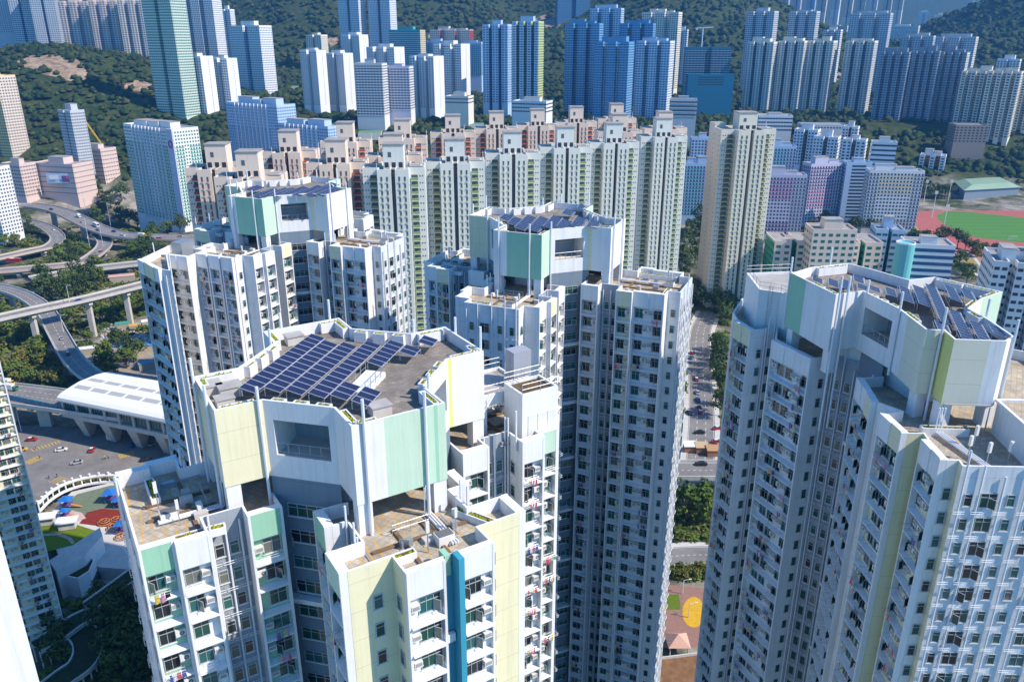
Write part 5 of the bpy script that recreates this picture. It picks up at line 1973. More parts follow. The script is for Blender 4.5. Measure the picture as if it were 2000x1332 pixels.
R1 = flyover('straight grey flyover crossing above the curved ramp on the left', [(-60, 634, 22), (60, 607, 22), (170, 583, 22), (290, 553, 22), (420, 520, 22)], 8.5, (.05, .27, .5, .67))
R2 = flyover('curved grey ramp passing under the straight flyover on the left', [(-60, 556, 14), (0, 563, 14), (48, 578, 13), (88, 607, 12), (112, 650, 11.5), (142, 700, 11.5), (180, 735, 12), (240, 765, 12)], 8.5, (.06, .2, .5, .68, .85), 2)
R3 = flyover('wide elevated road running into the white-roofed station', [(-80, 757, 13), (0, 767, 13), (80, 777, 13), (160, 788, 13), (330, 812, 13)], 17, (.1, .3, .5), 4)
R4 = flyover('highest curving ramp of the far interchange on the left', [(0, 405, 12), (60, 402, 12), (115, 412, 12), (160, 432, 12), (200, 450, 11), (260, 462, 10), (390, 466, 10)], 14, (.1, .3, .5, .7, .9), 3, paint('pinkish_parapet', (.58, .48, .42)))
R5 = flyover('looping ramp of the far interchange on the left', [(30, 430, 6), (80, 440, 6), (112, 462, 6), (100, 480, 6), (60, 490, 6), (0, 503, 6), (-40, 510, 6)], 10, (.3, .6), 2, paint('buff_parapet', (.55, .47, .38)))
R6 = flyover('long low ramp in front of the far interchange', [(-40, 532, 6), (60, 524, 6), (150, 514, 6), (190, 494, 6), (205, 474, 6), (190, 456, 7)], 10, (.15, .4, .7), 2, MATS['pinkish_parapet'])
R7 = flyover('far right arm of the interchange behind the trees', [(60, 545, 5), (160, 528, 5), (250, 517, 5), (340, 508, 5), (440, 500, 5)], 11, (.2, .5, .8), 2)
R8 = flyover('short grey road bridge between the middle and right towers', [(1230, 918, 10), (1330, 918, 10), (1420, 918, 10), (1520, 918, 10)], 11, (.2, .8), 2)
R9 = flyover('long covered rail viaduct behind the coloured estate', [(1690, 272, 30), (1740, 281, 30), (1850, 289, 30), (1960, 296, 30), (2060, 298, 30)], 14, (.1, .3, .5, .7, .9), 2)
R10 = flyover('curving ramp at the right border beyond the sports hall', [(2060, 352, 12), (1990, 346, 12), (1960, 330, 12), (1975, 316, 12), (2060, 308, 12)], 9, (.2, .5, .8), 2)
R11 = flyover('curving road bridge behind the last peach towers', [(1330, 262, 30), (1380, 250, 32), (1410, 238, 34), (1440, 225, 38)], 12, (.3, .7), 2)
G1_ = ground_road([(1385, 610), (1368, 650), (1366, 720), (1370, 800), (1368, 890), (1362, 960)], 11, 3)
G2_ = ground_road([(1240, 1098), (1330, 1085), (1420, 1084), (1500, 1090)], 9, 2)
G3_ = ground_road([(1800, 500), (1870, 492), (1900, 520), (1960, 560)], 10, 2)

# road junction under the station
JN = pix([(20, 830), (340, 845), (380, 950), (330, 1010), (250, 950), (150, 930), (80, 975), (20, 940)], 0)
sheet('road', JN, .05, ASPH)
BLOCK.append(JN)
def stripes(name, px0, px1, n, wd, ln, mat):
    a, c = at(*px0), at(*px1)
    d = (c - a)
    L = d.length
    d.normalize()
    s_ = Vector((d.y, -d.x, 0))
    m_ = MB()
    for k in range(n):
        p = a + d * (L * (k + .5) / n)
        m_.poly([tuple((p + d * i * wd / 2 + s_ * j * ln / 2)[:2]) + (.064,) for i, j in ((-1, 1), (1, 1), (1, -1), (-1, -1))], mat)
    o = m_.build(name)
    tag(o, kind='structure')
stripes('crosswalk_marking', (52, 905), (78, 893), 7, .45, 4, ROADY)
stripes('crosswalk_marking', (105, 936), (160, 950), 10, .45, 5, ROADY)
stripes('crosswalk_marking', (60, 880), (118, 862), 9, .45, 3, ROADY)
stripes('crosswalk_marking', (232, 892), (262, 884), 8, .45, 4, ROADY)
stripes('lane_marking', (60, 968), (190, 865), 2, .3, .3, ROADW)
stripes('crosswalk_marking', (1325, 876), (1398, 878), 9, .5, 4, ROADW)

# ------------------------------------------------------------------ station with white curved roof
def station():
    p0, p1 = at(125, 800, 13), at(345, 846, 13)
    ax = (p1 - p0)
    ax.z = 0
    L = ax.length + 14
    ax.normalize()
    bx_ = Vector((-ax.y, ax.x, 0))
    dep = 25.0
    root = thing('station', 'white curved-roof railway station over the road junction', 'station', (p0.x, p0.y, 0))
    Wp = lambda u, v, z: Vector((p0.x, p0.y, 0)) + ax * u + bx_ * v + Vector((0, 0, z))
    RW = paint('station_roof', (.80, .80, .79), dirt=.08)
    prof = [(-.8, 16.8), (-1.5, 17.8), (-1.2, 18.9), (.5, 19.8), (3, 20.3), (dep * .4, 21.2), (dep * .75, 20.9), (dep, 19.8), (dep + .6, 18.6)]
    b = MB()
    for (v0, z0), (v1, z1) in zip(prof, prof[1:]):
        b.poly([Wp(-1, v0, z0), Wp(L, v0, z0), Wp(L, v1, z1), Wp(-1, v1, z1)], RW)
    b.poly([Wp(-1, v, z) for v, z in prof][::-1], RW)
    b.poly([Wp(-1, prof[0][0], prof[0][1]), Wp(-1, dep, 17.2), Wp(L, dep, 17.2), Wp(L, *prof[0])], CONCL)
    b.build('roof', root)
    for row, (v0, v1) in enumerate(((dep * .22, dep * .32), (dep * .5, dep * .6))):
        for k in range(int(L // 9)):
            def zr(v):
                for (a0, z0), (a1, z1) in zip(prof, prof[1:]):
                    if a0 <= v <= a1:
                        return z0 + (z1 - z0) * (v - a0) / (a1 - a0) + .05
            b = MB()
            b.poly([Wp(k * 9 + 1, v0, zr(v0)), Wp(k * 9 + 8.6, v0, zr(v0)), Wp(k * 9 + 8.6, v1, zr(v1)), Wp(k * 9 + 1, v1, zr(v1))], plain('skylight', (.42, .42, .41), .5) if 'skylight' not in MATS else MATS['skylight'])
            b.build('skylight', root)
    b = MB()
    for k in range(int(L / 7.4)):
        pass
    b.prism([tuple(Wp(0, .6, 0)[:2]), tuple(Wp(L, .6, 0)[:2]), tuple(Wp(L, dep, 0)[:2]), tuple(Wp(0, dep, 0)[:2])], 11.6, 17.2, GLASSES[2], None, CONC)
    b.build('glazing', root)
    b = MB()
    b.prism([tuple(Wp(-1, -.6, 0)[:2]), tuple(Wp(L, -.6, 0)[:2]), tuple(Wp(L, dep + .4, 0)[:2]), tuple(Wp(-1, dep + .4, 0)[:2])], 10.0, 11.8, CONCL, CONCL, CONC)
    b.build('platform_slab', root)
    for k in range(int(L / 7.4) + 1):
        b = MB()
        b.beam(Wp(k * 7.4, .2, 14.4), Wp(k * 7.4 + .01, -.3, 14.4), 1.0, 5.6, CONCL)
        b.beam(Wp(k * 7.4 - .4, .1, 14.5), Wp(k * 7.4 + .4, .1, 14.5), .9, 5.6, CONCL)
        b.build('mullion', root)
        for j in range(1, 5):
            b = MB()
            b.beam(Wp(k * 7.4 + j * 1.48, .5, 14.5), Wp(k * 7.4 + j * 1.48 + .15, .5, 14.5), .15, 5.4, METAL)
            if k < int(L / 7.4):
                b.build('glazing_bar', root)
    for k in range(5):
        for v in (4, dep - 5):
            b = MB()
            u = 5 + k * 14
            V0, V1 = [Wp(u - 1.6, v, 0), Wp(u + 1.6, v, 0), Wp(u + 1.6, v + 2.4, 0), Wp(u - 1.6, v + 2.4, 0)], [Wp(u - 1.0, v - 4, 10), Wp(u + 4.0, v - 4, 10), Wp(u + 4.0, v + 4, 10), Wp(u - 1.0, v + 4, 10)]
            b.raw(V0 + V1, ((0, 1, 5, 4), (1, 2, 6, 5), (2, 3, 7, 6), (3, 0, 4, 7)), CONCL)
            b.build('pillar', root)
    BLOCK.append([tuple(Wp(-4, -4, 0)[:2]), tuple(Wp(L, -4, 0)[:2]), tuple(Wp(L, dep + 4, 0)[:2]), tuple(Wp(-4, dep + 4, 0)[:2])])
    # blue screen on the approach
    scr = thing('noise_barrier', 'blue noise barrier along the elevated road beside the station', 'barrier', tuple(Wp(-30, 0, 10)))
    for k in range(16):
        b = MB()
        b.beam(Wp(-2 - k * 4, -1.0 - k * .0, 13.2), Wp(-5.8 - k * 4, -1.0, 13.2), .25, 4.2, plain('blue_screen', (.02, .22, .33), .3) if 'blue_screen' not in MATS else MATS['blue_screen'])
        b.build('panel', scr)
        b = MB()
        b.beam(Wp(-5.85 - k * 4, -1.0, 13.2), Wp(-6.0 - k * 4, -1.0, 13.2), .4, 4.4, METAL)
        b.build('post', scr)
station()

# ------------------------------------------------------------------ playground, podium garden, covered walks at lower left
def low_garden():
    zg = .1
    base = pix([(90, 1010), (140, 960), (250, 935), (340, 940), (350, 1120), (230, 1110), (120, 1100)], 4)
    b = MB()
    if area2(base) < 0:
        base.reverse()
    b.prism(base, 0, 4, CONCL, CONCL)
    tag(b.build('podium'), 'pale concrete podium carrying the playground', 'podium')
    BLOCK.append(base)
    def patch(name, px, col, z, label):
        m_ = plain(name + '_surface', col, .9, 0, .1, .12, .8)
        tag(sheet(name, pix(px, z), z, m_), kind='structure')
    patch('play_surface', [(115, 995), (150, 965), (215, 948), (300, 945), (340, 960), (345, 1030), (270, 1030), (180, 1018)], (.16, .20, .13), 4.02, '')
    patch('red_play_surface', [(155, 1022), (170, 1000), (200, 993), (245, 997), (330, 1005), (335, 1040), (250, 1030), (200, 1028)], (.22, .035, .025), 4.03, '')
    patch('pink_play_surface', [(133, 1005), (140, 996), (160, 1001), (168, 1012), (150, 1017)], (.55, .40, .36), 4.036, '')
    patch('lawn', [(70, 1030), (130, 1018), (200, 1040), (150, 1062), (100, 1075), (70, 1080)], (.13, .19, .015), 4.04, '')
    patch('path', [(82, 1042), (115, 1040), (140, 1050), (146, 1060), (140, 1062), (132, 1053), (112, 1045), (84, 1046)], (.45, .38, .30), 4.05, '')
    BLUE = plain('play_blue', (.02, .16, .50), .4)
    cols_ = [BLUE, plain('play_orange', (.55, .22, .05), .5), plain('play_purple', (.25, .04, .22), .5)]
    labs = ['blue-canopied play tower nearest the junction', 'blue-canopied play tower with slide by the ring of arches', 'smaller blue canopy beside the slide tower', 'blue-canopied climbing tower at the lower side of the playground', 'blue play tower near the lawn']
    for k, (x, y, s_) in enumerate([(132, 992, 1.2), (218, 980, 1.3), (232, 990, 1.0), (240, 1040, 1.2), (128, 1010, .9)]):
        p = at(x, y, 4)
        o = thing('play_tower', labs[k], 'play tower', (p.x, p.y, 4.03), 'playground towers')
        b = MB()
        for i in (-1, 1):
            for j in (-1, 1):
                b.tube([(i * 1.1 * s_, j * 1.1 * s_, 0), (i * 1.1 * s_, j * 1.1 * s_, 3.0 * s_)], .1, BLUE, 5)
        child('post', b.mesh('post'), o)
        b = MB()
        b.raw([(-1.7 * s_, -1.7 * s_, 3 * s_), (1.7 * s_, -1.7 * s_, 3 * s_), (1.7 * s_, 1.7 * s_, 3 * s_), (-1.7 * s_, 1.7 * s_, 3 * s_), (0, 0, 4.1 * s_)], ((0, 1, 4), (1, 2, 4), (2, 3, 4), (3, 0, 4), (3, 2, 1, 0)), BLUE)
        child('canopy', b.mesh('canopy'), o)
        b = MB()
        b.box((0, 0, 1.3 * s_), (2.4 * s_, 2.4 * s_, .15), cols_[2])
        child('platform', b.mesh('platform'), o)
        b = MB()
        b.beam((1.2 * s_, 0, 1.3 * s_), (4 * s_, .5, .3), .8, .12, cols_[1])
        child('slide', b.mesh('slide'), o)
    labs = ['round orange climbing frame nearest the red surface', 'round orange climbing frame beside the lower canopy', 'round orange climbing frame at the right of the playground', 'round orange seat ring at the playground edge']
    for k, (x, y) in enumerate([(205, 1022), (228, 1018), (222, 1032), (238, 1050)]):
        p = at(x, y, 4)
        o = thing('climbing_frame', labs[k], 'climbing frame', (p.x, p.y, 4.05), 'round climbing frames')
        for rr, zz in ((2.1, .5), (1.5, 1.0), (.8, 1.4)):
            b = MB()
            n = 14
            b.tube([(rr * math.cos(2 * math.pi * i / n), rr * math.sin(2 * math.pi * i / n), zz) for i in range(n + 1)], .14, cols_[1], 5)
            child('ring', b.mesh('ring'), o)
        b = MB()
        for i in range(6):
            a = i * math.pi / 3
            b.tube([(2.1 * math.cos(a), 2.1 * math.sin(a), 0), (.8 * math.cos(a), .8 * math.sin(a), 1.4)], .08, cols_[2], 4)
        child('spoke', b.mesh('spoke'), o)
    # curved white arcade
    arc = spline([at(x, y, 4) for x, y in [(78, 1000), (100, 978), (130, 960), (170, 948), (215, 943), (260, 948), (320, 955)]], 5)
    root = thing('arcade', 'curved white arcade of posts and beams round the playground', 'arcade', tuple(arc[0]))
    b = MB()
    strip_box(b, arc, -.5, .5, 2.9, 3.5, WHITE2)
    b.build('beam', root)
    b = MB()
    strip_box(b, arc, -.3, .3, 0, .8, WHITE2)
    b.build('low_wall', root)
    for k in range(0, len(arc), 2):
        b = MB()
        p = arc[k]
        b.tube([p, p + Vector((0, 0, 4.2))], .28, WHITE2, 8)
        b.tube([p + Vector((0, 0, 4.2)), p + Vector((0, 0, 4.5))], .42, WHITE2, 8)
        b.build('post', root)
    hedge = MB()
    pth = spline([at(x, y, 4) for x, y in [(74, 986), (100, 964), (132, 948), (172, 937), (215, 933), (260, 938), (330, 945)]], 8)
    rr = random.Random(5)
    for p in pth:
        for k in range(46):
            q = p + Vector((rr.uniform(-1.6, 1.6), rr.uniform(-1.2, 1.2), rr.uniform(-2.6, .5)))
            u = Vector((rr.gauss(0, 1), rr.gauss(0, 1), rr.gauss(0, 1))).normalized() * .45
            v = u.cross(Vector((.2, .3, .9))).normalized() * .35
            hedge.poly([q + u, q + v, q - u, q - v], LEAF[2])
    tag(hedge.build('hedge'), 'olive hedge along the road side of the curved arcade', 'hedge')
    # white building with green roof below the lawn
    w0 = pix([(95, 1095), (195, 1030), (200, 1045), (165, 1085), (110, 1115)], 10)
    if area2(w0) < 0: w0.reverse()
    root = thing('community_hall', 'white low hall with sloping long wall beside the lawn', 'hall', (*w0[0], 0))
    b = MB()
    b.prism(w0, 0, 10, WHITE2, CONCL)
    b.build('wall', root)
    w1 = pix([(113, 1122), (160, 1085), (185, 1092), (175, 1115), (152, 1130)], 7)
    if area2(w1) < 0: w1.reverse()
    b = MB()
    b.prism(w1, 0, 6.6, WHITE2, plain('roof_turf', (.05, .06, .02), .95, 0, .1, .3, 1))
    b.ring(w1, 6.6, 7.2, .3, WHITE2)
    b.build('entrance_block', root)
    b = MB()
    for k in range(4):
        p = Vector((*w1[1], 0)).lerp(Vector((*w1[2], 0)), .15 + k * .22)
        b.box((p.x, p.y, 1.8), (1.2, 1.2, 2.6), GLASSES[1])
    b.build('doorway', root)
    for k, (x, y) in enumerate([(88, 1008), (130, 1016)]):
        p = at(x, y, 7)
        o = thing('pavilion', ['white flat-roofed pavilion at the left end of the playground', 'white flat-roofed pavilion at the edge of the lawn'][k], 'pavilion', (p.x, p.y, 4.06))
        b = MB()
        b.box((0, 0, 1.5), (5, 3, 2.6), CONCL, .25)
        child('wall', b.mesh('wall'), o)
        b = MB()
        b.box((0, 0, 3.0), (6.4, 4.4, .35), WHITE2, .25)
        child('roof', b.mesh('roof'), o)
    # covered walkways
    def walkway(label, px, z, wd):
        path = spline([at(x, y, z) for x, y in px], 8)
        root = thing('covered_walkway', label, 'walkway', tuple(path[0]))
        b = MB()
        strip_box(b, path, -wd / 2, wd / 2, -.35, 0, plain('walkway_roof', (.035, .05, .025), .9, 0, .1, .3, .7) if 'walkway_roof' not in MATS else MATS['walkway_roof'])
        b.build('roof', root)
        for s_ in (-1, 1):
            b = MB()
            strip_box(b, path, s_ * wd / 2 - .2, s_ * wd / 2 + .2, -.7, .45, CONCL)
            b.build('kerb', root)
        for k in range(0, len(path), 3):
            for s_ in (-1, 1):
                b = MB()
                j = min(k + 1, len(path) - 1)
                d = (path[j] - path[max(0, j - 1)]).normalized()
                p = path[k] + Vector((d.y, -d.x, 0)) * s_ * wd * .35
                b.tube([(p.x, p.y, 0), (p.x, p.y, z - .4)], .25, CONCL, 6)
                b.build('post', root)
    walkway('straight dark-roofed covered walk below the white hall', [(176, 1183), (215, 1155), (262, 1120), (300, 1092)], 7, 5.5)
    walkway('covered walk running along the foot of the cream tower', [(70, 1262), (110, 1240), (150, 1212), (185, 1196)], 6, 6)
    walkway('curling turf-roofed ramp at the lower left', [(150, 1228), (168, 1245), (172, 1270), (158, 1298), (128, 1320), (96, 1345)], 5, 7)
    pv = plain('courtyard_paving', (.26, .27, .30), .9, 0, .1, .15, .5)
    tag(sheet('courtyard', pix([(100, 1150), (260, 1070), (340, 1100), (330, 1200), (200, 1200)], 0), .05, pv), kind='structure')
    tag(sheet('red_path', pix([(278, 1230), (290, 1215), (330, 1230), (340, 1332), (280, 1332), (292, 1290)], 0), .07, plain('red_paving', (.22, .07, .06), .9, 0, .1, .15, .6)), kind='structure')
low_garden()

# right gap: garden, pavilion, sheds
def right_gap():
    BLOCK.append(pix([(1290, 1130), (1400, 1130), (1400, 1340), (1290, 1340)], 0))
    def patch(name, px, col, z):
        tag(sheet(name, pix(px, z), z, plain(name + '_surface', col, .9, 0, .1, .12, .8)), kind='structure')
    patch('garden_paving', [(1290, 1140), (1400, 1150), (1400, 1260), (1290, 1265)], (.30, .17, .13), .07)
    patch('play_circle', [(1355 + 22 * math.cos(t), 1195 + 30 * math.sin(t)) for t in np.linspace(0, 6.28, 24)[:-1]], (.62, .36, .03), .09)
    patch('lawn', [(1300, 1160), (1326, 1160), (1330, 1190), (1304, 1190)], (.12, .17, .02), .09)
    p = at(1324, 1245, 4)
    o = thing('garden_pavilion', 'small pyramid-roofed pavilion with pink tiles in the garden gap', 'pavilion', (p.x, p.y, .1))
    b = MB()
    PT = plain('pink_tiles', (.60, .36, .27), .8, 0, .1, .1, 2)
    b.raw([(-3, -3, 3), (3, -3, 3), (3, 3, 3), (-3, 3, 3), (0, 0, 5.2)], ((0, 1, 4), (1, 2, 4), (2, 3, 4), (3, 0, 4), (3, 2, 1, 0)), PT)
    child('roof', b.mesh('roof'), o)
    for i in (-1, 1):
        for j in (-1, 1):
            b = MB()
            b.tube([(i * 2.4, j * 2.4, 0), (i * 2.4, j * 2.4, 3)], .18, CONCL, 6)
            child('post', b.mesh('post'), o)
    B2 = [(1290, 1282), (1370, 1272), (1410, 1290), (1400, 1380), (1280, 1380)]
    w0 = pix(B2, 9)
    if area2(w0) < 0: w0.reverse()
    root = thing('low_building', 'low pale building with brown flat roof at the bottom of the gap', 'building', (*w0[0], 0))
    b = MB()
    b.prism(w0, 0, 8.3, CONCL, plain('brown_roof', (.22, .12, .06), .9, 0, .1, .3, .6))
    b.ring(w0, 8.3, 9, .3, CONCL)
    b.build('wall', root)
    b = MB()
    for k in range(5):
        q = Vector((*w0[0], 0)).lerp(Vector((*w0[1], 0)), .1 + k * .2)
        b.box((q.x, q.y, 5), (1.6, 1.6, 1.4), GLASSES[1])
    b.build('window_strip', root)
    for k, (x, y, c) in enumerate([(1347, 872, (.7, .7, .68)), (1392, 880, (.45, .25, .12)), (1370, 874, (.50, .36, .20))]):
        p = at(x, y, 2)
        o = thing('storage_shed', ['white-roofed storage shed beside the road bridge', 'brown storage shed beside the road bridge by the right tower', 'sandy storage shed between the white and brown sheds'][k], 'shed', (p.x, p.y, 0))
        b = MB()
        b.box((0, 0, 1.4), (4.6, 3.4, 2.8), plain('shed_wall_%d' % k, (.35, .16, .09), .8))
        child('wall', b.mesh('wall'), o)
        b = MB()
        b.raw([(-2.6, -2, 2.8), (2.6, -2, 2.8), (2.6, 2, 3.6), (-2.6, 2, 3.6), (-2.6, -2, 2.95), (2.6, -2, 2.95), (2.6, 2, 3.75), (-2.6, 2, 3.75)], ((0, 3, 2, 1), (4, 5, 6, 7), (0, 1, 5, 4), (1, 2, 6, 5), (2, 3, 7, 6), (3, 0, 4, 7)), plain('shed_roof_%d' % k, c, .8))
        child('roof', b.mesh('roof'), o)
right_gap()

# works yard at the left with sheds, containers
def yard():
    YD = pix([(150, 705), (200, 655), (280, 630), (330, 650), (330, 745), (190, 745)], 0)
    tag(sheet('yard', YD, .06, plain('yard_dust', (.33, .28, .23), .95, 0, .1, .25, .3)), kind='structure')
    items = [('blue-roofed yard shed in the shade of the back left tower', 270, 690, 16, 8, 5, (.10, .25, .42)), ('green container stack in the works yard', 240, 643, 7, 4, 4, (.05, .28, .22)), ('white-roofed long shed along the curved ramp', 172, 692, 22, 4, 4, (.62, .64, .66)),
             ('brown-roofed shed beside the curved ramp', 205, 716, 9, 7, 4, (.16, .11, .09)), ('small blue cabin deep in the works yard', 285, 720, 7, 5, 4, (.12, .30, .42)), ('orange digger cabin in the works yard', 262, 644, 4, 3, 3, (.60, .32, .03)), ('pale cabin next to the digger cabin', 288, 638, 6, 4, 4, (.66, .66, .64)),
             ('pink-roofed yellow cabin beyond the straight flyover', 240, 551, 16, 6, 5, (.62, .33, .30)), ('white roof beside the ramp end', 190, 735, 8, 5, 3, (.75, .75, .75))]
    for lab, x, y, wd, dp, h, c in items:
        p = at(x, y, 0)
        o = thing('yard_shed', lab, 'shed', (p.x, p.y, 0), None, R(TR.choice((28, 35, 20))))
        b = MB()
        b.box((0, 0, h / 2 - .3), (wd * .94, dp * .92, h - .2), plain('yard_wall', (.40, .36, .28), .85) if 'yard_wall' not in MATS else MATS['yard_wall'])
        child('wall', b.mesh('wall'), o)
        b = MB()
        rm = plain('roof_%d_%d' % (x, y), c, .6, 0, .3, .12, .8)
        b.raw([(-wd / 2, -dp / 2, h - .4), (wd / 2, -dp / 2, h - .4), (wd / 2, dp / 2, h - .4), (-wd / 2, dp / 2, h - .4), (-wd / 2, 0, h + .6), (wd / 2, 0, h + .6)], ((0, 1, 5, 4), (2, 3, 4, 5), (3, 0, 4), (1, 2, 5), (3, 2, 1, 0)), rm)
        child('roof', b.mesh('roof'), o)
        FOOT.append((p.x, p.y, wd * .55))
    r_ = random.Random(9)
    cl = [CLOTH[3], CLOTH[5], CLOTH[6], CONCL, METAL, CONC, SOIL, CONCL, METAL]
    m_ = MB()
    for k in range(420):
        p = at(r_.uniform(195, 300), r_.uniform(630, 668), 0)
        s_ = r_.uniform(.3, 1.0)
        m_.box((p.x, p.y, .06 + s_ * .3), (s_ * r_.uniform(.6, 2), s_, s_ * .6), r_.choice(cl), r_.uniform(0, 3))
    tag(m_.build('scrap_heaps'), 'heaps of scrap and mixed goods in the works yard', 'scrap', None, 'stuff')
yard()

# sports ground at the right
def sports():
    z = .1
    FOOT.append((at(1920, 445).x, at(1920, 445).y, 95))
    def smooth(px):
        P = spline([Vector((x, y, 0)) for x, y in px + px[:1]], 6)[:-1]
        return pix([(p.x, p.y) for p in P], 0)
    tag(sheet('grass_verge', smooth([(1774, 392), (1850, 380), (2080, 396), (2090, 530), (1890, 514), (1808, 476), (1772, 430)]), z, plain('dry_grass', (.36, .27, .10), .95, 0, .1, .2, .1)), kind='structure')
    tag(sheet('running_track', smooth([(1783, 400), (1850, 389), (2080, 408), (2090, 515), (1890, 500), (1815, 466), (1784, 430)]), z + .05, plain('track_red', (.40, .13, .11), .9, 0, .1, .08, .2)), kind='structure')
    def pitch_mat():
        m, t, b = _new('pitch_turf')
        co = _geo(t)
        sp = t.nodes.new('ShaderNodeSeparateXYZ')
        t.links.new(co, sp.inputs[0])
        st = _math(t, 'GREATER_THAN', _math(t, 'FRACT', _math(t, 'DIVIDE', sp.outputs[1], 14.0)), .5)
        t.links.new(_mix(t, _math(t, 'MULTIPLY', st, .35), (.06, .20, .02), (.10, .25, .035)), b.inputs['Base Color'])
        b.inputs['Roughness'].default_value = .95
        return m
    tag(sheet('football_pitch', smooth([(1830, 420), (1880, 414), (2080, 440), (2090, 478), (1918, 466), (1866, 449), (1836, 432)]), z + .1, pitch_mat()), kind='structure')
    labs = ['floodlight mast nearest the pitch corner', 'floodlight mast left of the running track', 'floodlight mast at the far end of the track', 'floodlight mast beside the coloured estate']
    for k, (x, y) in enumerate([(1841, 455), (1820, 425), (1850, 400), (1803, 400)]):
        p = at(x, y, 0)
        o = thing('floodlight_mast', labs[k], 'floodlight', (p.x, p.y, 0))
        b = MB()
        b.tube([(0, 0, 0), (0, 0, 24)], [.35, .18], PIPE, 6)
        child('pole', b.mesh('pole'), o)
        b = MB()
        for j in range(3):
            b.box((0, -.2, 22 + j * 1.0), (3, .4, .6), ACM)
        child('lamp', b.mesh('lamp'), o)
    p = at(1978, 468, 0)
    o = thing('football_goal', 'white football goal on the near side of the pitch', 'goal', (p.x, p.y, z + .12))
    b = MB()
    b.tube([(-3.6, 0, 0), (-3.6, 0, 2.4), (3.6, 0, 2.4), (3.6, 0, 0)], .12, WHITE2, 5)
    b.tube([(-3.6, 0, 2.4), (-3.6, 2, 0), (3.6, 2, 0), (3.6, 0, 2.4)], .08, WHITE2, 5)
    child('frame', b.mesh('frame'), o)
    # sports hall with green roof
    z1 = 14
    w0 = pix([(1868, 352), (1960, 347), (1992, 362), (1886, 368)], z1)
    if area2(w0) < 0: w0.reverse()
    root = thing('sports_hall', 'sports hall with pale green pitched roof beyond the running track', 'sports hall', (*w0[0], 0))
    b = MB()
    b.prism(w0, 0, z1 - 2, FW['dgrey'])
    b.build('wall', root)
    cen = (sum(p[0] for p in w0) / 4, sum(p[1] for p in w0) / 4)
    b = MB()
    GR = plain('green_sheet_roof', (.26, .38, .26), .6, 0, .3, .08, .1)
    o_ = [(cen[0] + (p[0] - cen[0]) * 1.06, cen[1] + (p[1] - cen[1]) * 1.06) for p in w0]
    i_ = [(cen[0] + (p[0] - cen[0]) * .72, cen[1] + (p[1] - cen[1]) * .72) for p in w0]
    for k in range(4):
        j = (k + 1) % 4
        b.poly([(*o_[k], z1 - 2), (*o_[j], z1 - 2), (*i_[j], z1 + 2), (*i_[k], z1 + 2)], GR)
    b.cap(i_, z1 + 2, GR)
    b.build('roof', root)
    FOOT.append((*cen, 40))
    # green court and tennis court by the trees
    for k, (px, col) in enumerate([([(700, 238), (745, 236), (742, 247), (697, 248)], (.12, .28, .15)), ([(905, 216), (945, 214), (945, 222), (905, 223)], (.05, .25, .25)), ([(545, 139), (585, 138), (585, 146), (545, 147)], (.06, .30, .16))]):
        D_ = [920, 960, 1250][k]
        pts = [(xat(x, D_ + (px[2][1] - y) * 2.5, 70), D_ + (px[2][1] - y) * 2.5) for x, y in px]
        zz = float(max(gz(*p) for p in pts)) + .8
        if area2(pts) < 0: pts.reverse()
        b = MB()
        b.prism(pts, zz - 8, zz, CONCL, plain('court_%d' % k, col, .9))
        tag(b.build('sports_court'), ['green sports court in front of the balcony slabs', 'teal sports court below the lime-striped tower', 'bright green court on the hill behind the blue striped tower'][k], 'court')
        FOOT.append((sum(p[0] for p in pts) / 4, sum(p[1] for p in pts) / 4, 16))
sports()

# ------------------------------------------------------------------ vehicles
CARP = {k: plain('car_' + k, c, .25, 0, .6) for k, c in {'red': (.45, .02, .03), 'black': (.015, .016, .02), 'white': (.72, .72, .72), 'silver': (.40, .41, .43), 'blue': (.03, .10, .32), 'yellow': (.70, .40, .03), 'green': (.04, .22, .15)}.items()}
TYRE = plain('tyre', (.02, .02, .02), .8)
def loft(sections, mat, b):
    """sections: list of (x, half width, z0, z1)"""
    V, F = [], []
    for x, hw, z0, z1 in sections:
        V += [(x, -hw, z0), (x, hw, z0), (x, hw * .94, z1), (x, -hw * .94, z1)]
    for i in range(len(sections) - 1):
        for k in range(4):
            a, c = i * 4 + k, i * 4 + (k + 1) % 4
            F.append((a, c, c + 4, a + 4))
    F.append((3, 2, 1, 0))
    n = len(V)
    F.append((n - 4, n - 3, n - 2, n - 1))
    b.raw(V, F, mat)
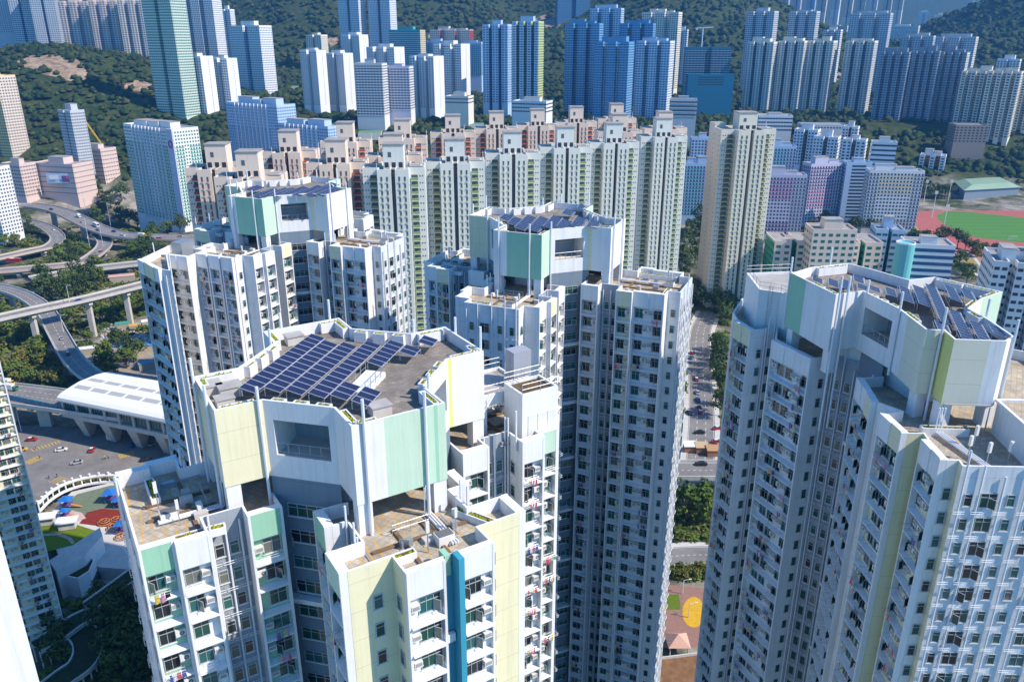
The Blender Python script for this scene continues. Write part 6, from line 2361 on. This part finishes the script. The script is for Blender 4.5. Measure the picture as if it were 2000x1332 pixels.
def car_parts(col, kind):
    out = []
    b = MB()
    if kind == 'car':
        loft([(-2.25, .72, .45, .78), (-2.1, .86, .28, .92), (-1.0, .9, .25, .98), (.9, .9, .25, .95), (2.0, .86, .28, .78), (2.28, .7, .42, .62)], CARP[col], b)
        out.append(('body', b.mesh('body')))
        b = MB()
        loft([(-1.75, .76, .92, .95), (-1.15, .70, .94, 1.42), (.35, .70, .94, 1.44), (1.15, .76, .92, .96)], GLASSES[1], b)
        out.append(('cabin_glass', b.mesh('cabin_glass')))
        b = MB()
        loft([(-1.1, .64, 1.4, 1.47), (.3, .64, 1.42, 1.49)], CARP['white'] if col == 'red' else CARP[col], b)
        out.append(('roof', b.mesh('roof')))
        wh, ws = (-1.35, 1.38), .32
    elif kind == 'bus':
        b.box((0, 0, 1.75), (9.5, 2.4, 2.7), CARP[col])
        out.append(('body', b.mesh('body')))
        b = MB()
        for s_ in (-1.21, 1.21):
            b.box((0, s_, 2.2), (8.6, .04, .95), GLASSES[1])
        b.box((4.76, 0, 2.0), (.04, 2.1, 1.3), GLASSES[1])
        out.append(('glazing', b.mesh('glazing')))
        b = MB()
        b.box((-1, 0, 3.2), (2.5, 1.6, .25), ACM)
        out.append(('roof_unit', b.mesh('roof_unit')))
        wh, ws = (-2.8, 3.0), .48
    else:
        b.box((-1.0, 0, 1.75), (4.6, 2.2, 2.3), ACM)
        out.append(('cargo_box', b.mesh('cargo_box')))
        b = MB()
        loft([(1.45, 1.0, .5, 2.1), (2.6, 1.0, .5, 2.1), (3.1, .95, .5, 1.4)], CARP[col], b)
        out.append(('cab', b.mesh('cab')))
        b = MB()
        b.box((2.95, 0, 1.72), (.35, 1.7, .6), GLASSES[1])
        out.append(('windscreen', b.mesh('windscreen')))
        wh, ws = (-2.2, 2.2), .42
    w_ = MB()
    for k in range(2):
        pts = []
    w_.tube([(0, -.11, 0), (0, .11, 0)], ws, TYRE, 10)
    me = w_.mesh('wheel')
    hw = .82 if kind == 'car' else 1.05
    for x in wh:
        for y in (-hw, hw):
            out.append(('wheel', me, (x, y, ws)))
    return out
CARS = {}
def car(x, y, z, ang, col, label, kind='car'):
    if (col, kind) not in CARS:
        CARS[(col, kind)] = car_parts(col, kind)
    p = at(x, y, z)
    nm = {'car': 'parked_car' if z == .14 else 'car', 'bus': 'bus', 'truck': 'truck'}[kind]
    o = thing(nm, label, 'car' if kind == 'car' else kind, (p.x, p.y, z), None, R(ang))
    for q in CARS[(col, kind)]:
        c = child(q[0], q[1], o)
        if len(q) > 2:
            c.location = q[2]
car(1366, 846, .14, 182, 'black', 'black car driving across the road between the towers')
car(1369, 908, 10.02, 180, 'black', 'black saloon on the short road bridge')
for i, (x, y, a, c, l) in enumerate([(1360, 742, 88, 'red', 'red taxi in the queue between the towers, upper one'), (1362, 768, 88, 'silver', 'silver car behind the upper red taxi'), (1363, 782, 88, 'blue', 'dark blue car in the roadside queue'),
        (1366, 798, 88, 'black', 'black car in the middle of the roadside queue'), (1367, 806, 88, 'red', 'red car near the end of the roadside queue'), (1350, 700, 60, 'blue', 'blue car at the bend behind the right tower'), (1352, 690, 70, 'red', 'red car at the bend behind the right tower'),
        (1346, 808, 95, 'black', 'black car parked on the left kerb between the towers'), (1402, 838, 10, 'red', 'red taxi turning next to the right tower'), (1400, 864, 0, 'red', 'red taxi waiting by the brown shed'), (1398, 873, 0, 'black', 'black car beside the waiting red taxi')]):
    car(x, y, .14, a, c, l)
car(155, 589, 22.02, 20, 'blue', 'dark blue car on the straight flyover')
car(133, 692, 11.55, 118, 'red', 'red car on the curved ramp')
car(122, 662, 11.55, 112, 'silver', 'silver car on the curved ramp behind the red one')
car(15, 752, 13.02, -8, 'yellow', 'yellow truck on the elevated road at the left border', 'truck')
car(22, 762, 13.02, -8, 'green', 'green truck beside the yellow truck', 'truck')
car(212, 932, .14, 190, 'red', 'red taxi rounding the junction by the arcade')
car(62, 860, .14, 5, 'red', 'red taxi on the far side of the junction')
car(225, 855, .14, 70, 'white', 'white van waiting under the station', 'truck')
car(42, 880, .14, 20, 'yellow', 'orange taxi at the left side of the junction')
for i, (x, y, a, c, l) in enumerate([(120, 880, 20, 'white', 'white car crossing the middle of the junction'), (150, 905, 200, 'silver', 'silver car in the junction near the yellow crossing'), (262, 870, 70, 'blue', 'blue car coming out from under the station'), (285, 900, 10, 'black', 'black car on the right arm of the junction'),
        (180, 880, 100, 'red', 'red taxi heading for the station'), (300, 868, 70, 'silver', 'silver car by the right station pillars')]):
    car(x, y, .14, a, c, l)
car(28, 513, 6.02, 5, 'red', 'red and white bus on the low ramp', 'bus')
rr = random.Random(8)
cl = ['white', 'red', 'silver', 'black', 'blue', 'yellow']
def on(path, f, off, col, label, kind='car'):
    k = f * (len(path) - 1)
    i = int(k)
    p = path[i].lerp(path[min(i + 1, len(path) - 1)], k - i)
    d = path[min(i + 1, len(path) - 1)] - path[max(0, i - (1 if i == len(path) - 1 else 0))]
    a = math.atan2(d.y, d.x)
    s_ = Vector((math.sin(a), -math.cos(a), 0)) * off
    q = p + s_
    if (col, kind) not in CARS:
        CARS[(col, kind)] = car_parts(col, kind)
    o = thing({'car': 'car', 'bus': 'bus', 'truck': 'truck'}[kind], label, kind, (q.x, q.y, q.z + .02), None, a)
    for t in CARS[(col, kind)]:
        c = child(t[0], t[1], o)
        if len(t) > 2:
            c.location = t[2]
for i, (f, off, col, kind, lab) in enumerate([(.30, 2, 'black', 'car', 'black car at the start of the highest ramp'), (.45, -3, 'white', 'truck', 'white truck on the bend of the highest ramp'), (.52, 2, 'silver', 'car', 'silver car halfway along the highest ramp'), (.60, -2, 'white', 'bus', 'white coach on the highest ramp'),
        (.66, 3, 'blue', 'car', 'blue car on the highest ramp ahead of the coach'), (.72, -3, 'black', 'car', 'black car low on the highest ramp'), (.80, 2, 'white', 'car', 'white car near the trees on the highest ramp'), (.86, -1, 'yellow', 'truck', 'yellow truck under the green-banded slab'),
        (.91, 3, 'red', 'car', 'red car at the right end of the highest ramp'), (.95, -3, 'silver', 'car', 'silver car at the right end of the highest ramp')]):
    on(R4, f, off, col, lab, kind)
on(R6, .62, 1.5, 'red', 'red taxi climbing the long low ramp')
on(R5, .25, -2, 'white', 'white car on the looping ramp')

# street lamps
def lamp(x, y, z, label, h=11):
    p = at(x, y, z)
    o = thing('street_lamp', label, 'street lamp', (p.x, p.y, z), 'street lamps by the flyovers')
    b = MB()
    b.tube([(0, 0, 0), (0, 0, h)], [.16, .09], PIPE, 5)
    child('pole', b.mesh('pole'), o)
    b = MB()
    b.tube([(0, 0, h), (1.6, 0, h + .35)], .07, PIPE, 5)
    b.box((1.9, 0, h + .38), (.9, .3, .16), ACM)
    child('lamp_head', b.mesh('lamp_head'), o)
for x, y, z, h, l in [(176, 485, 0, 24, 'tall lamp mast inside the looping ramp'), (204, 495, 0, 22, 'tall lamp mast right of the looping ramp'), (216, 440, 0, 20, 'lamp mast beside the highest ramp'), (136, 590, 22, 9, 'lamp post on the straight flyover'), (124, 648, 12, 9, 'lamp post on the curved ramp'),
                      (42, 843, 0, 10, 'lamp post at the junction under the barrier'), (166, 405, 0, 22, 'lamp mast above the highest ramp'), (1345, 1206, 0, 5, 'white garden lamp by the orange play circle'), (1333, 1160, 0, 5, 'white garden lamp by the small lawn')]:
    lamp(x, y, z, l, h)

# pedestrians at the junction (a few pixels tall)
CLP = CLOTH
def person(x, y, label, k):
    p = at(x, y, 0)
    me = bpy.data.meshes.new('person')
    J = [(0, 0, .95), (0, 0, 1.25), (0, 0, 1.45), (0, .02, 1.55), (0, .03, 1.72), (-.2, 0, 1.4), (-.26, .02, 1.12), (-.24, .1, .88), (.2, 0, 1.4), (.26, .02, 1.12), (.24, .1, .88), (-.1, 0, .9), (-.12, .12, .5), (-.12, .05, .06), (.1, 0, .9), (.12, -.08, .5), (.12, -.18, .08), (-.12, .2, .03), (.12, -.03, .03)]
    E_ = [(0, 1), (1, 2), (2, 3), (3, 4), (2, 5), (5, 6), (6, 7), (2, 8), (8, 9), (9, 10), (0, 11), (11, 12), (12, 13), (0, 14), (14, 15), (15, 16), (13, 17), (16, 18)]
    Rr = [.15, .16, .15, .06, .11, .08, .055, .04, .08, .055, .04, .1, .075, .05, .1, .075, .05, .04, .04]
    b = MB()
    for i, j in E_:
        b.tube([J[i], J[j]], [Rr[i], Rr[j]], CLP[k % 8] if i in (0, 1, 2, 5, 8) else (CLP[2] if i in (11, 12, 14, 15) else plain('skin', (.45, .28, .20), .6) if 'skin' not in MATS else MATS['skin']), 6)
    o = b.build('person')
    o.location = (p.x, p.y, .07)
    o.rotation_euler = (0, 0, k * 1.3)
    tag(o, label, 'person', 'people crossing the junction')
for k, (x, y, l) in enumerate([(78, 896, 'person at the upper crossing by the left tower'), (96, 935, 'person waiting at the lower crossing, left'), (112, 932, 'person waiting at the lower crossing, right'), (125, 945, 'person walking on the lower crossing'), (174, 931, 'person near the traffic island'), (212, 896, 'person in front of the station pillars'), (205, 897, 'person left of the station pillars walker'), (70, 878, 'person at the far kerb')]):
    person(x, y, l, k)

# ------------------------------------------------------------------ tree planting
W1 = 'trees in the wooded plots around the left flyovers'
tree_patch([(0, 655), (90, 645), (110, 700), (150, 760), (60, 755), (0, 745)], 28, 'bushy green tree in the plot between the ramp and the elevated road', W1, 1.1, (0, 2, 3, 5))
tree_patch([(0, 560), (60, 640), (0, 640)], 10, 'dark tree under the left end of the straight flyover', W1, 1.1)
tree_patch([(60, 530), (200, 520), (190, 570), (130, 595), (90, 600)], 22, 'dark leafy tree between the straight flyover and the interchange', W1, 1.25, (1, 4, 0))
tree_patch([(130, 610), (290, 570), (290, 625), (190, 660), (150, 690)], 20, 'low tree on the slope under the straight flyover', W1, .9, (0, 2, 3))
tree_patch([(190, 470), (305, 470), (305, 512), (220, 512)], 18, 'round green tree in the clump right of the lamp masts', W1, 1.2, (0, 1))
tree_patch([(0, 435), (75, 440), (70, 475), (0, 490)], 14, 'tree inside the looping ramp', W1, 1.2)
tree_patch([(120, 455), (170, 470), (165, 505), (100, 505)], 14, 'tree in the strip between two low ramps', W1, 1.0)
tree_patch([(240, 425), (375, 425), (375, 462), (260, 455)], 14, 'green tree at the foot of the green-banded slab', W1, 1.5, (0, 1))
tree_patch([(160, 350), (250, 370), (240, 440), (170, 420)], 14, 'dark tree in the shade left of the green-banded slab', W1, 1.5, (1, 4))
tree_patch([(190, 690), (260, 680), (270, 735), (205, 745)], 8, 'tree in the shaded works yard', W1, 1.2, (0, 1))
tree_patch([(85, 745), (170, 755), (160, 765), (90, 760)], 8, 'shrub-like tree along the elevated road', W1, .8, (2, 5))
tree_patch([(190, 1180), (320, 1190), (330, 1332), (200, 1332)], 22, 'dark tree in the shaded garden below the covered walk', 'trees in the shaded garden', .9, (1, 4))
tree_patch([(90, 1250), (150, 1255), (140, 1300), (90, 1310)], 6, 'tree inside the curling ramp', 'trees in the shaded garden', .7, (1, 4))
W2 = 'trees between the middle and right towers'
tree_patch([(1325, 985), (1388, 985), (1390, 1030), (1330, 1030)], 4, 'big round green tree beside the road bridge', W2, 1.3, (0,))
tree_patch([(1375, 660), (1400, 680), (1412, 830), (1388, 840)], 14, 'dark street tree along the car queue', W2, 1.0, (1, 4))
tree_patch([(1325, 660), (1352, 660), (1350, 840), (1325, 850)], 6, 'street tree on the near side of the car queue', W2, .8, (0, 2))
tree_patch([(1355, 585), (1420, 590), (1415, 635), (1360, 640)], 12, 'green tree at the foot of the cream tower', W2, 1.2, (0, 1))
tree_patch([(1310, 420), (1378, 420), (1375, 520), (1350, 560), (1315, 540)], 16, 'dark tree in the wood left of the cream tower', W2, 1.5, (1, 0, 4))
tree_patch([(1300, 1100), (1390, 1100), (1390, 1136), (1310, 1140)], 12, 'low yellow-green tree in the roadside planting', W2, .55, (3, 5))
tree_patch([(1340, 1240), (1385, 1235), (1380, 1265), (1345, 1268)], 4, 'low round tree beside the pink-tiled pavilion', W2, .5, (3, 5))
W3 = 'trees around the sports ground'
tree_patch([(1640, 425), (1700, 420), (1760, 460), (1700, 470), (1650, 450)], 16, 'tree in front of the coloured estate', W3, 1.4, (1, 3))
tree_patch([(1760, 440), (1840, 460), (1850, 500), (1780, 490)], 14, 'dark brownish tree at the corner of the sports ground', W3, 1.4, (1, 3))
tree_patch([(1790, 372), (1860, 378), (1850, 392), (1790, 388)], 10, 'tree in the row behind the running track', W3, 1.2, (1, 4))
tree_patch([(1830, 310), (1930, 315), (1925, 338), (1840, 335)], 12, 'tree behind the sports hall', W3, 1.5, (1, 4))
tree_patch([(1840, 515), (1900, 520), (1890, 560), (1850, 560)], 6, 'light green tree behind the right tower roof', W3, 1.0, (0,))
tree_patch([(1870, 480), (2000, 470), (2000, 500), (1880, 505)], 12, 'tree beside the near track bend', W3, 1.0, (1, 3))
W4 = 'trees on the rise behind the estate rows'
tree_patch([(600, 215), (700, 235), (850, 215), (1080, 215), (1080, 245), (900, 250), (700, 262), (640, 245)], 40, 'dark green tree on the rise behind the peach towers', W4, 1.7, (0, 1, 4), 4)
tree_patch([(540, 165), (600, 150), (600, 215), (545, 200)], 6, 'dark tree beside the striped blue tower', W4, 1.7, (1, 4))
tree_patch([(1360, 200), (1450, 190), (1450, 260), (1370, 235)], 8, 'tree near the curving road bridge', W4, 1.6, (1, 3))
tree_patch([(1620, 180), (1650, 180), (1650, 240), (1620, 240)], 4, 'tree between the cream and dark blue towers', W4, 1.6, (1, 4))

# low bushes and weeds filling the plots around the roads
def bushes():
    r_ = random.Random(21)
    ms = []
    for sd_ in range(3):
        c = MB()
        for j in range(46):
            d = Vector((r_.gauss(0, 1), r_.gauss(0, 1), abs(r_.gauss(0, .8)))).normalized()
            p = Vector((d.x * 1.5, d.y * 1.5, d.z * 1.3)) * r_.uniform(.5, 1.1)
            u = Vector((r_.gauss(0, 1), r_.gauss(0, 1), r_.gauss(0, .6))).normalized() * r_.uniform(.3, .6)
            v = u.cross(Vector((.3, .2, .9))).normalized() * r_.uniform(.25, .5)
            c.poly([p + u, p + v, p - u, p - v], LEAF[(0, 2, 1)[sd_]])
        ms.append(c.mesh('bush'))
    pl = [[], [], []]
    regs = [([(0, 640), (100, 640), (150, 700), (200, 760), (0, 760)], 260), ([(120, 605), (300, 565), (310, 650), (200, 660), (150, 690)], 200), ([(0, 560), (60, 570), (90, 620), (0, 640)], 70), ([(60, 520), (300, 500), (300, 560), (90, 600)], 240),
            ([(0, 430), (330, 430), (330, 520), (0, 520)], 320), ([(1320, 960), (1400, 960), (1400, 1150), (1310, 1150)], 120), ([(1325, 580), (1430, 580), (1410, 860), (1380, 860), (1350, 700), (1330, 860)], 90), ([(1640, 420), (1800, 440), (1900, 520), (1760, 520)], 160), ([(1780, 300), (2000, 300), (2000, 385), (1790, 385)], 160),
            ([(90, 1180), (330, 1180), (330, 1332), (90, 1332)], 160)]
    for poly, n in regs:
        xs, ys = [p[0] for p in poly], [p[1] for p in poly]
        k = tr = 0
        while k < n and tr < n * 12:
            tr += 1
            x, y = r_.uniform(min(xs), max(xs)), r_.uniform(min(ys), max(ys))
            if not inside((x, y), poly):
                continue
            p = at(x, y, 0)
            if any(inside((p.x, p.y), b_) for b_ in BLOCK):
                continue
            if any((p.x - f[0]) ** 2 + (p.y - f[1]) ** 2 < (f[2] * .8) ** 2 for f in FOOT):
                continue
            s_ = r_.uniform(.5, 1.5) * (1 + p.y / 700)
            pl[r_.randrange(3)].append(Matrix.Translation((p.x, p.y, float(gz(p.x, p.y)))) @ Matrix.Rotation(r_.uniform(0, 6), 4, 'Z') @ Matrix.Diagonal((s_, s_, s_ * r_.uniform(.6, 1.1), 1)))
            k += 1
    o0 = joined('undergrowth', ms[0], pl[0])
    tag(o0, 'bushes and weeds filling the plots between roads and towers', 'undergrowth', None, 'stuff')
    for j in (1, 2):
        joined('bush_mass', ms[j], pl[j], o0)['kind'] = 'stuff'
bushes()

# hillside woods: real crowns joined into one mass
def forest():
    ico = []
    import bmesh
    vs_ = []
    for sd_ in range(3):
        bm = bmesh.new()
        bmesh.ops.create_icosphere(bm, subdivisions=2, radius=1.0)
        r_ = random.Random(sd_)
        for v in list(bm.verts):
            if v.co.z < -.35:
                bm.verts.remove(v)
        for v in bm.verts:
            v.co *= r_.uniform(.68, 1.28)
        me = bpy.data.meshes.new('forest_crown')
        bm.to_mesh(me)
        bm.free()
        me.materials.append(WOODS[sd_])
        ico.append(me)
    pts = [[], [], []]
    g = np.random.default_rng(4)
    n = 26000
    # even in the picture: sample rows of the view and meet the terrain
    cnt = 0
    Y = 780 + (g.random(n * 4) ** 1.3) * 1700
    t = g.uniform(-.72, .72, n * 4)
    X = t * Y
    Z = gz(X, Y)
    keep = (Z > 14) & ~((X > 330) & (Y < 800))
    rock = np.sin(X / 43 + 2) * np.sin(Y / 57) + .6 * np.sin(X / 19 + Y / 31)
    keep &= rock < 1.35
    for rx, ry, rr_ in ROCKS:
        keep &= ((X - rx) ** 2 + (Y - ry) ** 2) > (rr_ * .72 * g.uniform(.5, 1.1, len(X))) ** 2
    fx = np.array(FOOT)
    for x, y, z, k in zip(X, Y, Z, keep):
        if not k:
            continue
        d2 = (fx[:, 0] - x) ** 2 + (fx[:, 1] - y) ** 2
        if (d2 < (fx[:, 2] + 4) ** 2).any():
            continue
        s_ = g.uniform(2.0, 4.0) * (1.5 if g.random() < .22 else 1.0) * (1 + .35 * (y > 1500))
        j = int(g.integers(0, 3))
        pts[j].append(Matrix.Translation((x, y, z + s_ * .25)) @ Matrix.Rotation(g.uniform(0, 6.28), 4, 'Z') @ Matrix.Diagonal((s_, s_, s_ * g.uniform(.8, 1.25), 1)))
        cnt += 1
        if cnt > n:
            break
    for j in range(3):
        if j == 0:
            o0 = joined('hillside_forest', ico[0], pts[0])
        else:
            joined('crown_mass', ico[j], pts[j], o0)['kind'] = 'stuff'
    tag(o0, 'dense dark green woods covering the hills behind the towers', 'forest', None, 'stuff')
WOODS = [plain('woods_%d' % i, c, .9, 0, .1, .6, .12) for i, c in enumerate([(.034, .060, .018), (.024, .046, .016), (.055, .068, .022)])]
forest()

# billboard on the pink podium, yellow crane behind the thin tower
p = at(118, 352, 26)
q = Vector((xat(118, 786, 24), 786, 21))
o = thing('billboard', 'blue and purple advertising board on the roof of the pink podium', 'billboard', tuple(q))
b = MB()
b.box((0, 0, 5), (26, .6, 9), FW['lblue'])
child('board', b.mesh('board'), o)
b = MB()
for x, z, w_, h_, m_ in ((-6, 6, 9, 4, FW['white']), (6, 4.5, 8, 6, FW['purple']), (8, 6, 4, 2, FW['magenta']), (1, 3, 3, 2, FW['teal']), (-8, 2.6, 6, 1, FW['blue'])):
    b.box((x, -.36 - .01 * abs(x), z), (w_, .08, h_), m_)
child('print', b.mesh('print'), o)
b = MB()
for x in (-12, 0, 12):
    b.tube([(x, .5, -3), (x, .5, 4)], .3, METAL, 5)
child('support', b.mesh('support'), o)
q = Vector((xat(205, 880, 40), 880, 0))
o = thing('crawler_crane', 'yellow crane with raised boom behind the thin grey tower', 'crane', (q.x, q.y, float(gz(q.x, q.y))))
b = MB()
b.box((0, 0, 3), (7, 5, 4), CARP['yellow'])
child('cab', b.mesh('cab'), o)
b = MB()
b.beam((0, 0, 4), (-16, 0, 34), 1.3, 1.3, CARP['yellow'])
child('boom', b.mesh('boom'), o)
b = MB()
b.box((0, 0, .6), (8, 6, 1.2), TYRE)
child('track', b.mesh('track'), o)
# crane on the unfinished block
z = zat(94, 1120)
px_ = xat(1370, 1125, z)
o = thing('tower_crane', 'pale blue tower crane above the unfinished block', 'crane', (px_, 1125, z))
b = MB()
b.tube([(0, 0, 0), (0, 0, 24)], .8, FW['lblue'], 4)
child('mast', b.mesh('mast'), o)
b = MB()
b.beam((-10, 0, 24), (14, 0, 25.5), 1.2, 1.2, FW['lblue'])
child('jib', b.mesh('jib'), o)
b = MB()
b.box((-8, 0, 22.6), (3, 2, 2), CONC)
child('counterweight', b.mesh('counterweight'), o)

# ------------------------------------------------------------------ air
hb = MB()
hb.box((300, 3700, 350), (16000, 9600, 742), CONC)
hz = hb.build('haze')
hm = bpy.data.materials.new('haze_air')
hm.use_nodes = True
t = hm.node_tree
t.nodes.remove(t.nodes['Principled BSDF'])
pv = t.nodes.new('ShaderNodeVolumePrincipled')
pv.inputs['Color'].default_value = (.14, .46, 1.0, 1)
pv.inputs['Density'].default_value = .00011
pv.inputs['Anisotropy'].default_value = .1
t.links.new(pv.outputs[0], t.nodes['Material Output'].inputs['Volume'])
hz.data.materials.clear()
hz.data.materials.append(hm)
tag(hz, kind='stuff')
